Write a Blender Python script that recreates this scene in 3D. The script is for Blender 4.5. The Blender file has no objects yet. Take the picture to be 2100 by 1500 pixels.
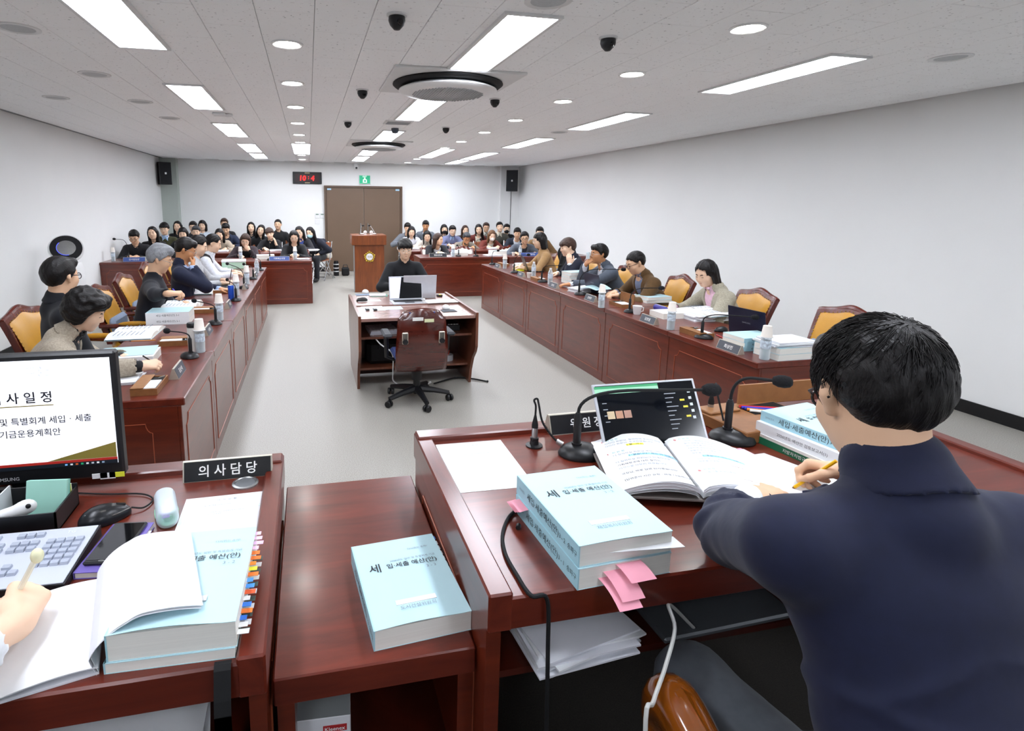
import bpy, bmesh, math, random
import numpy as np
from mathutils import Vector, Matrix
random.seed(7)
SC = bpy.context.scene
COL = SC.collection

# ------------------------------------------------------------------ camera
W_PX, H_PX = 2100, 1500
F_PX, CX, CY = 1148.07, 886.5, 612.24
PITCH, YAW, ROLL = 0.168648, 0.217, 0.009257
EYE = np.array([0.0, 0.0, 1.75])
_cp, _sp, _cy, _sy = math.cos(PITCH), math.sin(PITCH), math.cos(YAW), math.sin(YAW)
_fw = np.array([_sy*_cp, _cy*_cp, -_sp]); _r = np.array([_cy, -_sy, 0.0]); _u = np.cross(_r, _fw)
_r2 = math.cos(ROLL)*_r + math.sin(ROLL)*_u; _u2 = -math.sin(ROLL)*_r + math.cos(ROLL)*_u
cam_d = bpy.data.cameras.new('camera'); cam = bpy.data.objects.new('camera', cam_d); COL.objects.link(cam)
cam_d.sensor_fit = 'HORIZONTAL'; cam_d.sensor_width = 36.0; cam_d.lens = F_PX/W_PX*36.0
cam_d.shift_x = (W_PX/2-CX)/W_PX; cam_d.shift_y = (CY-H_PX/2)/W_PX
cam_d.clip_start = 0.02; cam_d.clip_end = 100
cam.matrix_world = Matrix(((_r2[0], _u2[0], -_fw[0], EYE[0]), (_r2[1], _u2[1], -_fw[1], EYE[1]), (_r2[2], _u2[2], -_fw[2], EYE[2]), (0, 0, 0, 1)))
SC.camera = cam

def ray(px, py):
    return _fw + _r2*(px-CX)/F_PX - _u2*(py-CY)/F_PX
def atz(px, py, z):      # the point of a horizontal plane seen at a pixel of the photograph
    a = ray(px, py); return EYE + a*((z-EYE[2])/a[2])
def aty(px, py, y):
    a = ray(px, py); return EYE + a*(y/a[1])
def atx(px, py, x):
    a = ray(px, py); return EYE + a*(x/a[0])

# ------------------------------------------------------------------ world and exposure
wd = bpy.data.worlds.new('world'); SC.world = wd; wd.use_nodes = True
wd.node_tree.nodes['Background'].inputs[0].default_value = (0.8, 0.85, 0.9, 1)
wd.node_tree.nodes['Background'].inputs[1].default_value = 0.15
SC.view_settings.view_transform = 'Standard'; SC.view_settings.look = 'None'
SC.view_settings.gamma = 1.0; SC.view_settings.use_curve_mapping = False
SC.view_settings.exposure = 0.0
PANEL_L, DOWN_L = 25.0, 62.0     # radiance of the ceiling panels and of the downlights

# ------------------------------------------------------------------ materials
def lin(c):
    if isinstance(c, str): c = tuple(int(c[i:i+2], 16) for i in (0, 2, 4))
    o = []
    for v in c[:3]:
        v /= 255.0; o.append(v/12.92 if v <= 0.04045 else ((v+0.055)/1.055)**2.4)
    return (*o, 1.0)
MATS = {}
def mat(name, col, rough=0.55, metal=0.0, spec=0.5, noise=None, bump=None, coat=0.0, trans=0.0, ior=1.45, emit=0.0, sheen=0.0, alpha=1.0):
    if name in MATS: return MATS[name]
    m = bpy.data.materials.new(name); m.use_nodes = True; nt = m.node_tree; b = nt.nodes['Principled BSDF']
    c = lin(col)
    b.inputs['Base Color'].default_value = c; b.inputs['Roughness'].default_value = rough
    b.inputs['Metallic'].default_value = metal; b.inputs['Specular IOR Level'].default_value = spec
    b.inputs['IOR'].default_value = ior; b.inputs['Coat Weight'].default_value = coat; b.inputs['Coat Roughness'].default_value = 0.12
    b.inputs['Transmission Weight'].default_value = trans; b.inputs['Alpha'].default_value = alpha
    if sheen: b.inputs['Sheen Weight'].default_value = sheen
    if emit: b.inputs['Emission Color'].default_value = c; b.inputs['Emission Strength'].default_value = emit
    if noise or bump:
        tc = nt.nodes.new('ShaderNodeTexCoord')
    if noise:      # (scale, amount) or (scale, amount, stretch xyz)
        n = nt.nodes.new('ShaderNodeTexNoise'); n.inputs['Scale'].default_value = noise[0]; n.inputs['Detail'].default_value = 5
        mp = nt.nodes.new('ShaderNodeMapping'); nt.links.new(tc.outputs['Object'], mp.inputs[0]); nt.links.new(mp.outputs[0], n.inputs[0])
        if len(noise) > 2: mp.inputs['Scale'].default_value = noise[2]
        r = nt.nodes.new('ShaderNodeValToRGB'); a = noise[1]
        r.color_ramp.elements[0].position = 0.3; r.color_ramp.elements[1].position = 0.7
        r.color_ramp.elements[0].color = (*[max(0, v*(1-a)) for v in c[:3]], 1); r.color_ramp.elements[1].color = (*[min(1, v*(1+a)) for v in c[:3]], 1)
        nt.links.new(n.outputs[0], r.inputs[0]); nt.links.new(r.outputs[0], b.inputs['Base Color'])
    if bump:
        n = nt.nodes.new('ShaderNodeTexNoise'); n.inputs['Scale'].default_value = bump[0]; n.inputs['Detail'].default_value = 3
        mp = nt.nodes.new('ShaderNodeMapping'); nt.links.new(tc.outputs['Object'], mp.inputs[0]); nt.links.new(mp.outputs[0], n.inputs[0])
        if len(bump) > 2: mp.inputs['Scale'].default_value = bump[2]
        bp = nt.nodes.new('ShaderNodeBump'); bp.inputs['Strength'].default_value = bump[1]; bp.inputs['Distance'].default_value = 0.01
        nt.links.new(n.outputs[0], bp.inputs['Height']); nt.links.new(bp.outputs[0], b.inputs['Normal'])
    MATS[name] = m
    return m
def wood(name, dark, light, stretch, rough=0.28, scale=3.0, coat=0.3):
    if name in MATS: return MATS[name]
    m = bpy.data.materials.new(name); m.use_nodes = True; nt = m.node_tree; b = nt.nodes['Principled BSDF']
    tc = nt.nodes.new('ShaderNodeTexCoord'); mp = nt.nodes.new('ShaderNodeMapping'); mp.inputs['Scale'].default_value = stretch
    n = nt.nodes.new('ShaderNodeTexNoise'); n.inputs['Scale'].default_value = scale; n.inputs['Detail'].default_value = 9; n.inputs['Roughness'].default_value = 0.62; n.inputs['Distortion'].default_value = 0.6
    r = nt.nodes.new('ShaderNodeValToRGB'); r.color_ramp.elements[0].position = 0.3; r.color_ramp.elements[1].position = 0.72
    r.color_ramp.elements[0].color = lin(dark); r.color_ramp.elements[1].color = lin(light)
    nt.links.new(tc.outputs['Object'], mp.inputs[0]); nt.links.new(mp.outputs[0], n.inputs[0]); nt.links.new(n.outputs[0], r.inputs[0]); nt.links.new(r.outputs[0], b.inputs['Base Color'])
    b.inputs['Roughness'].default_value = rough; b.inputs['Coat Weight'].default_value = coat; b.inputs['Coat Roughness'].default_value = 0.15
    MATS[name] = m
    return m
def speckle(name, base, dots, scale, lo, hi, rough, bumpv=0.0, spec=0.5):
    m = bpy.data.materials.new(name); m.use_nodes = True; nt = m.node_tree; b = nt.nodes['Principled BSDF']
    tc = nt.nodes.new('ShaderNodeTexCoord'); n = nt.nodes.new('ShaderNodeTexNoise'); n.inputs['Scale'].default_value = scale; n.inputs['Detail'].default_value = 2
    r = nt.nodes.new('ShaderNodeValToRGB'); r.color_ramp.elements[0].position = lo; r.color_ramp.elements[1].position = hi
    r.color_ramp.elements[0].color = lin(dots); r.color_ramp.elements[1].color = lin(base)
    geo = nt.nodes.new('ShaderNodeNewGeometry')
    nt.links.new(geo.outputs['Position'], n.inputs[0]); nt.links.new(n.outputs[0], r.inputs[0]); nt.links.new(r.outputs[0], b.inputs['Base Color'])
    b.inputs['Roughness'].default_value = rough; b.inputs['Specular IOR Level'].default_value = spec
    if bumpv:
        bp = nt.nodes.new('ShaderNodeBump'); bp.inputs['Strength'].default_value = bumpv; bp.inputs['Distance'].default_value = 0.004
        nt.links.new(n.outputs[0], bp.inputs['Height']); nt.links.new(bp.outputs[0], b.inputs['Normal'])
    MATS[name] = m
    return m
def clearmat(name, tint=(245, 250, 252), rough=0.05, amount=0.75):
    if name in MATS: return MATS[name]
    m = bpy.data.materials.new(name); m.use_nodes = True; nt = m.node_tree; nt.nodes.clear()
    o = nt.nodes.new('ShaderNodeOutputMaterial'); mx = nt.nodes.new('ShaderNodeMixShader'); t = nt.nodes.new('ShaderNodeBsdfTransparent'); g = nt.nodes.new('ShaderNodeBsdfPrincipled')
    fr = nt.nodes.new('ShaderNodeLayerWeight'); fr.inputs[0].default_value = 0.5
    mr = nt.nodes.new('ShaderNodeMapRange'); mr.inputs[3].default_value = 1-amount; mr.inputs[4].default_value = 0.95
    g.inputs['Base Color'].default_value = lin(tint); g.inputs['Roughness'].default_value = rough; t.inputs[0].default_value = lin(tint)
    nt.links.new(fr.outputs['Facing'], mr.inputs[0]); nt.links.new(mr.outputs[0], mx.inputs[0]); nt.links.new(t.outputs[0], mx.inputs[1]); nt.links.new(g.outputs[0], mx.inputs[2]); nt.links.new(mx.outputs[0], o.inputs[0])
    MATS[name] = m
    return m

# ------------------------------------------------------------------ objects
def setp(o, label=None, cat=None, group=None, kind=None):
    if label: o['label'] = label
    if cat: o['category'] = cat
    if group: o['group'] = group
    if kind: o['kind'] = kind
    return o
def thing(name, label, cat, loc=(0, 0, 0), rz=0.0, group=None):
    o = bpy.data.objects.new(name, None); COL.objects.link(o); o.empty_display_size = 0.05
    o.location = [float(v) for v in loc]; o.rotation_euler = (0, 0, rz)
    return setp(o, label, cat, group)
def mesh_obj(name, me, m=None, parent=None, smooth=False):
    if m is not None:
        me.materials.clear()
        for x in (m if isinstance(m, (list, tuple)) else [m]): me.materials.append(x)
    if smooth: me.shade_smooth()
    o = bpy.data.objects.new(name, me); COL.objects.link(o)
    if parent is not None: o.parent = parent
    return o
def clone(root, loc, rz=None, label=None, group=None, hide=()):
    r = root.copy(); COL.objects.link(r); r.location = [float(v) for v in loc]
    if rz is not None: r.rotation_euler = (0, 0, rz)
    if label: r['label'] = label
    if group: r['group'] = group
    for ch in [c for c in SC.objects if c.parent == root]:
        if ch.name.split('.')[0] in hide: continue
        c = ch.copy(); COL.objects.link(c); c.parent = r
        for g in [q for q in SC.objects if q.parent == ch]:
            d = g.copy(); COL.objects.link(d); d.parent = c
    return r

class MB:
    """collects boxes, tubes, lathes and prisms into one mesh"""
    def __init__(s): s.v = []; s.f = []; s.mi = []; s.cur = 0
    def add(s, vs, fs):
        n = len(s.v); s.v += [tuple(float(c) for c in p) for p in vs]; s.f += [[i+n for i in f] for f in fs]; s.mi += [s.cur]*len(fs); return s
    def box(s, x0, x1, y0, y1, z0, z1, bev=0.0, R=None, T=(0, 0, 0)):
        if bev <= 0:
            vs = [(x, y, z) for x in (x0, x1) for y in (y0, y1) for z in (z0, z1)]
            fs = [(0, 1, 3, 2), (4, 6, 7, 5), (0, 4, 5, 1), (2, 3, 7, 6), (0, 2, 6, 4), (1, 5, 7, 3)]
        else:
            b = min(bev, (x1-x0)/2.01, (y1-y0)/2.01, (z1-z0)/2.01); vs = []; idx = {}
            for i, (xa, xs) in enumerate(((x0, 1), (x1, -1))):
                for j, (ya, ys) in enumerate(((y0, 1), (y1, -1))):
                    for k, (za, zs) in enumerate(((z0, 1), (z1, -1))):
                        idx[i, j, k] = len(vs)
                        vs += [(xa, ya+ys*b, za+zs*b), (xa+xs*b, ya, za+zs*b), (xa+xs*b, ya+ys*b, za)]
            fs = []
            I = idx
            for i in (0, 1):
                q = [I[i, 0, 0], I[i, 1, 0], I[i, 1, 1], I[i, 0, 1]]; fs.append(q if i else q[::-1])
                q = [I[0, i, 0]+1, I[0, i, 1]+1, I[1, i, 1]+1, I[1, i, 0]+1]; fs.append(q if i else q[::-1])
                q = [I[0, 0, i]+2, I[1, 0, i]+2, I[1, 1, i]+2, I[0, 1, i]+2]; fs.append(q if i else q[::-1])
            for a in (0, 1):
                for c in (0, 1):
                    fs += [[I[a, c, 0], I[a, c, 1], I[a, c, 1]+1, I[a, c, 0]+1], [I[a, 0, c], I[a, 1, c], I[a, 1, c]+2, I[a, 0, c]+2], [I[0, a, c]+1, I[1, a, c]+1, I[1, a, c]+2, I[0, a, c]+2]]
            for k in I.values(): fs.append([k, k+1, k+2])
        if R is not None: vs = [Vector(R @ Vector(p))+Vector(T) for p in vs]
        elif any(T): vs = [(p[0]+T[0], p[1]+T[1], p[2]+T[2]) for p in vs]
        return s.add(vs, fs)
    def tube(s, pts, r, n=8, cap=True, closed=False):
        P = [Vector([float(c) for c in p]) for p in pts]; m = len(P); rs = r if isinstance(r, (list, tuple)) else [r]*m
        vs = []; prev = None
        for i in range(m):
            if closed: t = (P[(i+1) % m]-P[i-1])
            else: t = P[min(i+1, m-1)]-P[max(i-1, 0)]
            t.normalize()
            if prev is None:
                a = Vector((0, 0, 1)) if abs(t.z) < 0.9 else Vector((1, 0, 0)); nx = t.cross(a).normalized()
            else:
                nx = prev-t*prev.dot(t)
                nx = nx.normalized() if nx.length > 1e-6 else t.orthogonal().normalized()
            prev = nx; ny = t.cross(nx)
            for k in range(n):
                a = 2*math.pi*k/n; vs.append(P[i]+(nx*math.cos(a)+ny*math.sin(a))*rs[i])
        fs = []
        for i in range(m if closed else m-1):
            j = (i+1) % m
            for k in range(n): fs.append((i*n+k, i*n+(k+1) % n, j*n+(k+1) % n, j*n+k))
        if cap and not closed: fs += [list(range(n))[::-1], [(m-1)*n+k for k in range(n)]]
        return s.add(vs, fs)
    def lathe(s, prof, n=20, T=(0, 0, 0), sx=1.0, sy=1.0, R=None, cap=True):
        vs = []; fs = []
        for (r, z) in prof:
            for k in range(n):
                a = 2*math.pi*k/n; p = Vector((r*sx*math.cos(a), r*sy*math.sin(a), z))
                if R is not None: p = R @ p
                vs.append((p.x+T[0], p.y+T[1], p.z+T[2]))
        m = len(prof)
        for i in range(m-1):
            for k in range(n): fs.append((i*n+k, i*n+(k+1) % n, (i+1)*n+(k+1) % n, (i+1)*n+k))
        if cap: fs += [list(range(n))[::-1], [(m-1)*n+k for k in range(n)]]
        return s.add(vs, fs)
    def prism(s, poly, axis, a, b):
        """extrude a 2D polygon along an axis: axis x -> poly in (y,z), y -> (x,z), z -> (x,y)"""
        n = len(poly); vs = []
        for t in (a, b):
            for (p, q) in poly: vs.append({'x': (t, p, q), 'y': (p, t, q), 'z': (p, q, t)}[axis])
        fs = [list(range(n))[::-1], [n+i for i in range(n)]]+[(i, (i+1) % n, n+(i+1) % n, n+i) for i in range(n)]
        return s.add(vs, fs)
    def quad(s, *p): return s.add(p, [tuple(range(len(p)))])
    def sphere(s, c, r, n=12, m=8, R=None):
        rr = r if isinstance(r, (tuple, list)) else (r, r, r); vs = []; fs = []
        for i in range(m+1):
            th = math.pi*i/m
            for k in range(n):
                a = 2*math.pi*k/n; p = Vector((rr[0]*math.sin(th)*math.cos(a), rr[1]*math.sin(th)*math.sin(a), rr[2]*math.cos(th)))
                if R is not None: p = R @ p
                vs.append((p.x+c[0], p.y+c[1], p.z+c[2]))
        for i in range(m):
            for k in range(n): fs.append((i*n+k, (i+1)*n+k, (i+1)*n+(k+1) % n, i*n+(k+1) % n))
        return s.add(vs, fs)
    def grid(s, fn, nu, nv, thick=0.0):
        """surface fn(u,v) for u,v in 0..1; with thick a solid sheet thickened downwards"""
        vs = [fn(i/nu, j/nv) for i in range(nu+1) for j in range(nv+1)]; k = nv+1
        fs = [(i*k+j, (i+1)*k+j, (i+1)*k+j+1, i*k+j+1) for i in range(nu) for j in range(nv)]
        if thick:
            n = len(vs); vs = list(vs)+[(p[0], p[1], p[2]-thick) for p in vs]; fs += [tuple(n+i for i in f)[::-1] for f in fs[:]]
            ring = [i*k for i in range(nu+1)]+[nu*k+j for j in range(1, nv+1)]+[i*k+nv for i in range(nu-1, -1, -1)]+[j for j in range(nv-1, 0, -1)]
            for a, b in zip(ring, ring[1:]+ring[:1]): fs.append((a, n+a, n+b, b)[::-1])
        return s.add(vs, fs)
    def mesh(s, name, fix=True):
        me = bpy.data.meshes.new(name); me.from_pydata(s.v, [], s.f)
        if any(s.mi): me.polygons.foreach_set('material_index', s.mi)
        if fix:
            bm = bmesh.new(); bm.from_mesh(me); bmesh.ops.recalc_face_normals(bm, faces=bm.faces); bm.to_mesh(me); bm.free()
        me.update(); return me
    def build(s, name, m, parent=None, smooth=False, loc=None, rot=None, angle=None):
        me = s.mesh(name); o = mesh_obj(name, me, m, parent, smooth)
        if smooth:
            me.set_sharp_from_angle(angle=angle or math.radians(40))
        if loc is not None: o.location = [float(v) for v in loc]
        if rot is not None: o.rotation_euler = rot
        return o
def smooth(pts, n=6):
    P = [np.array([float(c) for c in p]) for p in pts]; P = [2*P[0]-P[1]]+P+[2*P[-1]-P[-2]]; o = []
    for i in range(1, len(P)-2):
        for k in range(n):
            t = k/n; a, b, c, d = P[i-1:i+3]; o.append(0.5*(2*b+(c-a)*t+(2*a-5*b+4*c-d)*t*t+(3*b-a-3*c+d)*t**3))
    return o+[P[-2]]
def struct(name, mb, m, parent=None):
    o = mb.build(name, m, parent)
    if parent is None: o['kind'] = 'structure'
    return o

_req = []
def text(s, size, m, parent, loc, rot=(0, 0, 0), name='lettering', align='CENTER', bold=0.0, ext=0.0003, shear=0.0, post=None):
    """registers a line of flat lettering; all lines are turned into meshes together by flush_text()"""
    me = bpy.data.meshes.new(name); o = mesh_obj(name, me, m, parent); o.location = [float(v) for v in loc]; o.rotation_euler = rot
    _req.append((me, s, size, align, round(bold, 4), ext, shear, post)); return o
def flush_text():
    for bold in sorted({r[4] for r in _req}):
        strs = sorted({r[1] for r in _req if r[4] == bold})
        cu = bpy.data.curves.new('t', 'FONT'); cu.body = '\n'.join(['|']+strs); cu.size = 1.0; cu.offset = bold; cu.resolution_u = 2; cu.space_line = 3.0; cu.fill_mode = 'FRONT'
        o = bpy.data.objects.new('t', cu); me = bpy.data.meshes.new_from_object(o)
        co = np.empty(len(me.vertices)*3, np.float32); me.vertices.foreach_get('co', co); co = co.reshape(-1, 3)
        tri = np.array([p.vertices[:] for p in me.polygons if len(p.vertices) == 3]); bpy.data.objects.remove(o); bpy.data.curves.remove(cu); bpy.data.meshes.remove(me)
        gap = 3.0; ln = np.rint((0.32-co[:, 1])/gap).astype(int)
        for i, s in enumerate(strs):
            sel = np.where(ln == i+1)[0]; mp = np.full(len(co), -1); mp[sel] = np.arange(len(sel)); f = mp[tri]; f = f[(f >= 0).all(1)]
            if not len(sel): continue
            base = co[sel].copy(); base[:, 1] += gap*(i+1); x0, x1 = base[:, 0].min(), base[:, 0].max(); yc = (base[:, 1].min()+base[:, 1].max())/2
            for (mo, s2, size, align, b2, ext, shear, post) in _req:
                if s2 != s or b2 != bold: continue
                v = base.copy(); v[:, 1] -= yc; v[:, 0] -= {'LEFT': x0, 'RIGHT': x1, 'CENTER': (x0+x1)/2}[align]; v[:, 0] += shear*v[:, 1]; v *= size; v[:, 2] = ext
                if post is not None: v = post(v)
                mo.from_pydata(v.tolist(), [], f.tolist()); mo.update()
def frame(xa, ya, o=(0, 0, 0)):
    """matrix whose x and y axes point along xa, ya"""
    x = Vector([float(c) for c in xa]).normalized(); z = x.cross(Vector([float(c) for c in ya])).normalized(); y = z.cross(x)
    return Matrix(((x.x, y.x, z.x, float(o[0])), (x.y, y.y, z.y, float(o[1])), (x.z, y.z, z.z, float(o[2])), (0, 0, 0, 1)))
RX90 = (math.pi/2, 0, 0)
PI = math.pi

# palette
MAHOG = wood('mahogany_front', '501a0c', '6f2914', (1.2, 1.2, 9), 0.3, 2.2, 0.45)
MAHOG_H = wood('mahogany_top', '4e190e', '762d1c', (1.2, 9, 9), 0.3, 2.0, 0.35)
MAHOG_V = wood('mahogany_top_lengthwise', '4e190e', '762d1c', (9, 1.2, 9), 0.3, 2.0, 0.35)
LECT = wood('lectern_wood', '6b3311', '8d4a1c', (9, 9, 0.9), 0.35, 2.5)
INLAY = mat('inlay_line', 'a5553a', 0.3)
DARKWOOD = wood('dark_wood', '2f0d07', '481509', (2, 2, 8), 0.35)
CHAIRWOOD = wood('carved_chair_wood', '451109', '6c2314', (6, 6, 1.5), 0.25)
BROWNBOX = mat('brown_box_wood', '8b5c34', 0.5, noise=(30, 0.12))
LEATHER = mat('mustard_leather', 'c08a26', 0.38, noise=(6, 0.1), bump=(160, 0.12))
BLUEGREY = mat('blue_grey_fabric', '8c9bb0', 0.85, noise=(60, 0.08))
BRASS = mat('brass', 'c9a552', 0.3, 0.9)
BLACKP = mat('black_plastic', '16171a', 0.38, noise=(40, 0.15))
BLACKM = mat('black_matte', '0e0f11', 0.75, noise=(40, 0.15))
FOAM = mat('black_foam', '121316', 0.95, bump=(400, 0.6))
CHROME = mat('chrome', 'd0d3d6', 0.18, 1.0, noise=(8, 0.03))
STEEL = mat('brushed_steel', 'aeb0b0', 0.35, 0.9, noise=(30, 0.05))
ALU = mat('aluminium', 'c9c4b6', 0.4, 0.6, noise=(30, 0.04))
WHITEP = mat('white_plastic', 'e9eaea', 0.35, noise=(10, 0.02))
PAPER = mat('paper', 'e9ebed', 0.8, noise=(14, 0.015))
PAPERB = mat('paper_shaded_stock', 'e4e6ec', 0.8, noise=(14, 0.02))
PAGES = mat('page_edges', 'eeece4', 0.85, noise=(4, 0.04, (1, 1, 150)))
COVER = mat('pale_blue_cover', 'bddfe7', 0.5, noise=(8, 0.02))
SPINE = mat('pale_blue_spine', 'a8d4e0', 0.5, noise=(8, 0.03))
INK = mat('dark_ink', '2c3036', 0.7, noise=(50, 0.1))
INKB = mat('faded_ink', '7c8c9c', 0.7, noise=(50, 0.1))
INKL = mat('light_blue_ink', '3ea7d8', 0.7, noise=(50, 0.1))
WHITE_INK = mat('white_print', 'f4f4f2', 0.6, noise=(50, 0.02))
PINK = mat('pink_sticky', 'f0a3b4', 0.8, noise=(20, 0.03))
SKINS = [mat('skin_light', 'e2b795', 0.5, noise=(9, 0.05)), mat('skin_fair', 'ecc6a8', 0.5, noise=(9, 0.05)), mat('skin_tan', 'c98f63', 0.5, noise=(9, 0.06))]
LIPS = mat('lips', 'b5645c', 0.45, noise=(60, 0.05))
HAIRB = mat('black_hair', '120f0f', 0.42, bump=(60, 0.35, (6, 1, 1)), noise=(30, 0.3), spec=0.35)
HAIRBR = mat('brown_hair', '3c2519', 0.42, bump=(60, 0.8, (6, 1, 1)), noise=(30, 0.3))
HAIRLB = mat('light_brown_hair', '6a482c', 0.42, bump=(60, 0.8, (6, 1, 1)), noise=(30, 0.3))
HAIRG = mat('silver_hair', '8d9095', 0.45, bump=(60, 0.8, (6, 1, 1)), noise=(30, 0.25))
HAIRSP = mat('salt_pepper_hair', '3a3c40', 0.45, bump=(60, 0.8, (6, 1, 1)), noise=(30, 0.35))
CLEAR = clearmat('clear_plastic')
# ------------------------------------------------------------------ the room
XL, XR, YB, YF, ZC = -3.33, 5.52, 14.5, -3.0, 2.72
WALL = mat('painted_wall', 'f0f1f0', 0.75, noise=(1.5, 0.012), bump=(250, 0.05))
FLOORM = speckle('vinyl_floor', 'a8a59d', '8b8880', 170, 0.36, 0.56, 0.42, 0.0, 0.4)
TILE = speckle('fissured_ceiling_tile', 'fafbfc', 'c6c7c9', 46, 0.27, 0.35, 0.9, 0.25)
BASEB = mat('black_rubber_base', '141416', 0.5, noise=(20, 0.1))
fl = struct('floor', MB().box(XL-0.1, XR+0.1, YF-0.1, YB+0.1, -0.1, 0), FLOORM)
struct('wall_left', MB().box(XL-0.12, XL, YF, YB, 0, 2.9), WALL)
struct('wall_right', MB().box(XR, XR+0.12, YF, YB, 0, 2.9), WALL)
struct('wall_back', MB().box(XL, XR, YB, YB+0.12, 0, 2.9), WALL)
struct('wall_front', MB().box(XL, XR, YF-0.12, YF, 0, 2.9), WALL)
COLM = mat('grey_green_column', 'b7c0b9', 0.75, noise=(3, 0.02))
struct('trim_1', MB().box(XL+0.001, -2.97, YB-0.22, YB, 0.1, ZC), COLM)
struct('trim_2', MB().box(5.0, XR-0.001, YB-0.12, YB, 0.1, ZC), WALL)
struct('baseboard_right', MB().box(XR-0.012, XR, YF, YB, 0, 0.11), BASEB)
struct('baseboard_left', MB().box(XL, XL+0.012, YF, YB, 0, 0.11), BASEB)
bb = struct('baseboard_back', MB().box(XL, 0.38, YB-0.012, YB, 0, 0.11).box(2.39, XR, YB-0.012, YB, 0, 0.11), BASEB)
# raised platform under the front desks
struct('platform', MB().box(-2.2, 3.0, YF, 1.78, 0, 0.26), mat('dark_carpet', '3a3733', 0.95, noise=(200, 0.2)))
# ceiling: a dark backing with the tiles hung below it, narrow joints between them
ceil = struct('ceiling', MB().box(XL-0.1, XR+0.1, YF-0.1, YB+0.1, ZC+0.012, ZC+0.1), mat('ceiling_joint', '8d8f90', 0.9, noise=(5, 0.05)))
tile_me = MB().box(-0.1485, 0.1485, -0.2985, 0.2985, 0, 0.014, 0.002).mesh('ceiling_tile'); tile_me.materials.append(TILE)
tiles = []
for i in range(-12, 19):
    for j in range(-5, 25):
        x, y = 0.21+0.3*i, 0.2+0.6*j+(0.3 if i % 2 else 0)
        if x-0.15 < XL-0.1 or x+0.15 > XR+0.1 or y < YF or y > YB: continue
        d = np.array([x, y, ZC])-EYE; dep = d@_fw
        if dep > 0.5:
            px, py = CX+F_PX*(d@_r2)/dep, CY-F_PX*(d@_u2)/dep
            vis = -150 < px < 2250 and -150 < py < 360
        else: vis = False
        tiles.append((dep if vis else 100+abs(y), x, y))
tiles.sort()
rest = MB()
for n, (k, x, y) in enumerate(tiles):
    if n < 300 and k < 100:
        o = bpy.data.objects.new('ceiling_tile', tile_me); COL.objects.link(o); o.location = (x, y, ZC); o.parent = ceil
    else:
        rest.box(x-0.1485, x+0.1485, y-0.2985, y+0.2985, ZC, ZC+0.014)
o = rest.build('far_ceiling_tiles', TILE, ceil); o['kind'] = 'stuff'
# door in the back wall
DOORM = mat('brown_steel_door', '6b5746', 0.45, noise=(2, 0.04))
d1 = thing('door_1', None, None, (1.385, YB-0.03, 0)); d1['kind'] = 'structure'
MB().box(-0.985, -0.935, -0.05, 0.03, 0, 2.16).box(0.935, 0.985, -0.05, 0.03, 0, 2.16).box(-0.935, 0.935, -0.05, 0.03, 2.11, 2.16).build('door_frame', mat('door_frame_brown', '5d4a3b', 0.5, noise=(3, 0.04)), d1)
for sx in (-1, 1):
    lf = MB().box(min(sx*0.004, sx*0.932), max(sx*0.004, sx*0.932), -0.03, 0.015, 0.01, 2.105, 0.004).build('door_leaf', DOORM, d1)
    MB().tube([(sx*0.09, -0.03, 0.98), (sx*0.09, -0.085, 0.98), (sx*0.09, -0.085, 1.22), (sx*0.09, -0.03, 1.22)], 0.012).build('door_handle', STEEL, lf, True)
    MB().box(sx*0.86-0.05, sx*0.86+0.05, -0.034, -0.029, 2.05, 2.09).build('door_sticker', mat('pale_blue_sticker', 'a7cfe8', 0.5), lf)

# ------------------------------------------------------------------ ceiling fixtures
LAMPM = mat('lamp_diffuser', 'eff4ff', 0.5, emit=PANEL_L)
DOWNM = mat('downlight_diffuser', 'fffdf8', 0.5, emit=DOWN_L)
FIXW = mat('white_fixture_frame', 'dcdddd', 0.4, noise=(10, 0.02))
rows = {'left': (-1.0, [(-1.9, -0.7), (0.45, 1.65), (2.9, 4.1), (5.3, 6.55), (7.7, 9.13), (10.25, 11.83), (12.2, 13.5)]),
        'middle': (1.17, [(-1.9, -0.7), (0.5, 1.7), (2.93, 4.14), (5.36, 6.75), (7.82, 9.22), (10.47, 11.9), (12.27, 13.6)]),
        'right': (3.46, [(-1.9, -0.7), (0.6, 1.8), (3.18, 4.42), (5.6, 6.98), (8.03, 9.53), (10.54, 12.3), (12.56, 13.75)])}
ordw = ['behind the view', 'over the front desks', 'first', 'second', 'third', 'fourth', 'last and smallest']
def panel_light(x, y0, y1, label, w=0.3):
    t = thing('ceiling_light_panel', label, 'ceiling light', (x, (y0+y1)/2, ZC), 0, 'rectangular ceiling light panels')
    h = (y1-y0)/2; a = w/2
    MB().box(-a-0.022, -a, -h-0.02, h+0.02, -0.014, 0.004).box(a, a+0.022, -h-0.02, h+0.02, -0.014, 0.004).box(-a, a, -h-0.02, -h, -0.014, 0.004).box(-a, a, h, h+0.02, -0.014, 0.004).build('frame', FIXW, t)
    MB().box(-a, a, -h, h, -0.008, 0.002).build('diffuser', LAMPM, t)
for rn, (x, segs) in rows.items():
    for k, (y0, y1) in enumerate(segs):
        lb = f'bright white ceiling panel light, {ordw[k]} in the {rn} row' if k > 1 else f'ceiling panel light {ordw[k]}, {rn} row'
        panel_light(x, y0, y1, lb, 0.28)
panel_light(2.48, 10.1, 12.1, 'bright panel light beside the far end of the right downlight row', 0.28)
panel_light(-0.09, 9.95, 12.0, 'bright panel light in line with the left downlight row', 0.3)
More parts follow.
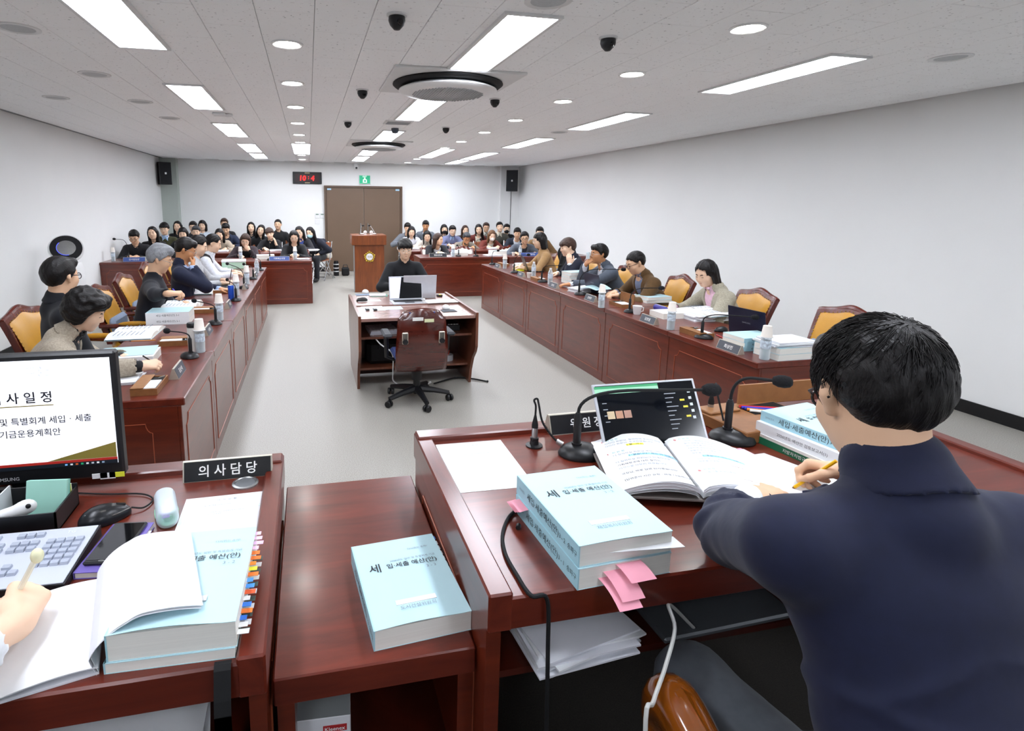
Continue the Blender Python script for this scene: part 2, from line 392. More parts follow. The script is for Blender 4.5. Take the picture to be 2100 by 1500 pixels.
def downlight(x, y, label):
    t = thing('downlight', label, 'downlight', (x, y, ZC), 0, 'round ceiling downlights')
    MB().lathe([(0.075, 0.004), (0.098, 0.004), (0.098, -0.006), (0.088, -0.01), (0.076, -0.006), (0.075, 0.004)], 24, cap=False).build('trim_ring', WHITEP, t, True)
    MB().lathe([(0.0, 0.003), (0.076, 0.003), (0.076, -0.005), (0.0, -0.0055)], 24).build('diffuser', DOWNM, t)
nth = ['nearest', 'second', 'third', 'fourth', 'fifth', 'sixth', 'seventh', 'eighth', 'ninth']
for k, y in enumerate([3.81, 5.0, 6.2, 7.43, 8.68, 9.75, 12.4, 13.6]): downlight(-0.1, y, f'round white downlight, {nth[k]} in the left row')
for k, y in enumerate([2.85, 4.0, 5.18, 6.45, 7.64, 8.86, 9.95, 12.6, 13.8]): downlight(2.4, y, f'round white downlight, {nth[k]} in the right row')
for x, y, lb in [(-0.1, 1.4, 'round downlight above the clerk desk behind the view'), (2.4, 0.45, 'round downlight above the committee chair, behind the view')]: downlight(x, y, lb)
# round air conditioner cassettes
def cassette(x, y, label):
    t = thing('air_conditioner', label, 'air conditioner', (x, y, ZC), 0, 'round ceiling air conditioners')
    MB().box(-0.5, 0.5, -0.47, 0.47, -0.02, 0.002, 0.006).build('square_panel', FIXW, t)
    MB().lathe([(0.33, -0.02), (0.44, -0.02), (0.445, -0.03), (0.425, -0.046), (0.33, -0.046), (0.33, -0.02)], 48, cap=False).build('dark_outlet_ring', BLACKM, t, True)
    MB().lathe([(0.0, -0.045), (0.34, -0.045), (0.395, -0.07), (0.398, -0.078), (0.38, -0.09), (0.3, -0.1), (0.0, -0.105)], 48).build('round_cover', WHITEP, t, True)
    g = MB()
    for i in range(-14, 15):
        for j in range(-14, 15):
            if i*i+j*j > 180: continue
            g.box(i*0.021-0.0065, i*0.021+0.0065, j*0.021-0.0065, j*0.021+0.0065, -0.107, -0.094)
    o = g.build('grille_holes', mat('grille_grey', 'aeb1b3', 0.6, noise=(20, 0.05)), t); o['kind'] = 'stuff'
cassette(1.13, 4.62, 'large round air conditioner in the ceiling, nearer of the two')
cassette(1.17, 9.55, 'round air conditioner in the ceiling farther away')
# black ceiling domes
def dome(x, y, label, s=0.72):
    t = thing('ceiling_camera', label, 'camera', (x, y, ZC), 0.3, 'black ceiling cameras')
    MB().lathe([(0.075*s, 0.002), (0.075*s, -0.008), (0.06*s, -0.012)], 20).build('mounting_ring', FIXW, t, True)
    MB().lathe([(0.06*s, -0.01), (0.062*s, -0.045*s), (0.05*s, -0.075*s), (0.022*s, -0.105*s), (0.0, -0.108*s)], 20).build('housing', BLACKP, t, True)
    MB().lathe([(0.0, 0.012), (0.022*s, 0.01), (0.024*s, -0.01), (0.0, -0.012)], 14, (0, -0.048*s, -0.06*s), R=Matrix.Rotation(PI/2, 3, 'X')).build('lens', mat('lens_glass', '05060a', 0.08, noise=(5, 0.1)), t, True)
for (x, y, lb) in [(0.48, 3.1, 'black ceiling camera left of the nearest middle light panel'), (1.75, 3.2, 'black ceiling camera right of the nearest middle light panel'), (0.49, 5.13, 'black ceiling camera left of the big air conditioner'), (1.74, 5.24, 'black ceiling camera right of the second middle light panel'),
                   (0.5, 7.12, 'black ceiling camera between the left downlights and the middle panels, farthest left'), (1.77, 7.3, 'black ceiling camera near the right downlight row, farthest right')]:
    dome(x, y, lb)
t = thing('smoke_detector', 'small dark round sensor beside the third middle light panel', 'sensor', (1.15, 7.6, ZC))
MB().lathe([(0.05, 0.002), (0.05, -0.03), (0.04, -0.06), (0.0, -0.07)], 16).build('housing', mat('slate_plastic', '3c4350', 0.4, noise=(20, 0.1)), t, True)
for (x, y, lb) in [(-1.6, 3.86, 'round white speaker grille in the ceiling at the top left corner'), (-1.6, 5.06, 'round white ceiling speaker left of the second left light panel'), (-2.34, 6.28, 'round white ceiling speaker closest to the left wall'), (-1.6, 6.3, 'round white ceiling speaker, third along the left panels'),
                   (-1.58, 7.43, 'round white ceiling speaker, fourth along the left panels'), (1.16, 2.72, 'round white ceiling vent at the top edge of the view'), (4.13, 3.06, 'round white ceiling speaker near the right wall'), (3.37, 7.35, 'flat round ceiling speaker beside the third right panel')]:
    t = thing('ceiling_speaker', lb, 'ceiling speaker', (x, y, ZC), 0, 'round ceiling speakers')
    MB().lathe([(0.085, 0.002), (0.115, 0.002), (0.115, -0.005), (0.1, -0.009), (0.086, -0.004), (0.085, 0.002)], 28, cap=False).build('rim', FIXW, t, True)
    MB().lathe([(0.0, 0.0), (0.086, 0.0), (0.086, -0.003), (0.0, -0.004)], 28).build('grille', mat('speaker_grille', 'b9bcbe', 0.7, noise=(60, 0.06)), t)
t = thing('ceiling_sensor', 'small white sensor box beyond the second left light panel', 'sensor', (-0.94, 6.87, ZC))
MB().box(-0.07, 0.07, -0.06, 0.06, -0.03, 0.001, 0.01).build('body', FIXW, t); MB().sphere((0.09, 0.02, -0.012), (0.05, 0.05, 0.025)).build('dome', FIXW, t, True)
t = thing('air_vent', 'slatted ceiling vent behind the second middle light panel', 'vent', (1.1, 7.02, ZC))
MB().box(-0.17, 0.17, -0.15, 0.15, -0.012, 0.002, 0.004).build('frame', FIXW, t)
for k in range(5): MB().box(-0.14, 0.14, -0.11+k*0.05, -0.09+k*0.05, -0.017, -0.011).build('slat', mat('vent_slat', 'a5a8aa', 0.6), t)

# ------------------------------------------------------------------ wall fixtures
t = thing('wall_clock', 'black digital wall clock with red digits 10 and 4', 'clock', (0.0, YB, 2.335))
MB().box(-0.35, 0.35, -0.045, 0, -0.145, 0.145, 0.008).build('case', BLACKP, t)
MB().box(-0.29, 0.29, -0.0475, -0.044, -0.095, 0.095).build('dark_display', mat('clock_display', '2a0508', 0.3, noise=(6, 0.2)), t)
REDL = mat('red_led', 'ff1a1a', 0.4, emit=3.0)
text('10', 0.17, REDL, t, (-0.10, -0.049, -0.005), RX90, 'digits', bold=0.02, shear=0.1); text('4', 0.17, REDL, t, (0.13, -0.049, -0.005), RX90, 'digits', bold=0.02, shear=0.1)
text(':', 0.13, REDL, t, (0.03, -0.049, 0.005), RX90, 'digits', bold=0.01)
for s_, z_ in ((-1, 0.118), (1, -0.118)): MB().box(-0.06, 0.06, -0.0475, -0.044, z_-0.008, z_+0.008).build('trim_plate', mat('clock_trim', 'c9b48a', 0.4), t)
MB().tube([(0.1, -0.004, 0.14), (0.1, -0.004, ZC-2.34)], 0.004).build('cable', WHITEP, t)
t = thing('exit_sign', 'green illuminated exit sign above the brown double door', 'sign', (1.415, YB, 2.32))
MB().box(-0.15, 0.15, -0.04, 0, -0.115, 0.115, 0.006).build('case', WHITEP, t)
MB().box(-0.135, 0.135, -0.043, -0.039, -0.1, 0.1).build('green_face', mat('exit_green', '1f9d72', 0.4, emit=0.6), t)
EXW = mat('exit_white', 'f2fff8', 0.4, emit=0.7)
f = MB(); f.box(-0.05, 0.055, -0.0455, -0.0425, -0.075, -0.06).box(-0.045, -0.02, -0.0455, -0.0425, -0.06, 0.0).box(0.03, 0.05, -0.0455, -0.0425, -0.06, 0.0).sphere((0.0, -0.044, 0.035), (0.018, 0.003, 0.018)).box(-0.03, 0.03, -0.0455, -0.0425, -0.01, 0.012)
f.build('running_figure', EXW, t); text('EXIT', 0.05, EXW, t, (0, -0.0436, 0.075), RX90, 'lettering', bold=0.01)
t = thing('wall_camera', 'white pan tilt camera hanging under the ceiling above the door', 'camera', (1.2, YB-0.1, ZC))
MB().box(-0.07, 0.07, -0.07, 0.09, -0.03, 0, 0.01).build('bracket', WHITEP, t)
MB().lathe([(0.0, -0.165), (0.05, -0.155), (0.065, -0.11), (0.065, -0.07), (0.055, -0.03), (0.0, -0.03)], 20).build('head', WHITEP, t, True)
MB().lathe([(0, 0.012), (0.026, 0.01), (0.026, -0.01), (0, -0.012)], 16, (0, -0.06, -0.125), R=Matrix.Rotation(PI/2, 3, 'X')).build('lens', BLACKP, t, True)
t = thing('wall_switches', 'pair of white wall thermostats above a blank plate beside the door', 'switch', (0.28, YB, 1.415))
for sx in (-1, 1):
    p_ = MB().box(sx*0.062-0.056, sx*0.062+0.056, -0.02, 0, -0.065, 0.065, 0.005).build('thermostat', WHITEP, t)
    MB().box(sx*0.062-0.035, sx*0.062+0.035, -0.022, -0.019, 0.018, 0.042).build('display', mat('lcd_green', '5d7a68', 0.4), p_)
MB().box(-0.12, 0.0, -0.012, 0, -0.21, -0.09, 0.003).build('blank_plate', WHITEP, t)
def wall_speaker(loc, rz, label, w=0.26, h=0.5, d=0.24):
    t = thing('wall_speaker', label, 'speaker', loc, rz, 'black wall speakers')
    MB().prism([(-w/2, 0.0), (w/2, 0.0), (w*0.36, d), (-w*0.36, d)], 'z', -h/2, h/2).build('cabinet', BLACKP, t)
    MB().box(-w/2+0.012, w/2-0.012, -0.012, 0.002, -h/2+0.012, h/2-0.012, 0.004).build('grille', mat('speaker_cloth', '1b1d21', 0.8, noise=(120, 0.2)), t)
    MB().box(0.0-0.02, 0.02, -0.016, -0.011, -0.022, 0.022, 0.002).build('badge', STEEL, t)
    MB().box(-0.03, 0.03, d-0.02, d+0.08, -0.04, 0.04).build('bracket', BLACKM, t)
wall_speaker((-3.13, 13.95, 2.36), 0.55, 'black loudspeaker high in the back left corner')
wall_speaker((5.17, 14.0, 2.34), -0.5, 'black loudspeaker high in the back right corner', 0.3, 0.54)
t = thing('speaker_cable', 'black cable running down the wall below the right loudspeaker', 'cable', (5.29, YB-0.13, 0.1)); MB().tube([(0, 0, 0), (0, 0, 1.98)], 0.006, 6).build('cord', BLACKM, t)
# air purifier by the left wall
t = thing('air_purifier', 'tall white air purifier with a tilted round black ringed disc', 'air purifier', (-2.98, 7.85, 0))
MB().lathe([(0.0, 0), (0.185, 0), (0.195, 0.03), (0.19, 0.5), (0.17, 0.93), (0.15, 0.97), (0.0, 0.98)], 32).build('body', WHITEP, t, True)
Rd = Matrix.Rotation(0.35, 3, 'Z') @ Matrix.Rotation(1.02, 3, 'X')
MB().lathe([(0.0, -0.05), (0.15, -0.05), (0.19, -0.02), (0.198, 0.0), (0.19, 0.02), (0.0, 0.02)], 40, (0, 0.0, 1.14), R=Rd).build('disc_housing', WHITEP, t, True)
dsk = MB().lathe([(0.10, 0.02), (0.175, 0.02), (0.175, 0.028), (0.10, 0.028), (0.10, 0.02)], 40, (0, 0.0, 1.14), R=Rd, cap=False).build('black_ring', BLACKP, t, True)
MB().lathe([(0.0, 0.028), (0.1, 0.024), (0.104, 0.03), (0.0, 0.04)], 36, (0, 0.0, 1.14), R=Rd).build('silver_centre', STEEL, t, True)
MB().tube([tuple(Vector((0, 0, 1.14))+Rd @ Vector((0.103*math.cos(a), 0.103*math.sin(a), 0.031))) for a in [i*0.26 for i in range(9, 20)]], 0.003, 6).build('blue_light_ring', mat('blue_led', '5060ff', 0.4, emit=1.0), t)
MB().lathe([(0.07, 0.95), (0.06, 1.1)], 20).build('neck', WHITEP, t, True)
# ------------------------------------------------------------------ desks
def inlay_path(w, z0, z1, r=0.05):
    """closed outline of the inset line on a desk front: a rectangle with scooped top corners, as (y, z)"""
    a = w/2-0.09; p = [(-a, z0), (a, z0), (a, z1-r)]
    p += [(a-r+r*math.cos(t)*1.0 if False else a-r*math.sin(t), z1-r+r*(1-math.cos(t))) for t in (0.4, 0.8, 1.2, PI/2)]
    p += [(-a+r*math.sin(t), z1-r+r*(1-math.cos(t))) for t in (PI/2, 1.2, 0.8, 0.4)]+[(-a, z1-r)]
    return p
def desk_unit(loc, rz, length, label, depth=0.66, h=0.75, end=(True, True), group=None, topm=None):
    """front face at local x=0 (facing -x), sitter at +x"""
    t = thing('conference_desk', label, 'desk', loc, rz, group)
    L = length/2
    MB().box(-0.012, depth, -L+0.002, L-0.002, h-0.042, h, 0.005).build('desk_top', topm or MAHOG_V, t)
    fp = MB().box(0.006, 0.026, -L+0.003, L-0.003, 0.0, h-0.042, 0.003).build('front_panel', MAHOG, t)
    MB().tube([(0.0045, y, z) for (y, z) in inlay_path(length, 0.09, h-0.13)], 0.0028, 5, closed=True).build('inlay_line', INLAY, fp)
    for s, e in ((-1, end[0]), (1, end[1])):
        sp = MB().box(0.026, depth-0.06, min(s*(L-0.004), s*(L-0.026)), max(s*(L-0.004), s*(L-0.026)), 0.0, h-0.042, 0.002).build('side_panel', MAHOG, t)
        if e:
            MB().tube([(0.30+p*(0.9*(depth-0.1)/0.82), s*(L-0.003), z) for (p, z) in inlay_path(0.66, 0.09, h-0.13)], 0.0025, 5, closed=True).build('inlay_line', INLAY, sp)
    MB().box(0.05, depth-0.12, -L+0.03, L-0.03, h-0.2, h-0.185).build('shelf', DARKWOOD, t)
    return t
SEAMS = [8.95, 7.98, 6.95, 5.92, 4.9, 3.9, 2.96]
XD = 2.82       # inner face of the right desks
XE = -0.66      # inner face of the left desks
r_own = ['the woman in the tan cardigan', 'the man in navy with a dark red tie', 'the man drinking from a glass', 'the man in the brown jacket', 'the woman in the beige blazer', 'the empty seat near the chair']
l_own = ['the woman in the striped vest', 'the woman in the pale grey top', 'the man with the bright red tie', 'the silver-haired man', 'the man seen from behind', 'the curly-haired woman writing']
for k in range(6):
    y = (SEAMS[k]+SEAMS[k+1])/2; ln = SEAMS[k]-SEAMS[k+1]
    desk_unit((XD, y, 0), 0.0, ln, 'red-brown desk unit of '+r_own[k], end=(k == 5, k == 0), group='right row of desks')
    desk_unit((XE, y, 0), PI, ln, 'red-brown desk unit of '+l_own[k], end=(k == 0, k == 5), group='left row of desks')
# back tables, front panels towards the camera
desk_unit((-0.83, 9.86, 0), PI/2, 1.74, 'red-brown back table of the two women at the left of the aisle', group='back tables', topm=MAHOG_V)
desk_unit((-2.52, 9.98, 0), PI/2, 1.62, 'red-brown back table in the far left corner by the wall', group='back tables', topm=MAHOG_V)
desk_unit((2.85, 10.15, 0), PI/2-0.0, 1.72, 'red-brown back table right of the lectern with three microphones', group='back tables', topm=MAHOG_V)
desk_unit((4.58, 10.1, 0), PI/2, 1.7, 'red-brown back table behind the right desk row by the wall', group='back tables', topm=MAHOG_V)
desk_unit((-0.9, 11.5, 0), PI/2, 1.8, 'second-row table behind the women left of the aisle', 0.5, group='second row tables', topm=MAHOG_V)
desk_unit((2.9, 11.58, 0), PI/2, 1.8, 'second-row table right of the lectern', 0.5, group='second row tables', topm=MAHOG_V)
desk_unit((4.6, 11.58, 0), PI/2, 1.5, 'second-row table along the right wall', 0.5, group='second row tables', topm=MAHOG_V)

# ------------------------------------------------------------------ lectern
t = thing('lectern', 'brown wooden lectern with a gold council emblem by the door', 'lectern', (1.15, 10.97, 0))
MB().prism([(-0.29, 0), (0.29, 0), (0.27, 0.44), (-0.27, 0.44)], 'z', 0, 0.93).build('body', LECT, t)
MB().box(-0.34, 0.33, -0.05, 0.5, 0.93, 1.125, 0.006).build('top_block', LECT, t)
MB().box(-0.31, -0.292, -0.012, 0.02, 0.0, 0.93).build('steel_edge', STEEL, t)
GOLD = mat('gold_emblem', 'cfae4a', 0.25, 0.85, noise=(60, 0.2))
em = MB()
pts = []
for k in range(60):
    a = 2*PI*k/60; r = 0.098*(1+0.12*math.cos(5*(a-PI/2)))+0.006*math.cos(20*a); pts.append((r*math.cos(a), r*math.sin(a)))
em.prism([(p, 0.70+q) for p, q in pts], 'y', -0.014, 0.001)
for k in range(15):
    a = 2*PI*k/15+PI/2; r = 0.094*(1+0.1*math.cos(5*(a-PI/2))); em.sphere((r*math.cos(a), -0.014, 0.70+r*math.sin(a)), (0.017, 0.01, 0.017), 8, 5)
e_ = em.build('emblem', GOLD, t, True)
MB().lathe([(0.0, -0.012), (0.066, -0.012), (0.066, 0.0), (0.0, 0.0)], 32, (0, -0.012, 0.70), R=Matrix.Rotation(-PI/2, 3, 'X')).build('white_disc', WHITEP, e_, True)
MB().lathe([(0.0, -0.008), (0.062, -0.008), (0.062, 0.006), (0.0, 0.006)], 32, (0, -0.020, 0.70), R=Matrix.Rotation(-PI/2, 3, 'X')).build('white_face', PAPER, e_, True)
text('의회', 0.052, mat('emblem_ink', '8a7a52', 0.6), e_, (0, -0.029, 0.70), RX90, bold=0.004)
for sx, lb in ((-1, 'left'), (1, 'right')):
    m_ = thing('lectern_microphone', f'thin silver gooseneck microphone on the {lb} of the lectern', 'microphone', (1.145+sx*0.15, 11.2, 1.125))
    MB().lathe([(0.03, 0), (0.03, 0.006), (0.01, 0.012), (0, 0.012)], 14).build('base', BLACKP, m_, True)
    MB().tube([(0, 0, 0.005), (-sx*0.045 if sx > 0 else 0.01, 0.0, 0.09), (-sx*0.1 if sx > 0 else 0.03, 0.0, 0.17)], 0.006).build('neck', CHROME, m_, True)
    MB().sphere((-0.118 if sx > 0 else 0.055, 0, 0.172), (0.024, 0.014, 0.014)).build('head', FOAM, m_, True)
    w_ = thing('lectern_lamp', f'small white round lamp on the {lb} of the lectern top', 'lamp', (1.145+sx*0.06, 11.12, 1.125))
    MB().sphere((0, 0, 0.045), (0.035, 0.035, 0.035)).build('ball', WHITEP, w_, True); MB().lathe([(0.03, 0), (0.03, 0.008), (0.012, 0.015)], 14).build('foot', WHITEP, w_, True)
    MB().sphere((sx*0.055, 0, 0.018), (0.045, 0.02, 0.012)).build('side_arm', WHITEP, w_, True)

# ------------------------------------------------------------------ chairs
def exec_chair(loc, rz, label, group='mustard leather chairs', pad=LEATHER, scallop=False, cushion=True, name='executive_chair'):
    """sitter faces local +y"""
    t = thing(name, label, 'chair', loc, rz, group)
    w = 0.255
    def crest(u):   # top edge height over -1..1
        return 0.955+0.03*math.exp(-(u/0.38)**2)-0.02*abs(u)**3+0.012*max(0,abs(u)-0.8)*5*(1-abs(u))*5+(0.012*math.cos(u*14) if scallop else 0)
    def backpt(u, v, d, inset):
        x = u*(w-inset)*(0.9+0.1*v); z = 0.50+inset*0.7+v*(crest(u)-inset*1.4-0.50); y = -0.26-0.13*v**1.3+0.03*u*u+d
        return (x, y, z)
    b = MB(); n, m = 16, 10
    fr = [backpt(-1+2*i/n, j/m, -0.025, 0) for i in range(n+1) for j in range(m+1)]; bk = [backpt(-1+2*i/n, j/m, 0.02, 0) for i in range(n+1) for j in range(m+1)]
    k = m+1; N = len(fr); fs = []
    for i in range(n):
        for j in range(m):
            fs += [(i*k+j, i*k+j+1, (i+1)*k+j+1, (i+1)*k+j), (N+i*k+j, N+(i+1)*k+j, N+(i+1)*k+j+1, N+i*k+j+1)]
    ring = [i*k for i in range(n+1)]+[n*k+j for j in range(1, m+1)]+[i*k+m for i in range(n-1, -1, -1)]+[j for j in range(m-1, 0, -1)]
    for a, c in zip(ring, ring[1:]+ring[:1]): fs.append((a, c, N+c, N+a))
    b.add(fr+bk, fs); b.build('back_frame', CHAIRWOOD, t, True)
    b = MB(); b.tube([backpt(-1+2*i/24, 1.0, 0.0, 0.0) for i in range(25)], [0.017+0.008*math.exp(-((i-12)/5)**2) for i in range(25)], 8); b.build('carved_crest', CHAIRWOOD, t, True)
    for side, d0 in (('front_cushion', 0.02), ('rear_cushion', -0.025)):
        sg = 1 if d0 > 0 else -1
        def fn(u, v):
            uu = -1+2*u; e = (1-uu**6)*(1-(2*v-1)**6); p = backpt(uu, v, d0, 0.034); return (p[0], p[1]+sg*(0.004+0.03*e), p[2])
        c = MB(); c.grid(fn, 14, 12); cu = c.build(side, pad, t, True)
        nt_ = MB()
        for i in range(0, 57):
            q = i/56.0*4
            if q < 1: u, v = 0, q
            elif q < 2: u, v = q-1, 1
            elif q < 3: u, v = 1, 3-q
            else: u, v = 4-q, 0
            p = fn(u, v); nt_.sphere((p[0], p[1]+sg*0.004, p[2]), 0.0055, 5, 3)
        nt_.build('nail_trim', BRASS, cu)['kind'] = 'stuff'
    s = MB(); s.sphere((0, 0.0, 0.455), (0.28, 0.28, 0.075), 24, 10); s.box(-0.25, 0.25, -0.25, 0.25, 0.38, 0.47, 0.04); s.build('seat_cushion', pad, t, True)
    MB().box(-0.28, 0.28, -0.26, 0.27, 0.33, 0.40, 0.015).build('seat_frame', CHAIRWOOD, t)
    for sx in (-1, 1):
        a = MB().tube([(sx*0.255, -0.29, 0.67), (sx*0.31, -0.05, 0.675), (sx*0.31, 0.15, 0.665), (sx*0.30, 0.2, 0.62), (sx*0.285, 0.17, 0.5), (sx*0.275, 0.19, 0.36)], [0.02, 0.022, 0.026, 0.026, 0.022, 0.022], 8).build('armrest', CHAIRWOOD, t, True)
        MB().sphere((sx*0.308, 0.0, 0.695), (0.03, 0.13, 0.022), 12, 8).build('arm_pad', pad, a, True)
        MB().tube([(sx*0.25, 0.24, 0.34), (sx*0.25, 0.25, 0.0)], [0.026, 0.018]).build('leg', CHAIRWOOD, t, True)
        MB().tube([(sx*0.25, -0.23, 0.34), (sx*0.25, -0.3, 0.0)], [0.026, 0.018]).build('leg', CHAIRWOOD, t, True)
    if cushion: MB().box(-0.19, 0.19, -0.26, -0.19, 0.5, 0.72, 0.03).build('lumbar_cushion', BLUEGREY, t, True)
    return t
ec = exec_chair((3.64, 5.42, 0), PI/2-0.12, 'mustard leather chair with carved wood crest behind the brown jacket man')
clone(ec, (3.68, 4.38, 0), PI/2-0.1, 'mustard leather chair with carved wood crest right of the beige blazer woman')
clone(ec, (3.66, 3.42, 0), PI/2, 'mustard leather chair whose carved crest shows above the dark-haired man\'s head')
clone(ec, (3.68, 6.47, 0), PI/2, 'mustard leather chair of the man drinking from a glass')
clone(ec, (3.7, 7.45, 0), PI/2, 'mustard leather chair of the man with the dark red tie')
clone(ec, (3.7, 8.45, 0), PI/2, 'mustard leather chair of the woman in the tan cardigan')
clone(ec, (-1.66, 4.45, 0), -PI/2-0.05, 'mustard leather chair at the left edge, behind the curly-haired woman')
clone(ec, (-1.5, 5.5, 0), -PI/2, 'mustard leather chair of the silver-haired man, blue-grey cushion showing')
clone(ec, (-1.55, 6.35, 0), -PI/2, 'mustard leather chair of the man with the bright red tie')
clone(ec, (-1.6, 7.45, 0), -PI/2, 'mustard leather chair of the woman in the pale grey top')
clone(ec, (-1.6, 8.45, 0), -PI/2, 'mustard leather chair of the woman in the striped vest')
clone(ec, (-1.65, 3.4, 0), -PI/2, 'mustard leather chair under the curly-haired woman')
CREAM = mat('cream_upholstery', 'd9d8d0', 0.7, noise=(10, 0.03))
wc = exec_chair((3.15, 11.05, 0), PI, 'empty cream upholstered chair behind the back table microphones', 'cream back table chairs', CREAM, True, False, 'upholstered_chair')
wc.scale = (0.92, 0.92, 0.86)
for x, y, lb in [(4.2, 11.05, 'cream chair of the man in grey with glasses at the back table'), (2.5, 11.15, 'cream chair of the woman in the black blazer right of the lectern'), (-0.25, 10.95, 'cream chair of the woman in black nearest the aisle'), (-1.15, 10.95, 'cream chair of the woman with glasses, hand at her mouth'), (-2.95, 10.95, 'cream chair of the man in black in the far left corner')]:
    clone(wc, (x, y, 0), PI, lb)
FOLDB = mat('brown_ply_seat', '9a5f42', 0.4, noise=(6, 0.08))
def folding_chair(loc, rz, label, group=None):
    t = thing('folding_chair', label, 'chair', loc, rz, group)
    MB().box(-0.2, 0.2, -0.2, 0.19, 0.435, 0.455, 0.01).build('seat', FOLDB, t)
    MB().box(-0.2, 0.2, -0.235, -0.215, 0.66, 0.84, 0.008).build('backrest', FOLDB, t)
    for sx in (-1, 1):
        MB().tube([(sx*0.215, 0.24, 0.0), (sx*0.215, -0.1, 0.45), (sx*0.215, -0.24, 0.86)], 0.012).build('front_leg', CHROME, t, True)
        MB().tube([(sx*0.225, -0.26, 0.0), (sx*0.225, 0.1, 0.44)], 0.012).build('rear_leg', CHROME, t, True)
    MB().tube([(-0.215, 0.19, 0.08), (0.215, 0.19, 0.08)], 0.009).tube([(-0.215, -0.22, 0.1), (0.215, -0.22, 0.1)], 0.009).build('stretcher', CHROME, t, True)
    return t
fc = folding_chair((0.28, 13.3, 0), -PI/2+0.25, 'chrome folding chair with coats piled on it beside the door')

# ------------------------------------------------------------------ central desk
t = thing('stenographer_desk', 'small double-sided desk with curved side panels in the middle aisle', 'desk', (0.97, 5.55, 0))
prof = [(-0.63, 0.745), (-0.63, 0.42), (-0.6, 0.36), (-0.52, 0.28), (-0.45, 0.14), (-0.42, 0.0), (0.42, 0.0), (0.45, 0.14), (0.52, 0.28), (0.6, 0.36), (0.63, 0.42), (0.63, 0.745)]
CDW = wood('desk_brown', '5c2f1f', '7d4a33', (9, 1.5, 1.5), 0.3, 2.2, 0.3); CDT = wood('desk_pinkish_top', '8f6a60', 'a98479', (2, 9, 9), 0.25, 2.0, 0.5)
for sx in (-1, 1): MB().prism(prof, 'x', min(sx*0.535, sx*0.56-0.0), max(sx*0.535, sx*0.56)).build('side_panel', CDW, t)
MB().box(-0.535, 0.535, -0.62, -0.02, 0.69, 0.72, 0.003).build('desk_top', CDT, t); MB().box(-0.535, 0.535, 0.0, 0.62, 0.70, 0.73, 0.003).build('desk_top', CDT, t)
MB().box(-0.535, 0.535, -0.5, 0.5, 0.50, 0.52).build('shelf', CDW, t); MB().box(-0.535, 0.535, -0.38, 0.38, 0.17, 0.19).build('shelf', CDW, t)
MB().box(-0.535, 0.535, -0.01, 0.01, 0.02, 0.69).build('middle_panel', DARKWOOD, t)
# swivel chair
t = thing('swivel_chair', 'swivel chair with a red-brown plywood back, empty before the small desk', 'chair', (0.905, 4.72, 0))
PLY = wood('plywood_shell', '3d120c', '5b2117', (1.2, 2, 7), 0.22, 3.0, 0.7)
def shell(u, v):
    s = -1+2*u
    if v < 0.3:
        q = v/0.3; y, z = -0.14-0.12*math.sin(q*1.2), 0.315+0.16*(1-math.cos(q*1.35))
    else:
        q = (v-0.3)/0.7; y, z = -0.251-0.045*math.sin(q*2.4)+0.04*q, 0.44+0.45*q
    hw = 0.225*(1-0.12*max(0, (v-0.45)/0.55))
    if v > 0.82: hw *= math.sqrt(max(0.0, 1-((v-0.82)/0.18)**2*0.42))
    return (s*hw, y+0.05*s*s*(0.4+v*0.6), z-(0.03*s*s if v > 0.9 else 0))
g = MB(); g.grid(shell, 14, 22); sh = g.build('plywood_back', PLY, t, True)
sh.modifiers.new('thick', 'SOLIDIFY').thickness = 0.014
MB().box(-0.21, 0.21, -0.2, 0.23, 0.40, 0.45, 0.02).build('seat', mat('blue_fabric', '3b4a7d', 0.85, noise=(80, 0.1)), t)
b_ = MB().box(-0.12, 0.12, -0.235, -0.205, 0.52, 0.865, 0.02).build('back_pad', MATS['blue_fabric'], t)
for sx in (-1, 1):
    pl = MB().box(sx*0.155-0.026, sx*0.155+0.026, -0.306, -0.292, 0.60, 0.70, 0.006).build('slot_plate', ALU, t)
    for k in (-1, 0, 1): MB().box(sx*0.155+k*0.012-0.0035, sx*0.155+k*0.012+0.0035, -0.3085, -0.304, 0.635, 0.69).build('slot', BLACKM, pl)
    MB().lathe([(0, 0.015), (0.022, 0.012), (0.024, -0.004), (0, -0.004)], 16, (sx*0.155, -0.308, 0.622), R=Matrix.Rotation(PI/2, 3, 'X')).build('knob', BLACKP, pl, True)
    ar = MB().tube([(sx*0.2, 0.0, 0.39), (sx*0.27, 0.0, 0.42), (sx*0.275, -0.02, 0.62)], [0.016, 0.018, 0.024]).build('arm_post', BLACKP, t, True)
    MB().box(sx*0.275-0.04, sx*0.275+0.04, -0.16, 0.1, 0.62, 0.655, 0.016).build('arm_pad', mat('ribbed_grey_rubber', '3a3c41', 0.6, noise=(60, 0.1)), ar)
for (x0, x1, z, c, r_) in ((-0.09, 0.0, 0.805, 'e2e2de', 0.06), (0.01, 0.09, 0.79, 'd9dbb0', -0.1)):
    MB().box(x0, x1, -0.2825, -0.279, z-0.014, z+0.014, R=None).build('paper_sticker', mat('sticker_'+c, c, 0.7), t)
MB().tube([(0, 0, 0.39), (0, 0, 0.2)], 0.045, 14).tube([(0, 0, 0.22), (0, 0, 0.07)], 0.032, 14).build('gas_column', BLACKP, t, True)
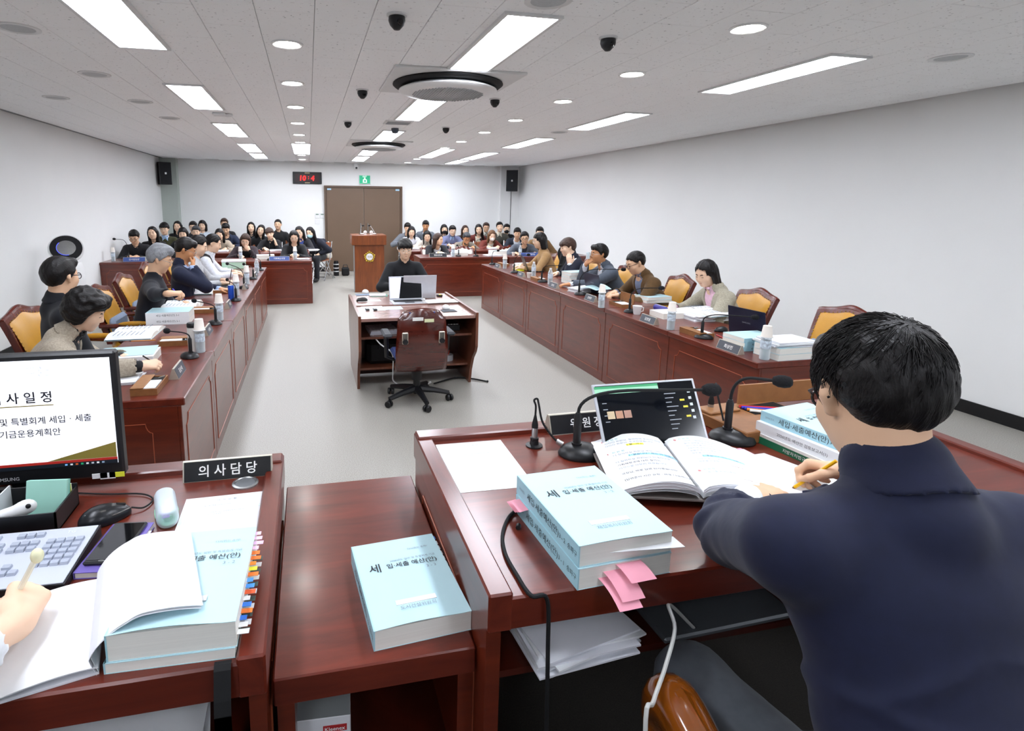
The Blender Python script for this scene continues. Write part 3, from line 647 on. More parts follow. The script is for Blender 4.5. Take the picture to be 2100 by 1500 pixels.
for k in range(5):
    a = -PI/2+0.12+k*2*PI/5; ca, sa = math.cos(a), math.sin(a)
    lg = MB().tube([(0.02*ca, 0.02*sa, 0.115), (0.16*ca, 0.16*sa, 0.10), (0.29*ca, 0.29*sa, 0.075)], [0.036, 0.026, 0.02], 8).build('base_leg', BLACKP, t, True)
    Rk = Matrix.Rotation(a+0.5, 3, 'Z') @ Matrix.Rotation(PI/2, 3, 'Y')
    c_ = MB()
    for s_ in (-0.017, 0.017):
        off = Rk @ Vector((0, 0, s_)); c_.lathe([(0, -0.011), (0.026, -0.011), (0.03, -0.006), (0.03, 0.006), (0.026, 0.011), (0, 0.011)], 16, (0.295*ca+off.x, 0.295*sa+off.y, 0.03), R=Rk)
    c_.tube([(0.29*ca, 0.29*sa, 0.08), (0.295*ca, 0.295*sa, 0.03)], 0.008, 6); c_.build('caster', BLACKP, lg, True)
# ------------------------------------------------------------------ people: bodies grown from blended distance fields
def rot_z(a): c, s = math.cos(a), math.sin(a); return np.array([[c, -s, 0], [s, c, 0], [0, 0, 1.0]])
def rot_x(a): c, s = math.cos(a), math.sin(a); return np.array([[1.0, 0, 0], [0, c, -s], [0, s, c]])
def rot_y(a): c, s = math.cos(a), math.sin(a); return np.array([[c, 0, s], [0, 1.0, 0], [-s, 0, c]])
V3 = lambda *a: np.array(a, float)

class Field:
    def __init__(s): s.p = []
    def cone(s, a, b, ra, rb, k=0.02, op='u'):
        a, b = np.array(a, float), np.array(b, float); r = max(ra, rb); s.p.append(('c', (a, b, ra, rb), k, op, np.minimum(a, b)-r, np.maximum(a, b)+r)); return s
    def chain(s, pts, rs, k=0.02):
        for i in range(len(pts)-1): s.cone(pts[i], pts[i+1], rs[i], rs[i+1], k)
        return s
    def ell(s, c, r, R=None, k=0.02, op='u'):
        c = np.array(c, float); r = np.array(r, float); m = r.max(); s.p.append(('e', (c, r, np.eye(3) if R is None else R), k, op, c-m, c+m)); return s
    def fun(s, f): s.p.append(('f', f, 0, 'f', None, None)); return s
    def bounds(s, pad=0.03):
        lo = np.min([p[4] for p in s.p if p[3] == 'u'], 0)-pad; hi = np.max([p[5] for p in s.p if p[3] == 'u'], 0)+pad; return lo, hi
    def eval(s, xs, ys, zs):
        D = np.full((len(xs), len(ys), len(zs)), 0.2, np.float32)
        for typ, q, k, op, lo, hi in s.p:
            if typ == 'f':
                D = q(D, xs[:, None, None], ys[None, :, None], zs[None, None, :]); continue
            pad = k+0.045; ax = (xs, ys, zs); sl = []
            for d in range(3):
                i0, i1 = np.searchsorted(ax[d], lo[d]-pad), np.searchsorted(ax[d], hi[d]+pad); sl.append(slice(i0, i1))
            if any(q_.stop <= q_.start for q_ in sl): continue
            X = xs[sl[0]][:, None, None]; Y = ys[sl[1]][None, :, None]; Z = zs[sl[2]][None, None, :]
            if typ == 'c':
                a, b, ra, rb = q; ba = b-a; L2 = max(ba@ba, 1e-12)
                t = np.clip(((X-a[0])*ba[0]+(Y-a[1])*ba[1]+(Z-a[2])*ba[2])/L2, 0, 1)
                d = np.sqrt((X-a[0]-t*ba[0])**2+(Y-a[1]-t*ba[1])**2+(Z-a[2]-t*ba[2])**2)-(ra+(rb-ra)*t)
            else:
                c, r, R = q; x, y, z = X-c[0], Y-c[1], Z-c[2]
                u, v, w = [R[0, i]*x+R[1, i]*y+R[2, i]*z for i in range(3)]
                k0 = np.sqrt((u/r[0])**2+(v/r[1])**2+(w/r[2])**2); k1 = np.sqrt((u/r[0]**2)**2+(v/r[1]**2)**2+(w/r[2]**2)**2)+1e-9; d = k0*(k0-1)/k1
            E = D[tuple(sl)]
            if op == 'u':
                h = np.clip(0.5+0.5*(E-d)/k, 0, 1); D[tuple(sl)] = E*(1-h)+d*h-k*h*(1-h)
            else:
                h = np.clip(0.5-0.5*(E+d)/k, 0, 1); D[tuple(sl)] = E*(1-h)+(-d)*h+k*h*(1-h)
        return D
_E = [(0, 1), (2, 3), (4, 5), (6, 7), (0, 2), (1, 3), (4, 6), (5, 7), (0, 4), (1, 5), (2, 6), (3, 7)]
_C = np.array([(i, j, k) for i in (0, 1) for j in (0, 1) for k in (0, 1)])
def polygonise(fld, h, lo=None, hi=None):
    if lo is None: lo, hi = fld.bounds()
    xs, ys, zs = [np.arange(lo[d], hi[d]+h, h, dtype=np.float32) for d in range(3)]
    D = fld.eval(xs, ys, zs); ins = D < 0
    n = np.array(D.shape)-1
    cnt = sum(ins[i:i+n[0], j:j+n[1], k:k+n[2]].astype(np.int8) for i, j, k in _C)
    act = np.argwhere((cnt > 0) & (cnt < 8))
    if len(act) == 0: return np.zeros((0, 3)), np.zeros((0, 4), int)
    cv = np.stack([D[act[:, 0]+c[0], act[:, 1]+c[1], act[:, 2]+c[2]] for c in _C], 1)
    P = np.zeros((len(act), 3)); N = np.zeros(len(act))
    for a, b in _E:
        m = (cv[:, a] < 0) != (cv[:, b] < 0); t = np.where(m, cv[:, a]/np.where(m, cv[:, a]-cv[:, b], 1), 0)
        P += np.where(m[:, None], _C[a]+(_C[b]-_C[a])*t[:, None], 0); N += m
    P = (act+P/N[:, None])*h+np.array([xs[0], ys[0], zs[0]])
    idx = np.full(tuple(n), -1, np.int64); idx[act[:, 0], act[:, 1], act[:, 2]] = np.arange(len(act)); F = []
    for d in range(3):
        sl0 = [slice(None)]*3; sl1 = [slice(None)]*3; sl0[d] = slice(0, -1); sl1[d] = slice(1, None)
        A, B = ins[tuple(sl0)], ins[tuple(sl1)]; e = np.argwhere(A != B); o1, o2 = (d+1) % 3, (d+2) % 3
        e = e[(e[:, o1] > 0) & (e[:, o2] > 0) & (e[:, o1] < n[o1]) & (e[:, o2] < n[o2])]
        if not len(e): continue
        u = np.zeros(3, int); u[o1] = 1; v = np.zeros(3, int); v[o2] = 1
        q = np.stack([idx[tuple((e-u-v).T)], idx[tuple((e-v).T)], idx[tuple(e.T)], idx[tuple((e-u).T)]], 1)
        fl_ = A[tuple(e.T)]; q = np.where(fl_[:, None], q, q[:, ::-1]); F.append(q)
    F = np.concatenate(F); F = F[(F >= 0).all(1)]
    return P, F
def np_mesh(name, P, F):
    me = bpy.data.meshes.new(name); me.vertices.add(len(P)); me.vertices.foreach_set('co', np.asarray(P, np.float32).ravel())
    me.loops.add(F.size); me.loops.foreach_set('vertex_index', F.astype(np.int32).ravel())
    me.polygons.add(len(F)); me.polygons.foreach_set('loop_start', np.arange(0, F.size, 4, dtype=np.int32)); me.polygons.foreach_set('loop_total', np.full(len(F), 4, np.int32))
    me.update(calc_edges=True); me.validate(); me.shade_smooth(); return me
def merge(parts):
    P, F, n = [], [], 0
    for p, f in parts: P.append(p); F.append(f+n); n += len(p)
    return np.concatenate(P), np.concatenate(F)
def field_obj(name, fld, h, m, parent):
    P, F = polygonise(fld, h); return mesh_obj(name, np_mesh(name, P, F), m, parent)
def unit(v): v = np.array(v, float); return v/np.linalg.norm(v)
def ik(S, Wt, pole, la, lb):
    d = Wt-S; L = np.linalg.norm(d); L2 = min(L, (la+lb)*0.985); L2 = max(L2, abs(la-lb)+0.02); u = d/L; Wt = S+u*L2
    a = (la*la-lb*lb+L2*L2)/(2*L2); hgt = math.sqrt(max(0, la*la-a*a)); p = pole-u*(pole@u); p = unit(p)
    return S+u*a+p*hgt, Wt
CURL = {'rest': (18, 25, 18), 'flat': (6, 8, 6), 'grip': (50, 60, 35), 'fist': (72, 85, 55), 'cup': (35, 45, 30), 'pen': (48, 55, 25)}
def hand_field(f, W, d, n, side, pose, s=1.0):
    """palm and five fingers; returns the tips of thumb and index"""
    d = unit(d); n = unit(n-d*(n@d)); tv = np.cross(d, n)*side
    cur = CURL[pose]; tips = []
    kn = [(0.088, 0.030), (0.092, 0.010), (0.087, -0.010), (0.078, -0.028)]; ln = [0.072, 0.080, 0.074, 0.058]
    for i, ((kd, kt), L) in enumerate(zip(kn, ln)):
        K = W+(d*kd+tv*kt)*s; f.cone(W+(d*0.012+tv*kt*0.55)*s, K, 0.0155*s, 0.0125*s, 0.012)
        a = 0.0; p = K; extra = 0 if pose != 'pen' else i*10; fd = unit(d+tv*kt*0.9)
        for j, (fr, r0, r1) in enumerate(((0.45, 0.0105, 0.0095), (0.31, 0.0095, 0.0085), (0.24, 0.0085, 0.007))):
            a += math.radians(cur[j]+extra*(0.8 if j < 2 else 0)); dd = fd*math.cos(a)+n*math.sin(a); q = p+dd*L*fr*s; f.cone(p, q, r0*s, r1*s, 0.004); p = q
        tips.append(p)
    T0 = W+(d*0.022+tv*0.022)*s
    if pose in ('grip', 'pen', 'cup', 'fist'): T1 = T0+unit(tv*0.75+d*0.75+n*0.45)*0.042*s; T2 = T1+unit(d*0.85-tv*0.05+n*0.55)*0.034*s; T3 = T2+unit(d*0.8-tv*0.35+n*0.4)*0.026*s
    else: T1 = T0+unit(tv*0.8+d*0.7+n*0.2)*0.042*s; T2 = T1+unit(d*0.9+tv*0.25+n*0.2)*0.034*s; T3 = T2+unit(d*0.95+n*0.2)*0.026*s
    f.cone(T0, T1, 0.017*s, 0.0125*s, 0.012).cone(T1, T2, 0.0115*s, 0.0105*s, 0.006).cone(T2, T3, 0.0105*s, 0.008*s, 0.005)
    return T3, tips[0]

def hair_field(style, to_head, Rh, C, s):
    """to_head maps a head-frame point to person-local"""
    f = Field(); R = Rh
    def E(c, r, k=0.02, op='u'): f.ell(to_head(c), np.array(r)*s, R, k, op)
    def K(a, b, ra, rb, k=0.02): f.cone(to_head(a), to_head(b), ra*s, rb*s, k)
    def local(X, Y, Z):
        x, y, z = X-C[0], Y-C[1], Z-C[2]; return [(R[0, i]*x+R[1, i]*y+R[2, i]*z)/s for i in range(3)]
    nz = 0.0
    if style in ('short', 'crop', 'bowl', 'swept', 'part'):
        th = {'crop': 0.008, 'short': 0.013, 'part': 0.015, 'bowl': 0.018, 'swept': 0.016}[style]
        E((0, -0.014, 0.034), (0.075+th, 0.093+th, 0.085+th))
        E((0, -0.055, 0.0), (0.068+th*0.6, 0.055+th*0.5, 0.075), 0.03)
        if style in ('short', 'part'): K((-0.04, 0.06, 0.088), (0.035, 0.062, 0.09), 0.024, 0.026, 0.03)
        if style == 'bowl': K((-0.045, 0.06, 0.055), (0.045, 0.06, 0.055), 0.034, 0.034, 0.03)
        if style == 'swept': K((-0.04, 0.058, 0.092), (0.03, 0.066, 0.102), 0.03, 0.034, 0.03); K((0.0, 0.02, 0.11), (0.0, -0.05, 0.1), 0.03, 0.03, 0.04)
        fz = {'crop': 0.066, 'short': 0.055, 'part': 0.058, 'bowl': 0.034, 'swept': 0.062}[style]; sd = -0.012 if style != 'crop' else 0.008
        def cut(D, X, Y, Z):
            x, y, z = local(X, Y, Z)
            hl = np.interp(y, [-0.13, -0.075, -0.035, -0.022, 0.012, 0.03, 0.055, 0.075, 0.14], [-0.082, -0.08, -0.045, 0.012, -0.0+sd, 0.018, fz*0.75+0.008, fz, fz])
            D = D+0.0105*np.clip((0.03-z)/0.09, 0, 1)*(1 if style != 'bowl' else 0.3)
            wav = 0.006*np.sin(x*160)+0.004*np.sin(x*330+1)
            return np.maximum(D+0.0022*np.sin(x*190+y*60)*np.sin(z*90+x*70), (hl+np.where(y > 0.04, wav, 0)-z)*0.85*s).astype(np.float32)
        f.fun(cut)
    elif style == 'curly':
        E((0, -0.02, 0.045), (0.108, 0.118, 0.105)); E((0, -0.06, -0.02), (0.1, 0.075, 0.075), 0.04)
        for sx in (-1, 1): E((sx*0.078, -0.012, -0.012), (0.034, 0.048, 0.062), 0.03)
        K((-0.06, 0.062, 0.085), (0.06, 0.066, 0.09), 0.036, 0.036, 0.03)
        def cut(D, X, Y, Z):
            x, y, z = local(X, Y, Z); hl = np.interp(y, [-0.15, -0.04, 0.02, 0.035, 0.06, 0.09, 0.15], [-0.11, -0.1, -0.06, -0.005, 0.04, 0.052, 0.052])
            return np.maximum(D+0.006*np.sin(x*75+1)*np.sin(y*80)*np.sin(z*85+2)+0.003*np.sin(x*170+z*140), (hl-z)*0.85*s).astype(np.float32)
        f.fun(cut)
    else:
        ln = {'long': 0.27, 'bob': 0.12, 'shoulder': 0.18, 'tied': 0.0, 'sidebob': 0.11}[style]
        E((0, -0.014, 0.036), (0.087, 0.106, 0.098)); E((0, -0.06, -0.005), (0.08, 0.058, 0.085), 0.03)
        if ln:
            for sx in (-1, 1):
                K((sx*0.074, -0.004, 0.02), (sx*(0.084 if 'bob' not in style else 0.078), -0.006, -ln), 0.024, 0.02, 0.02)
                K((sx*0.06, -0.04, 0.0), (sx*0.066, -0.05, -ln), 0.042, 0.036, 0.03)
            K((0, -0.07, 0.0), (0, -0.085, -ln), 0.05, 0.04, 0.03)
        else:
            E((0, -0.112, -0.01), (0.03, 0.03, 0.03), 0.02)
        bang = 0.04 if style == 'bob' else 0.062
        def cut(D, X, Y, Z):
            x, y, z = local(X, Y, Z)
            face = np.maximum.reduce([np.abs(x)-(0.06-0.1*np.clip(z, -0.2, 0.08)), 0.014-y-0.15*np.clip(-z, 0, 0.1)+0*x, z-(bang+0.02*(1-np.abs(x)/0.055))*np.ones_like(y)])
            D = np.maximum(D, -face*s)
            if not ln: D = np.maximum(D, (np.interp(y, [-0.14, -0.03, 0.0, 0.03, 0.14], [-0.06, -0.03, 0.03, 0.03, 0.03])-z)*0.85*s)
            part = 0.006*np.exp(-((x-0.012)/0.006)**2)*(z > 0.07)
            return (D+part+0.0022*np.sin(x*220+np.where(np.abs(x) > 0.05, y*200, 0))).astype(np.float32)
        f.fun(cut)
    return f

def clothm(c, kind):
    n = f'cloth_{kind}_{c}'
    return MATS.get(n) or mat(n, c, 0.85, noise=(45 if kind != 'tweed' else 110, 0.10 if kind != 'tweed' else 0.22), bump=(9, 0.25), sheen=0.08)
HAIRM = {'b': HAIRB, 'br': HAIRBR, 'lb': HAIRLB, 'g': HAIRG, 'sp': HAIRSP}
def person(label, head, az, hyaw=0, hpitch=8, hroll=0, hair='short', hc='b', skin=0, top='suit', c1='1c2233', c2='eef0f2', tie=None, glasses=None, mask=None,
           L=('desk',), R=('desk',), near=False, female=False, floor=0.0, deskz=0.75, pants='22242a', res=None, lean=None, legs=True, wide=1.0, pen=None, spread=0.0, neck=0.165, wrinkle=0.0, knees=None, slv=0.9, strands=0):
    """head: world position of the head centre; az: direction the body faces, degrees clockwise from +y"""
    q = res or (0.0078 if near else 0.0125)
    wf = (0.9 if female else 1.0)*wide
    th = -math.radians(az); Rz = rot_z(th); head = np.array(head, float)
    # spine lean that puts the head at its height
    zt = head[2]-floor; LS, LH, PZ = 0.53, neck, 0.55; sc = 1.0
    up = lambda ph: PZ+LS*math.cos(ph)+LH*math.cos(ph*0.55+math.radians(hpitch)*0.35)
    if lean is not None: ph = math.radians(lean); sc = 1.0; dz = zt-up(ph); PZ += dz
    else:
        ph = math.radians(4); best = 9
        for k in range(4, 56):
            e = abs(up(math.radians(k))-zt)
            if e < best: best, ph = e, math.radians(k)
        PZ += zt-up(ph)
    sd = V3(0, math.sin(ph), math.cos(ph)); fd = V3(0, math.cos(ph), -math.sin(ph)); ex = V3(1, 0, 0); P0 = V3(0, 0, PZ)
    sp = lambda x, y, z: P0+ex*x+fd*y+sd*z        # spine frame
    Rs = np.stack([ex, fd, sd], 1)
    N = sp(0, -0.01, LS); a2 = ph*0.55+math.radians(hpitch)*0.35
    C = N+V3(0, math.sin(a2), math.cos(a2))*LH+V3(0, 0.012, 0)
    Rh = rot_z(-math.radians(hyaw)) @ rot_x(-math.radians(hpitch)) @ rot_y(math.radians(hroll)); hs = 0.96 if female else 1.0
    th_ = lambda p: C+Rh @ (np.array(p, float)*hs)
    root = thing('person', label, 'person', (0, 0, 0), th)
    base = head-Rz @ C; root.location = (float(base[0]), float(base[1]), floor)
    inv = lambda p: Rz.T @ (np.array(p, float)-np.array([base[0], base[1], floor]))
    skm = SKINS[skin]; D_ = deskz-floor
    KX, KY = knees or (0.12+spread, 0.42)
    # arms
    arms = []
    for side, spec in ((-1, L), (1, R)):
        S = sp(side*0.168*wf, -0.005, LS-0.085); pose = 'rest'; dn = None
        k = spec[0]
        if k == 'desk':
            dx, dy = (spec[1:3] if len(spec) > 2 else (0.13, 0.36)); Wt = V3(side*dx, N[1]+dy-0.05, D_+0.038); d = V3(-side*0.35, 1, -0.08); n = V3(0, 0, -1); pole = V3(side*0.9, -0.3, -0.6); pose = spec[3] if len(spec) > 3 else 'rest'
        elif k == 'at':      # world position, direction and palm normal in world axes
            Wt = inv(spec[1]); d = Rz.T @ np.array(spec[2], float); n = Rz.T @ np.array(spec[3], float); pose = spec[4]; pole = Rz.T @ np.array(spec[5], float) if len(spec) > 5 else V3(side*0.9, -0.2, -0.8)
        elif k == 'cheek': Wt = th_((side*0.09, 0.045, -0.23)); d = Rh @ V3(-side*0.05, -0.1, 1); n = Rh @ V3(-side*1.0, -0.25, 0.1); pose = 'rest'; pole = V3(side*0.35, 0.25, -1)
        elif k == 'mouth': Wt = th_((side*0.085, 0.13, -0.14)); d = Rh @ V3(-side*0.75, -0.1, 0.65); n = Rh @ V3(-side*0.1, -1, -0.2); pose = 'cup'; pole = V3(side*0.5, 0.2, -1)
        elif k == 'lap': Wt = V3(side*0.12, 0.26, PZ+0.06); d = V3(-side*0.2, 1, -0.2); n = V3(0, 0, -1); pole = V3(side, -0.3, -0.4)
        E, Wt = ik(S, Wt, pole, 0.285*(0.95 if female else 1), 0.255*(0.95 if female else 1))
        arms.append((side, S, E, Wt, unit(d), unit(n), pose))
    # --- skin body
    f = Field()
    H = lambda c, r, k=0.02, op='u': f.ell(th_(c), np.array(r)*hs, Rh, k, op)
    HK = lambda a, b, ra, rb, k=0.012: f.cone(th_(a), th_(b), ra*hs, rb*hs, k)
    H((0, -0.014, 0.034), (0.075, 0.093, 0.085)); H((0, 0.022, -0.025), (0.064, 0.068, 0.085), 0.03); H((0, 0.03, -0.07), (0.05, 0.05, 0.042), 0.03); HK((-0.008, 0.064, -0.098), (0.008, 0.064, -0.098), 0.016, 0.016, 0.02)
    HK((-0.036, 0.068, 0.026), (0.036, 0.068, 0.026), 0.014, 0.014, 0.02)
    for sx in (-1, 1):
        H((sx*0.031, 0.102, 0.006), (0.017, 0.018, 0.013), 0.012, 's'); H((sx*0.031, 0.074, 0.004), (0.015, 0.014, 0.013), 0.008)
        H((sx*0.037, 0.058, -0.03), (0.026, 0.026, 0.024), 0.03)
        HK((sx*0.075, -0.012, 0.014), (sx*0.079, -0.014, -0.006), 0.012, 0.012, 0.006); HK((sx*0.079, -0.014, -0.006), (sx*0.073, -0.004, -0.034), 0.012, 0.008, 0.006)
    HK((0, 0.084, 0.016), (0, 0.1, -0.026), 0.0085, 0.0125, 0.012); HK((-0.011, 0.09, -0.032), (0.011, 0.09, -0.032), 0.0085, 0.0085, 0.008)
    HK((-0.016, 0.079, -0.064), (0.016, 0.079, -0.064), 0.009, 0.009, 0.012)
    f.cone(th_((0, -0.025, -0.06)), N+V3(0, -0.01, -0.02), 0.052 if not female else 0.045, 0.062 if not female else 0.053, 0.03)
    for side in (-1, 1): f.cone(sp(0, -0.015, LS-0.01), sp(side*0.14*wf, -0.005, LS-0.085), 0.04, 0.045, 0.04)
    f.ell(sp(0, 0.0, 0.36), (0.145*wf, 0.095, 0.16), Rs, 0.05); f.ell(sp(0, 0, 0.18), (0.13*wf, 0.09, 0.15), Rs, 0.05); f.ell(sp(0, 0, 0.02), (0.145, 0.1, 0.1), Rs, 0.05)
    boxes = [(C-V3(0.16, 0.16, 0.17), C+V3(0.16, 0.16, 0.16), q)]
    tips = {}
    for side, S, E, Wt, d, n, pose in arms:
        f.chain([S, E, Wt], [0.045, 0.036, 0.024], 0.02)
        f.cone(Wt, Wt+d*0.03, 0.024, 0.022, 0.02)
        tips[side] = hand_field(f, Wt, d, n, side, pose, 0.92 if female else 1.0)
        c = Wt+d*0.075; hq = 0.005 if near else 0.0095
        boxes.append((c-0.125, c+0.125, hq if not res else min(res, hq)))
    if slv < 0.8:
        for side, S, E, Wt, d, n, pose in arms: c = E*0.35+Wt*0.65; boxes.append((c-0.16, c+0.16, 0.0065))
    if legs:
        for sx in (-1, 1): f.chain([V3(sx*0.09, 0.02, PZ-0.02), V3(sx*KX, KY, PZ-0.03), V3(sx*KX, KY-0.02, 0.09)], [0.07, 0.05, 0.04], 0.03)
    lo, hi = f.bounds(); parts = []
    P, F = polygonise(f, 0.028, lo, hi)
    ib = np.zeros(len(P), bool)
    for a, b, h in boxes: ib |= ((P > a+0.026) & (P < b-0.026)).all(1)
    F = F[~ib[F].all(1)]; used = np.unique(F); mp = np.full(len(P), -1); mp[used] = np.arange(len(used)); parts.append((P[used], mp[F]))
    done = []
    for a, b, h in boxes:
        p, F = polygonise(f, h, a, b)
        for a2_, b2_ in done:
            inn = ((p > a2_+h) & (p < b2_-h)).all(1); F = F[~inn[F].all(1)]
        used = np.unique(F); mp = np.full(len(p), -1); mp[used] = np.arange(len(used)); parts.append((p[used], mp[F])); done.append((a, b))
    P, F = merge(parts); mesh_obj('body', np_mesh('body', P, F), skm, root)
    # --- clothing
    kind = top; tw = 'tweed' if kind in ('blazer',) else 'plain'; m1 = clothm(c1, tw)
    hq = q*1.25
    def torso(f, g, arm=True, ga=None):
        f.ell(sp(0, 0.005, 0.37), (0.158*wf+g, 0.108+g, 0.165), Rs, 0.05); f.ell(sp(0, 0, 0.2), (0.145*wf+g, 0.103+g, 0.17), Rs, 0.05); f.ell(sp(0, 0, 0.03), (0.165+g*0.5, 0.12+g, 0.13), Rs, 0.05)
        if female: f.ell(sp(0, 0.06, 0.33), (0.13, 0.065+g, 0.075), Rs, 0.04)
        for side, S, E, Wt, d, n, pose in arms:
            f.cone(sp(0, -0.018, LS-0.03), sp(side*0.15*wf, -0.008, LS-0.085), 0.048+g, 0.056+g, 0.04)
            if arm:
                gg = g if ga is None else ga
                f.cone(S, E, 0.06+gg, 0.05+gg, 0.035); f.cone(E, E+(Wt-E)*slv, 0.05+gg, 0.037+gg, 0.03)
        return f
    def neck_hole(f, r, top_=0.12): f.cone(sp(0, 0.005, LS-0.005), N+(C-N)*0.9+V3(0, 0.0, 0), r, r+0.004, 0.004, 's')
    def sleeve_ends(f):
        for side, S, E, Wt, d, n, pose in arms:
            u = unit(Wt-E); We = E+(Wt-E)*(slv+0.1); f.cone(We-u*0.012, We+u*0.14, 0.045, 0.08, 0.004, 's')
    if kind in ('suit', 'blazer', 'open'):
        f = torso(Field(), 0.012)
        f.cone(sp(0, -0.03, LS-0.05), sp(0, -0.015, LS+0.03), 0.088, 0.072, 0.02)
        vz = {'suit': 0.2, 'blazer': 0.24, 'open': 0.0}[kind]; slope = {'suit': 0.24, 'blazer': 0.27, 'open': 0.14}[kind]
        def vcut(D, X, Y, Z):
            x, y, z = X-P0[0], Y-P0[1], Z-P0[2]; lx = x; ly = fd[1]*y+fd[2]*z; lz = sd[1]*y+sd[2]*z
            e = np.abs(lx)-np.clip((lz-vz)*slope, 0, 0.085)+0*ly
            lap = (e > 0.0) & (e < 0.05) & (ly > 0.03) & (lz > vz)
            D = D-np.where(lap, 0.006, 0.0)
            v = np.maximum(e, np.maximum(0.02-ly, vz-lz))
            return np.maximum(D, -v*0.9).astype(np.float32)
        f.fun(vcut); neck_hole(f, 0.058); sleeve_ends(f)
        if wrinkle:
            Es = [a[2] for a in arms]
            def wr(D, X, Y, Z):
                for e in Es:
                    g = np.exp(-((X-e[0])**2+(Y-e[1])**2+(Z-e[2])**2)/0.012); D = D+wrinkle*g*np.sin((X-e[0])*70+(Z-e[2])*55+4*np.sin((Y-e[1])*25))
                lz = sd[1]*(Y-P0[1])+sd[2]*(Z-P0[2])
                for z0, sl_, ph_ in ((0.22, 0.5, 0.0), (0.30, -0.35, 1.0), (0.12, 0.25, 2.0)):
                    D = D-wrinkle*0.9*np.exp(-((lz-z0-sl_*np.abs(X)*0.6-0.02*np.sin(X*14+ph_))/0.012)**2)*np.exp(-((np.abs(X)-0.1)/0.09)**2)
                return D.astype(np.float32)
            f.fun(wr)
        field_obj('jacket', f, hq, m1, root)
        if near:
            f = Field(); f.cone(sp(0, -0.026, LS-0.02), sp(0, -0.016, LS+0.032), 0.091, 0.0755, 0.02)
            def cc(D, X, Y, Z):
                x, y, z = X-P0[0], Y-P0[1], Z-P0[2]; ly = fd[1]*y+fd[2]*z; lz = sd[1]*y+sd[2]*z
                return np.maximum.reduce([D, ly-0.012-0.25*np.abs(x)+0*lz, (LS+0.004)-lz-0.12*np.abs(x)+0*ly]).astype(np.float32)
            f.fun(cc); neck_hole(f, 0.059)
            field_obj('jacket_collar', f, hq, m1, root)
        f = torso(Field(), 0.0, False); f.cone(sp(0, -0.02, LS-0.05), sp(0, -0.004, LS+0.044), 0.075, 0.06, 0.02); neck_hole(f, 0.05)
        for side, S, E, Wt, d, n, pose in arms: u = unit(Wt-E); f.cone(Wt-u*0.09, Wt-u*0.004, 0.036, 0.034, 0.005)
        if kind == 'suit':
            def vc(D, X, Y, Z):
                x, y, z = X-P0[0], Y-P0[1], Z-P0[2]; ly = fd[1]*y+fd[2]*z; lz = sd[1]*y+sd[2]*z
                v = np.maximum(np.abs(x)-np.clip((lz-(LS-0.035))*0.5, 0, 0.05), 0.03-ly); return np.maximum(D, -v).astype(np.float32)
            f.fun(vc)
        field_obj('shirt', f, hq*1.35, clothm(c2, 'plain'), root)
        if tie:
            b = MB(); pts = []
            for zz in np.linspace(LS-0.015, 0.14, 10):
                yy = 0.0
                for off, r, cz, rz in ((0.005, 0.109, 0.37, 0.165), (0.0, 0.104, 0.2, 0.17)):
                    e = 1-((zz-cz)/rz)**2
                    if e > 0: yy = max(yy, off+r*math.sqrt(e))
                yy = max(yy, 0.066)+0.010; pts.append((zz, yy))
            vs = []; fs = []
            for i, (zz, yy) in enumerate(pts):
                w = 0.019 if i == 0 else (0.013 if i == 1 else 0.014+0.022*i/9)
                for sx, dy in ((-1, -0.004), (0, 0.004), (1, -0.004)): vs.append(sp(sx*w, yy+dy, zz))
            for i in range(9):
                for j in range(2): fs.append((i*3+j, i*3+j+1, (i+1)*3+j+1, (i+1)*3+j))
            b.add(vs, fs); b.build('tie', mat('tie_'+tie, tie, 0.6, noise=(90, 0.2)), root, True)
    else:
        f = torso(Field(), 0.006 if kind != 'coat' else 0.014)
        if kind in ('turtle', 'coat'): f.cone(sp(0, -0.02, LS-0.04), N+(C-N)*0.36, 0.074, 0.062 if kind == 'turtle' else 0.075, 0.02)
        if kind in ('tee', 'knit'): f.cone(sp(0, -0.02, LS-0.04), sp(0, -0.012, LS+0.012), 0.078, 0.068, 0.03)
        neck_hole(f, 0.05 if kind != 'collar' else 0.052); sleeve_ends(f)
        if kind == 'vest':
            pass
        field_obj('jacket' if kind == 'coat' else 'sweater', f, hq, m1, root)
        if kind in ('collar', 'coat', 'vest'):
            f = Field(); f.cone(sp(0, -0.025, LS-0.045), sp(0, 0.0, LS+0.03), 0.088, 0.064, 0.02); neck_hole(f, 0.05)
            for sx in (-1, 1): f.cone(sp(sx*0.03, 0.05, LS-0.005), sp(sx*0.055, 0.085, LS-0.075), 0.018, 0.012, 0.02)
            field_obj('shirt_collar', f, hq, clothm(c2, 'plain'), root)
        if kind == 'vest':
            f = torso(Field(), 0.014, False); f.fun(lambda D, X, Y, Z: np.maximum(D, -(np.maximum(np.abs(X-P0[0])-np.clip(((sd[1]*(Y-P0[1])+sd[2]*(Z-P0[2]))-0.1)*0.2, 0, 0.09), 0.02-(fd[1]*(Y-P0[1])+fd[2]*(Z-P0[2]))))).astype(np.float32)); neck_hole(f, 0.075)
            field_obj('knitted_vest', f, hq, clothm('1d1c1f', 'plain'), root)
    if legs:
        f = Field()
        f.ell(sp(0, 0.0, -0.02), (0.17, 0.125, 0.11), Rs, 0.04)
        for sx in (-1, 1): f.chain([V3(sx*0.09, 0.02, PZ-0.03), V3(sx*KX, KY, PZ-0.03), V3(sx*KX, KY-0.02, 0.08)], [0.09, 0.07, 0.056], 0.03)
        field_obj('trousers', f, 0.03 if not near else 0.02, clothm(pants, 'plain'), root)
        for sx in (-1, 1): MB().sphere((sx*KX, KY+0.04, 0.045), (0.045, 0.13, 0.045), 12, 8).build('shoe', BLACKP, root, True)
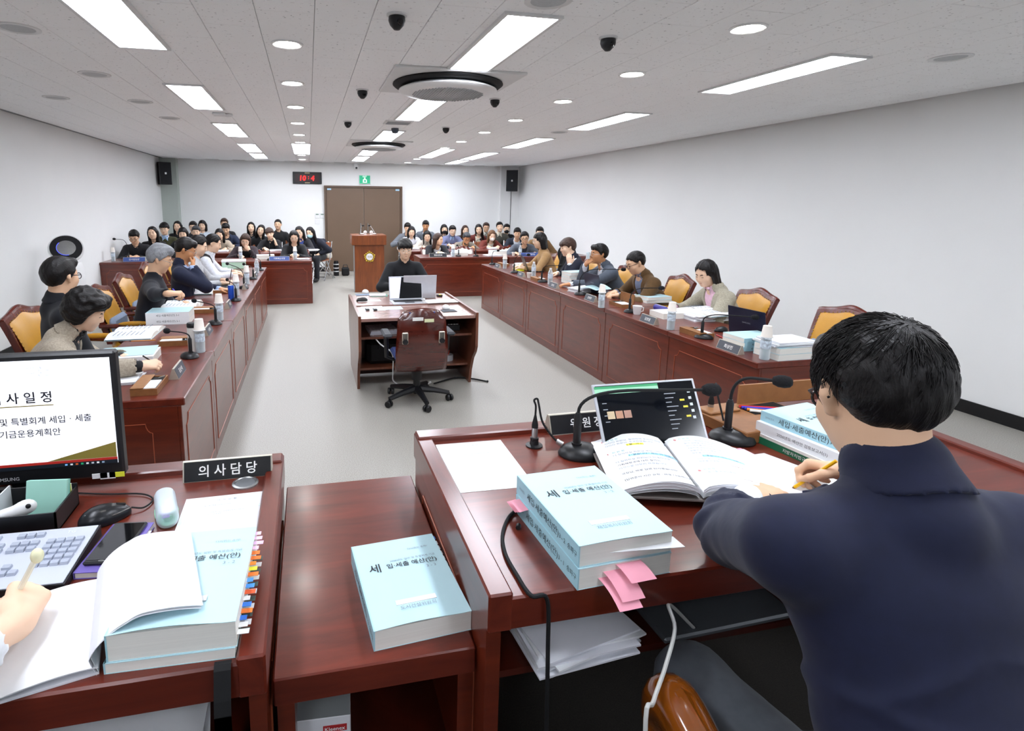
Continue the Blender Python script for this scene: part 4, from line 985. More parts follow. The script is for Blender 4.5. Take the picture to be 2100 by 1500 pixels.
    # --- hair, face
    hf = hair_field(hair, th_, Rh, C, hs); lo, hi = hf.bounds(); P, F = polygonise(hf, q*0.95, lo, hi); mesh_obj('hair', np_mesh('hair', P, F), HAIRM[hc], root)
    if strands:
        rs = np.random.RandomState(3); sm = MB(); cw = np.array([0.01, -0.075, 0.105]); cc_ = np.array([0, -0.014, 0.034]); rr_ = np.array([0.0885, 0.1065, 0.0985])
        for _ in range(strands):
            d0 = rs.normal(size=3); d0[2] = abs(d0[2])*0.9-0.25*rs.rand(); d0 /= np.linalg.norm(d0); p = cc_+d0*rr_
            if p[1] > 0.03 and p[2] < 0.06: continue
            if p[2] < 0.0: continue
            tg = p-cw; tg -= d0*(tg@d0); tg = tg/(np.linalg.norm(tg)+1e-6)+rs.normal(size=3)*0.25; L_s = 0.03+0.03*rs.rand(); pts = []
            for u in (0, 0.35, 0.7, 1.0):
                w = p+tg*L_s*u; dd = (w-cc_)/rr_; w = cc_+dd/np.linalg.norm(dd)*rr_*(1.0+0.035*math.sin(u*2.6)+0.05*u*u*rs.rand()); pts.append(th_(w))
            sm.tube(pts, [0.0009, 0.0009, 0.0007, 0.0002], 3, False)
        me_ = bpy.data.meshes.new('hair_strands'); me_.from_pydata(sm.v, [], sm.f); me_.shade_smooth(); mesh_obj('hair_strands', me_, HAIRM[hc], root)['kind'] = 'stuff'
    Rm = Matrix(Rh.tolist()); small = near
    EYED = mat('eye_dark', '1d1512', 0.25, noise=(50, 0.1)); BROW = MATS['black_hair'] if hc != 'g' else MATS['salt_pepper_hair']
    for sx in (-1, 1):
        p = th_((sx*0.031, 0.0865, 0.001)); MB().sphere(p, (0.0135*hs, 0.004, 0.0042 if hpitch < 22 else 0.0025), 8, 6, Rm).build('eye', EYED, root, True)
        MB().tube([th_((sx*0.014, 0.089, 0.021)), th_((sx*0.03, 0.0865, 0.0265)), th_((sx*0.048, 0.075, 0.021))], [0.0032, 0.0042, 0.002], 6).build('eyebrow', BROW, root, True)
    if not mask: MB().sphere(th_((0, 0.086, -0.0645)), (0.021, 0.006, 0.0068), 10, 6, Rm).build('lips', LIPS, root, True)
    else:
        f = Field(); f.ell(th_((0, 0.045, -0.058)), (0.066*hs, 0.062*hs, 0.058*hs), Rh); f.cone(th_((0, 0.09, -0.035)), th_((0, 0.1, -0.055)), 0.02, 0.022, 0.03)
        MC = C
        def mc(D, X, Y, Z):
            x, y, z = [(Rh[0, i]*(X-MC[0])+Rh[1, i]*(Y-MC[1])+Rh[2, i]*(Z-MC[2])) for i in range(3)]; return np.maximum(D, np.maximum(z+0.014, 0.022-y)).astype(np.float32)
        f.fun(mc); field_obj('face_mask', f, q*0.9, mat('mask_'+mask, mask, 0.8, noise=(60, 0.04)), root)
    if glasses:
        g = MB(); r = 0.0016 if glasses != 'thick' else 0.0026
        for sx in (-1, 1):
            g.tube([th_((sx*0.032+0.024*math.cos(a), 0.104-0.006*abs(math.cos(a))*(1 if math.cos(a)*sx > 0 else 0), -0.004+0.0185*math.sin(a))) for a in [i*PI/8 for i in range(16)]], r, 5, closed=True)
            g.tube([th_((sx*0.055, 0.099, 0.003)), th_((sx*0.072, 0.07, 0.006)), th_((sx*0.0835, -0.005, 0.008)), th_((sx*0.083, -0.025, -0.012))], r, 5)
        g.tube([th_((-0.009, 0.106, 0.0)), th_((0, 0.11, 0.003)), th_((0.009, 0.106, 0.0))], r, 5)
        go = g.build('glasses', mat('glasses_dark', '1a1a1f', 0.3, noise=(20, 0.1)) if glasses != 'thin' else STEEL, root, True)
    if pen:
        side, pc = pen; a_ = [x for x in arms if x[0] == side][0]; T = (tips[side][0]+tips[side][1])/2; ax = unit(a_[4]*0.55+a_[5]*0.75)
        # the pen is a thing of its own, held in the hand
        w0 = Rz @ (T+ax*0.035)+np.array([base[0], base[1], floor]); dirw = Rz @ (-ax+V3(0, -0.25, 0.25)); dirw = unit(dirw)
        zmin = deskz+0.003
        if w0[2] < zmin: w0[2] = zmin
        person.pens.append((w0, dirw, pc))
    return root
person.pens = []
# ------------------------------------------------------------------ the people, head centres taken from the photograph
BK, NV, GR = '15161a', '171c2e', '5f646b'
H = lambda px, py, **k: (atx(px, py, k['x']) if 'x' in k else aty(px, py, k['y']))
# right row of members
person('woman in a beige blazer over a pink top, head bowed over papers', H(1447, 562, x=3.55), -82, -22, 24, 0, 'sidebob', 'b', 1, 'blazer', 'a39d8b', 'd9b3c4', near=True, female=True, L=('desk', 0.06, 0.30), R=('desk', 0.14, 0.34))
person('man in a brown jacket with glasses and a watch, reading a blue-covered document', H(1303, 540, x=3.45), -88, 4, 24, 0, 'crop', 'b', 0, 'open', '5b4223', '6f7a94', glasses='thick', near=True, L=('desk', 0.04, 0.32, 'cup'), R=('desk', 0.16, 0.26))
person('man in a grey suit drinking from a small glass', H(1228, 522, x=3.5), -84, -6, 2, 0, 'part', 'b', 2, 'suit', '4a525e', 'dfe6f0', glasses='thin', near=True, R=('mouth',), L=('desk', 0.12, 0.5))
person('man in a navy suit with a dark red tie resting his cheek on his hand', H(1164, 508, x=3.5), -80, -4, 12, 6, 'bowl', 'br', 1, 'suit', '14182a', 'eceef2', '7a1526', near=True, L=('cheek',), R=('desk', 0.1, 0.22))
person('woman in a tan cardigan with a black bob, seen in profile', H(1106, 494, x=3.45), -78, -8, 10, 0, 'bob', 'b', 1, 'knit', 'a8855a', 'd8d8d8', glasses='thin', near=True, female=True)
# left row of members
person('woman with short curly black hair in a taupe coat, writing', H(178, 640, x=-1.30), 80, 6, 26, 4, 'curly', 'b', 1, 'blazer', 'a59a89', '1c1c20', near=True, female=True, floor=0, R=('at', atz(288, 752, 0.815), (0.95, 0.25, 0.05), (-0.1, 0.5, -0.75), 'grip', (-0.4, -0.9, -0.3)), L=('desk', 0.05, 0.30), pen=(1, '17181b'), res=0.0065)
person('man seen from behind with black hair, glasses and a white shirt collar', H(125, 567, x=-1.55), 62, -34, 2, 0, 'short', 'b', 0, 'suit', '14161d', 'f0f1f3', glasses='thick', near=True, L=('lap',), R=('lap',))
person('silver-haired man in a dark navy jacket with glasses, pen in hand', H(328, 532, x=-1.33), 84, 2, 20, 0, 'swept', 'g', 0, 'knit', '131722', '15171c', glasses='thin', near=True, L=('desk', 0.1, 0.28), R=('at', atx(350, 604, -1.10), (1, 0.1, 0.0), (0, 0.2, -1), 'pen', (-0.5, -1, -0.6)), pen=(1, '3a35c8'))
person('man in a navy suit with a bright red tie, hand at his chin', H(381, 512, x=-1.28), 88, -2, 24, 0, 'short', 'b', 2, 'suit', '131a33', 'aec4ea', 'a81f22', glasses='thin', near=True, R=('mouth',), L=('desk', 0.12, 0.40))
person('woman in a pale grey knit top reading, dark hair tied back', H(407, 505, x=-1.28), 88, 2, 18, 0, 'tied', 'b', 1, 'knit', 'b9bcc0', 'dddddd', near=True, female=True)
person('woman in a white blouse and striped dark vest reading', H(438, 500, x=-1.25), 86, 6, 18, 0, 'tied', 'b', 1, 'vest', 'dde2ea', 'e6eaf0', near=True, female=True)
# stenographer
person('young man in a black jacket with a black fringe at the small desk', H(831, 512, y=6.75), 182, 0, 10, 0, 'bowl', 'b', 1, 'tee', '14161b', '16181d', glasses='thin', near=True, res=0.0065, L=('desk', 0.11, 0.30), R=('desk', 0.11, 0.30), deskz=0.73)
# people along the back, left of the door
far = [
 ('man in black at the far left table with a thin microphone before him', 275, 487, 10.75, 178, 0, 26, 0, 'short', 'b', 0, 'knit', '16171c', '16171c', None, 'thick', None, ('desk', 0.05, 0.3), ('desk', 0.05, 0.3), False),
 ('long-haired woman in the left back corner beside the wall', 313, 479, 11.2, 170, 10, 2, 6, 'long', 'b', 1, 'knit', BK, BK, None, None, None, ('lap',), ('lap',), True),
 ('man with a bowl haircut in an olive sweater over a pale blue collar', 337, 470, 12.2, 172, 8, 6, 0, 'bowl', 'b', 1, 'collar', '3a3a20', 'a8c4e4', None, 'thin', None, ('lap',), ('lap',), False),
 ('woman with dark hair against the grey-green column', 364, 465, 13.75, 175, 5, 5, 0, 'long', 'b', 1, 'knit', BK, BK, None, None, None, ('lap',), ('lap',), True),
 ('woman whose bowed head shows above the red-tied man', 375, 480, 11.8, 172, 5, 14, 0, 'bob', 'b', 1, 'knit', BK, BK, None, None, None, ('lap',), ('lap',), True),
 ('man with glasses at the back wall, left of the bob-haired woman', 396, 466, 13.2, 172, 5, 6, 0, 'short', 'b', 1, 'knit', '2a2c33', BK, None, 'thin', None, ('lap',), ('lap',), False),
 ('bob-haired woman in a light blouse at the back wall', 415, 463, 13.75, 172, 10, 4, 0, 'bob', 'b', 1, 'knit', 'c9d4e0', BK, None, None, None, ('lap',), ('lap',), True),
 ('grey-haired person behind the woman in the pale grey top', 402, 476, 12.5, 175, 0, 10, 0, 'short', 'sp', 1, 'knit', '8b8f96', BK, None, None, None, ('lap',), ('lap',), False),
 ('man in a navy jacket leaning his face on his fist', 463, 470, 13.0, 178, 0, 26, 0, 'short', 'b', 0, 'open', '1c2740', '22252b', None, None, None, ('desk', 0.15, 0.25), ('cheek',), False),
 ('person whose dark hair shows above the leaning man in navy', 460, 459, 13.75, 178, 0, 4, 0, 'short', 'br', 0, 'knit', BK, BK, None, None, None, ('lap',), ('lap',), False),
 ('long-haired woman in a beige jacket writing at the second table', 450, 482, 12.25, 172, 8, 18, 0, 'shoulder', 'b', 1, 'coat', 'a29482', 'a29482', None, None, None, ('desk', 0.1, 0.3), ('desk', 0.1, 0.3), True),
 ('pale-faced woman in black at the back wall, left of the head-tilting woman', 515, 467, 13.75, 178, 0, 0, 0, 'shoulder', 'b', 1, 'knit', '12131a', BK, None, None, None, ('lap',), ('lap',), True),
 ('woman in black tilting her head between the other women in black', 535, 473, 13.05, 176, 6, 4, -14, 'shoulder', 'b', 1, 'knit', BK, BK, None, None, None, ('lap',), ('lap',), True),
 ('woman with glasses in a dark brown jacket with a hand at her mouth', 503, 494, 10.75, 172, 8, 22, -6, 'bob', 'br', 1, 'open', '2c2026', '111114', None, 'thin', None, ('mouth',), ('desk', 0.12, 0.3), True),
 ('short brown-haired woman in black leaning her cheek on her hand', 553, 480, 12.3, 180, 0, 10, 8, 'bowl', 'br', 1, 'knit', '121217', BK, None, None, None, ('cheek',), ('desk', 0.1, 0.3), True),
 ('man with cropped hair in a black t-shirt sitting tall at the back wall', 570, 461, 13.75, 184, 0, 2, 0, 'crop', 'b', 0, 'tee', '141518', BK, None, None, None, ('lap',), ('lap',), False),
 ('woman in a black sweater bowed over her hands at the back table by the aisle', 603, 487, 10.7, 178, 0, 24, 0, 'shoulder', 'b', 1, 'turtle', '121317', BK, None, 'thin', None, ('desk', 0.03, 0.28), ('desk', 0.03, 0.28), True),
 ('woman with glasses in a dark coat over a blue sweater', 614, 477, 12.2, 190, 4, 14, 8, 'shoulder', 'b', 1, 'open', '1a1a20', '34488c', None, 'thin', None, ('desk', 0.1, 0.3), ('desk', 0.2, 0.3), True),
 ('woman with a pale blue mask turned towards the aisle', 636, 478, 12.6, 205, 0, 14, 6, 'long', 'b', 1, 'coat', '171a28', '171a28', None, None, 'a9d3dc', ('lap',), ('lap',), True),
 # right of the door
 ('man in a grey jacket behind the long-haired woman, first right of the door', 836, 468, 13.6, 190, 0, 18, 0, 'short', 'b', 0, 'open', '737880', '22252b', None, None, None, ('desk', 0.1, 0.3), ('desk', 0.2, 0.3), False),
 ('woman with long straight hair in a white top right of the lectern', 844, 476, 12.9, 186, 0, 22, 0, 'long', 'b', 1, 'knit', 'dcdce2', BK, None, None, None, ('desk', 0.1, 0.3), ('desk', 0.1, 0.3), True),
 ('man in a grey suit sitting tall at the back, looking down', 873, 463, 13.75, 186, 8, 18, 0, 'short', 'b', 2, 'suit', '6b7179', 'b9c8dc', '2b3140', None, None, ('lap',), ('lap',), False),
 ('woman in a cream coat bowed behind the woman in the black blazer', 876, 485, 12.35, 184, 4, 24, 4, 'long', 'b', 1, 'coat', 'bdb5aa', 'bdb5aa', None, None, None, ('desk', 0.1, 0.3), ('desk', 0.1, 0.3), True),
 ('brown-haired woman in a black blazer turning to her left, pen in hand', 899, 492, 10.85, 178, -42, 8, 0, 'shoulder', 'br', 0, 'suit', '14151a', 'e8e8ec', None, None, None, ('desk', 0.02, 0.3), ('desk', 0.02, 0.26, 'grip'), True),
 ('woman with a black face mask at the back wall', 911, 471, 13.6, 182, 6, 4, 4, 'bob', 'b', 1, 'knit', 'c9cbd0', BK, None, None, '17181b', ('lap',), ('lap',), True),
 ('man in a lavender-blue jacket over a sky blue collar', 928, 474, 12.9, 182, 0, 14, 0, 'short', 'b', 1, 'coat', '6d7191', 'a4c0e6', None, 'thin', None, ('desk', 0.12, 0.3), ('desk', 0.12, 0.3), False),
 ('woman with reddish brown hair behind the salt-and-pepper haired man', 954, 473, 13.65, 182, 0, 6, 0, 'shoulder', 'br', 1, 'knit', '3a2b2b', BK, None, None, None, ('lap',), ('lap',), True),
 ('salt-and-pepper haired man in a taupe jacket writing behind the empty cream chair', 957, 489, 12.2, 180, 0, 24, 0, 'short', 'sp', 2, 'open', '7d7468', '17181b', None, 'thick', None, ('desk', 0.12, 0.3), ('desk', 0.12, 0.3, 'pen'), False),
 ('woman with long black hair in a dark red jacket over a cream top', 982, 471, 13.0, 182, 14, 12, 8, 'long', 'b', 1, 'open', '5b2018', 'd9d2c0', None, None, None, ('lap',), ('lap',), True),
 ('man with glasses and wavy hair at the back wall', 997, 467, 13.75, 184, 6, 4, 0, 'short', 'br', 0, 'collar', '4a4f4c', 'b9bcb2', None, 'thick', None, ('lap',), ('lap',), False),
 ('brown-haired woman in a brick red jacket with a white mask, writing', 1009, 484, 12.25, 180, 0, 18, 0, 'shoulder', 'lb', 1, 'suit', '6b2b20', 'd8d0c0', None, None, 'e6e2da', ('desk', 0.1, 0.28), ('desk', 0.12, 0.28, 'pen'), True),
 ('young man with wavy black hair looking up near the corner', 1025, 466, 13.15, 186, 10, -2, 8, 'short', 'b', 1, 'collar', '4a4a42', 'cfcab8', None, None, None, ('lap',), ('lap',), False),
 ('person in black with a black face mask in the right back corner', 1039, 470, 13.75, 190, 0, 4, -4, 'short', 'b', 1, 'knit', '101114', BK, None, 'thin', '15161a', ('lap',), ('lap',), False),
 ('man in a dark navy suit with parted hair looking down, right side', 1061, 479, 12.4, 192, 10, 16, 0, 'part', 'b', 0, 'suit', '232a38', 'dfe6ee', None, None, None, ('desk', 0.1, 0.3), ('desk', 0.1, 0.3), False),
 ('man in a grey suit with glasses leaning over the right back table', 1076, 489, 10.6, 190, 10, 8, 6, 'part', 'b', 0, 'suit', '565c66', '2a2d33', None, 'thick', None, ('desk', 0.18, 0.3), ('desk', 0.2, 0.3), False),
 ('person whose black hair shows behind the tan cardigan woman', 1107, 478, 11.2, 200, 0, 10, 0, 'short', 'b', 1, 'knit', '8a6a45', BK, None, None, None, ('lap',), ('lap',), False),
]
fold_spots = []
for (lb, px, py, Y, az, hy, hp, hr, hair, hc, sk, top, c1, c2, tie, gl, mk, L_, R_, fem) in far:
    hw = aty(px, py, Y)
    o = person(lb, hw, az, hy, hp, hr, hair, hc, sk, top, c1, c2, tie, gl, mk, L_, R_, False, fem)
    if Y > 11: fold_spots.append((o.location.x, o.location.y, -math.radians(az), lb))
for i, (x, y, rz, lb) in enumerate(fold_spots):
    clone(fc, (x, y, 0), rz, 'folding chair under the '+' '.join(lb.replace(',', '').split()[:11]), 'folding chairs under the back rows')
# ------------------------------------------------------------------ the two people at the front desks
person('man in a navy blue suit with glasses in the foreground, seen from behind', (0.925, 0.72, 1.435), 10, 14, 22, 0, 'short', 'b', 0, 'suit', '111733', 'e8ecf2', glasses='thick', near=True, floor=0.26, deskz=1.013, wide=1.12, res=0.0052, pants='50555c', knees=(0.2, 0.37), strands=1500, neck=0.145, wrinkle=0.006,
       L=('at', (1.02, 1.06, 1.055), (0.9, 0.35, -0.05), (0.1, 0, -1), 'rest', (-1, -0.15, -0.35)), R=('at', (1.345, 1.10, 1.075), (-0.45, 0.85, -0.08), (-0.3, -0.1, -0.9), 'pen', (0.9, -0.5, -0.5)), pen=(1, 'f0b400'))
person('person in a white shirt cut off by the left edge, writing in a notebook', (-0.80, 0.69, 1.43), 8, 5, 24, 0, 'shoulder', 'b', 1, 'knit', 'eef0f4', 'eef0f4', near=True, floor=0.26, deskz=0.975, female=True, res=0.0055, slv=0.70,
       R=('at', (-0.515, 1.01, 1.015), (-0.12, 0.98, 0.1), (-0.45, 0.12, -0.85), 'pen', (0.75, -0.5, -0.6)), L=('at', (-1.0, 1.0, 1.0), (0.3, 0.9, 0), (0, 0, -1), 'rest', (-0.8, -0.4, -0.5)))
_a, _b = atz(14, 1262, 0.985), atz(62, 1168, 1.085)
person.pens.append((_a, unit(_b-_a), 'e9ead9'))
# pens held in hands
for (w0, dr, pc), lb in zip(person.pens, ['black pen in the hand of the curly-haired woman', 'blue pen in the hand of the silver-haired man', 'yellow pencil in the hand of the foreground man in navy', 'pale ball pen with a round cap held by the person in white']):
    t = thing('pencil' if 'pencil' in lb else 'pen', lb, 'pen', w0); d = Vector([float(c) for c in dr]); m_ = mat('pen_'+pc, pc, 0.4, noise=(20, 0.05))
    big = 'round cap' in lb
    MB().tube([d*0.012, d*0.14], 0.0042 if not big else 0.0055, 8).build('barrel', m_, t, True)
    MB().tube([d*0.0, d*0.013], [0.0008, 0.0042], 8).build('tip', BLACKP if not 'pencil' in lb else BROWNBOX, t, True)
    if big: MB().sphere(d*0.150, (0.011, 0.011, 0.014)).build('round_cap', mat('cap_cream', 'e6e4bd', 0.4, noise=(20, 0.03)), t, True)

# ------------------------------------------------------------------ front desks on the platform
def front_desk(label, x0, x1, y0, y1, z, rim_l, rim_r, shelf=True, rear=True, th=0.07):
    t = thing('front_desk', label, 'desk', ((x0+x1)/2, (y0+y1)/2, 0.26)); cx, cy = (x0+x1)/2, (y0+y1)/2; zz = z-0.26
    MB().box(x0-cx, x1-cx, y0-cy, y1-cy, zz-th, zz, 0.004).build('desk_top', MAHOG_H, t)
    w = 0.045
    if rear: MB().box(x0-cx, x1-cx, y1-cy-0.055, y1-cy+0.004, zz-0.03, zz+0.018, 0.004).build('rear_rim', MAHOG_H, t)
    if rim_l: MB().box(x0-cx-0.004, x0-cx+w, y0-cy-0.002, y1-cy+0.004, zz-0.07, zz+0.012, 0.004).build('side_rim', MAHOG_V, t)
    if rim_r: MB().box(x1-cx-w, x1-cx+0.004, y0-cy-0.002, y1-cy+0.004, zz-0.07, zz+0.012, 0.004).build('side_rim', MAHOG_V, t)
    fp = MB().box(x0-cx, x1-cx, y1-cy-0.03, y1-cy-0.008, 0, zz-th).build('front_panel', MAHOG, t)
    for sx, xe in ((1, x0-cx), (-1, x1-cx)):
        sp_ = MB().box(min(xe, xe+sx*0.03), max(xe, xe+sx*0.03), y0-cy+0.02, y1-cy-0.03, 0, zz-0.06).build('side_panel', MAHOG, t)
        MB().tube([(xe-sx*0.0015, p*1.0, q_) for (p, q_) in inlay_path(y1-y0, 0.06, zz-0.13)], 0.0022, 5, closed=True).build('inlay_line', INLAY, sp_)
    if shelf: MB().box(x0-cx+0.03, x1-cx-0.03, y0-cy+0.03, y1-cy-0.03, zz-0.2, zz-0.185).build('shelf', DARKWOOD, t)
    return t
front_desk('mahogany front desk of the man in navy, with open book and laptop', 0.315, 2.0, 0.895, 1.665, 1.013, True, True)
front_desk('mahogany clerk desk at the left with the monitor and keyboard', -1.75, -0.098, 0.90, 1.70, 0.96, True, True)
t = thing('side_table', 'low mahogany table between the two front desks with one blue book', 'table', (0.113, 1.34, 0.26))
MB().box(-0.203, 0.198, -0.375, 0.375, 0.535, 0.595, 0.003).build('table_top', MAHOG_H, t)
for sx in (-1, 1): MB().box(min(sx*0.198, sx*0.165), max(sx*0.198, sx*0.165), -0.36, 0.37, 0, 0.535).build('side_panel', MAHOG, t)
MB().box(-0.165, 0.165, 0.345, 0.365, 0, 0.535).build('rear_panel', MAHOG, t); MB().box(-0.165, 0.165, -0.36, 0.345, 0.27, 0.29).build('shelf', DARKWOOD, t)

# ------------------------------------------------------------------ paper things
def lett(parent, s, size, m, x, y, z, rz=0.0, **k): return text(s, size, m, parent, (x, y, z), (0, 0, rz), **k)
def book(label, loc, rz, w=0.21, h=0.293, t=0.045, cover=COVER, spine=SPINE, no=None, comm=None, letters=True, group='blue budget books', name='budget_book', bulge=0.0):
    """spine on local -x, top of the title towards +y"""
    o = thing(name, label, 'book', loc, rz, group); a, b = w/2, h/2
    MB().box(-a+0.002, a-0.001, -b+0.001, b-0.001, 0.0008, t-0.0008).build('pages', PAGES, o)
    MB().grid(lambda u, v: (-a+u*w, -b+v*h, t+bulge*math.sin(PI*min(1, u*1.15))*(1-v)**2), 10, 8, 0.0008).build('cover', cover, o, True)
    MB().box(-a, a, -b, b, 0, 0.0008).build('back_cover', cover, o)
    sp_ = MB().box(-a-0.0008, -a+0.002, -b, b, 0.0, t+0.0002).build('spine', spine, o)
    if letters:
        z = t+0.0006+bulge*0.2
        lett(o, '다시뛰는 송파!', 0.0085, INKB, 0.052, 0.098, z, name='logo_text')
        lett(o, '2026년도 일반 및 특별회계·기금', 0.0085, INKB, 0.03, 0.062, z, name='subtitle')
        lett(o, '세', 0.034, INK, -0.066, 0.044, z, name='title', bold=0.008); lett(o, '입·세출 예산(안)', 0.0185, INK, 0.024, 0.043, z, name='title', bold=0.008)
        if no: lett(o, no, 0.013, INKB, 0.066, 0.022, z, name='volume_number')
        if comm:
            MB().box(-0.045, 0.045, -0.09, -0.076, t+bulge*0.55, t+bulge*0.75+0.0006).build('white_label', PAPER, o); lett(o, comm, 0.0125, INKB, 0.0, -0.102, z+bulge*0.85, name='committee_name')
        text('세입·세출예산(안)', 0.021, INK, sp_, (-a-0.001, 0.01, t*0.5), (PI/2, 0, -PI/2), 'spine_title'); text((no or '3-1')+'  송파구', 0.014, INK, sp_, (-a-0.001, -0.105, t*0.5), (PI/2, 0, -PI/2), 'spine_title')
        text('2026년도', 0.008, INKB, sp_, (-a-0.001, 0.115, t*0.5), (PI/2, 0, -PI/2), 'spine_title')
    return o
def plain_book(label, loc, rz, t=0.045, w=0.21, h=0.293, cover=COVER, spine=SPINE, group='books and documents on the member desks', tabs=()):
    o = thing('budget_book', label, 'book', loc, rz, group); a, b = w/2, h/2
    MB().box(-a+0.002, a-0.001, -b+0.001, b-0.001, 0.001, t-0.001).build('pages', PAGES, o)
    MB().box(-a, a, -b, b, t-0.001, t).build('cover', cover, o); MB().box(-a, a, -b, b, 0, 0.001).build('back_cover', cover, o)
    sp_ = MB().box(-a-0.0008, -a+0.002, -b, b, 0, t).build('spine', spine, o)
    text('세입·세출예산(안) 3-1', 0.02, INK, sp_, (-a-0.001, 0, t*0.5), (PI/2, 0, -PI/2), 'spine_title')
    for i, c in enumerate(tabs):
        MB().box(a-0.002, a+0.012, b-0.03-i*0.024, b-0.012-i*0.024, t*0.3+0.004*(i % 4), t*0.3+0.004*(i % 4)+0.001).build('index_tab', mat('tab_'+c, c, 0.6), o)
    return o
def sheet(label, c, rz, w=0.21, h=0.297, lines=(), name='paper_sheet', group=None, m=PAPER, z=0.0008, bend=0.0):
    o = thing(name, label, 'paper', c, rz, group)
    MB().grid(lambda u, v: ((u-0.5)*w, (v-0.5)*h, z+bend*math.sin(PI*u)*(0.4+0.6*v)), 8, 6, 0.0006).build('sheet', m, o, True)
    for s, sz, x, y, mm in lines: lett(o, s, sz, mm, x, y, z+bend+0.0003, name='print')
    return o
def papers(label, c, rz, n=5, w=0.21, h=0.297, th=0.004, group='loose papers on the member desks'):
    o = thing('paper_stack', label, 'papers', c, rz, group); z = 0
    for i in range(n):
        rr = Matrix.Rotation(random.uniform(-0.12, 0.12), 3, 'Z'); bx_, by_ = random.uniform(-0.012, 0.012), random.uniform(-0.012, 0.012)
        MB().box(-w/2, w/2, -h/2, h/2, 0, th, R=rr, T=(bx_, by_, z)).build('paper', PAPER if i % 2 else PAPERB, o); z += th+0.0002
    return o
def open_doc(label, c, rz, w=0.4, h=0.29, t=0.025, tabs=(), group='open documents on the member desks', cover=False):
    """open thick document, spine along local y"""
    o = thing('open_document', label, 'document', c, rz, group)
    def fn(u, v):
        x = (u-0.5)*w; s = abs(u-0.5)*2; return (x, (v-0.5)*h, 0.002+t*(0.35+0.65*math.sin(PI*min(1, s*0.85+0.12))**0.7)*(1 if s > 0.03 else 0.5)*(1-0.55*max(0, s-0.6)/0.4))
    MB().grid(fn, 22, 4).build('pages', PAPER, o, True)
    MB().grid(lambda u, v: (fn(u, 0)[0], -h/2+0.0005, fn(u, 0)[2]*v), 22, 1).build('page_edge', PAGES, o); MB().grid(lambda u, v: (fn(u, 0)[0], h/2-0.0005, fn(u, 0)[2]*v), 22, 1).build('page_edge', PAGES, o)
    MB().box(-w/2-0.002, w/2+0.002, -h/2-0.002, h/2+0.002, 0, 0.0015).build('cover', COVER, o)
    for sx in (-0.25, 0.25):
        for k in range(7): MB().box(sx*w-0.07, sx*w+0.07-0.02*(k % 3), h/2-0.05-k*0.03, h/2-0.046-k*0.03, fn(0.5+sx, 0.5)[2]-0.001, fn(0.5+sx, 0.5)[2]+0.0006).build('print_line', INKB, o)
    for i, c_ in enumerate(tabs): MB().box(w/2-0.004, w/2+0.012, h/2-0.05-i*0.03, h/2-0.03-i*0.03, 0.006+0.003*i, 0.0075+0.003*i).build('index_tab', mat('tab_'+c_, c_, 0.6), o)
    return o

# ------------------------------------------------------------------ desk equipment
def microphone(label, base, head, group='gooseneck microphones on the member desks', big=False):
    base = np.array(base, float); o = thing('gooseneck_microphone', label, 'microphone', base, 0, group); h = Vector([float(c) for c in (np.array(head)-base)])
    yaw = math.atan2(h.y, h.x); R = Matrix.Rotation(yaw, 3, 'Z')
    b = MB(); prof = [(0.0, 0.0), (0.056, 0.0), (0.058, 0.006), (0.053, 0.018), (0.04, 0.028), (0.022, 0.034), (0.0, 0.035)]
    b.lathe(prof, 24, R=R, sx=1.18, sy=0.92); bo = b.build('base', BLACKP, o, True)
    off = R @ Vector((0.03, 0, 0)); MB().lathe([(0.013, 0.0), (0.013, 0.004), (0, 0.004)], 16, (off.x, off.y, 0.026)).build('talk_button', BLACKM, bo, True)
    st = R @ Vector((-0.015, 0, 0)); s0 = Vector((st.x, st.y, 0.028)); s1 = s0+Vector((0, 0, 0.105))
    MB().tube([s0, s0+Vector((0, 0, 0.012)), s0+Vector((0, 0, 0.0121)), s1-Vector((0, 0, 0.012)), s1], [0.015, 0.015, 0.0115, 0.0115, 0.007], 12).build('stem', BLACKP, o, True)
    top = s1+Vector((0, 0, max(0.03, (h.z-s1.z)*0.95))); hd = Vector((h.x, h.y, h.z)); P = []
    for i in range(11):
        u = i/10; a = s1.lerp(top, min(1, u*2.0)); c = top.lerp(hd, max(0, u*1.35-0.35)); P.append((1-u)**2*s1+2*u*(1-u)*top+u*u*(top.lerp(hd, 0.45)))
    P.append(hd); MB().tube(P, 0.0042 if not big else 0.0048, 8).build('gooseneck', BLACKM, o, True)
    dr = (hd-P[-2]).normalized(); q = dr.to_track_quat('Z', 'Y').to_matrix()
    MB().lathe([(0.0, -0.03), (0.012, -0.026), (0.0185, -0.012), (0.0195, 0.004), (0.016, 0.018), (0.008, 0.025), (0, 0.026)], 16, hd, R=q).build('foam_windscreen', FOAM, o, True)
    return o
def nameplate(label, c, rz, s, w=0.2, group='member nameplates', size=0.03, m=BLACKM, hh=0.062, dd=0.055):
    """triangular prism, text on the face looking to local -y"""
    o = thing('nameplate', label, 'nameplate', c, rz, group)
    MB().prism([(-dd/2, 0.0), (dd/2, 0.0), (0.006, hh), (-0.004, hh)], 'x', -w/2, w/2).build('wedge', ALU, o)
    a = math.atan2(hh, dd/2-0.004); n = Vector((0, -math.sin(a), math.cos(a)))
    y0, z0 = -dd/4-0.002, hh/2
    R = Matrix.Rotation(a, 3, 'X'); MB().box(-w/2+0.004, w/2-0.004, -hh*0.5, hh*0.5, 0.0, 0.0016, R=R, T=(0, y0, z0)).build('black_face', m, o)
    text(s, size, WHITE_INK, o, (0, y0+n.y*0.002, z0+n.z*0.002), (a, 0, 0), bold=0.012)
    return o
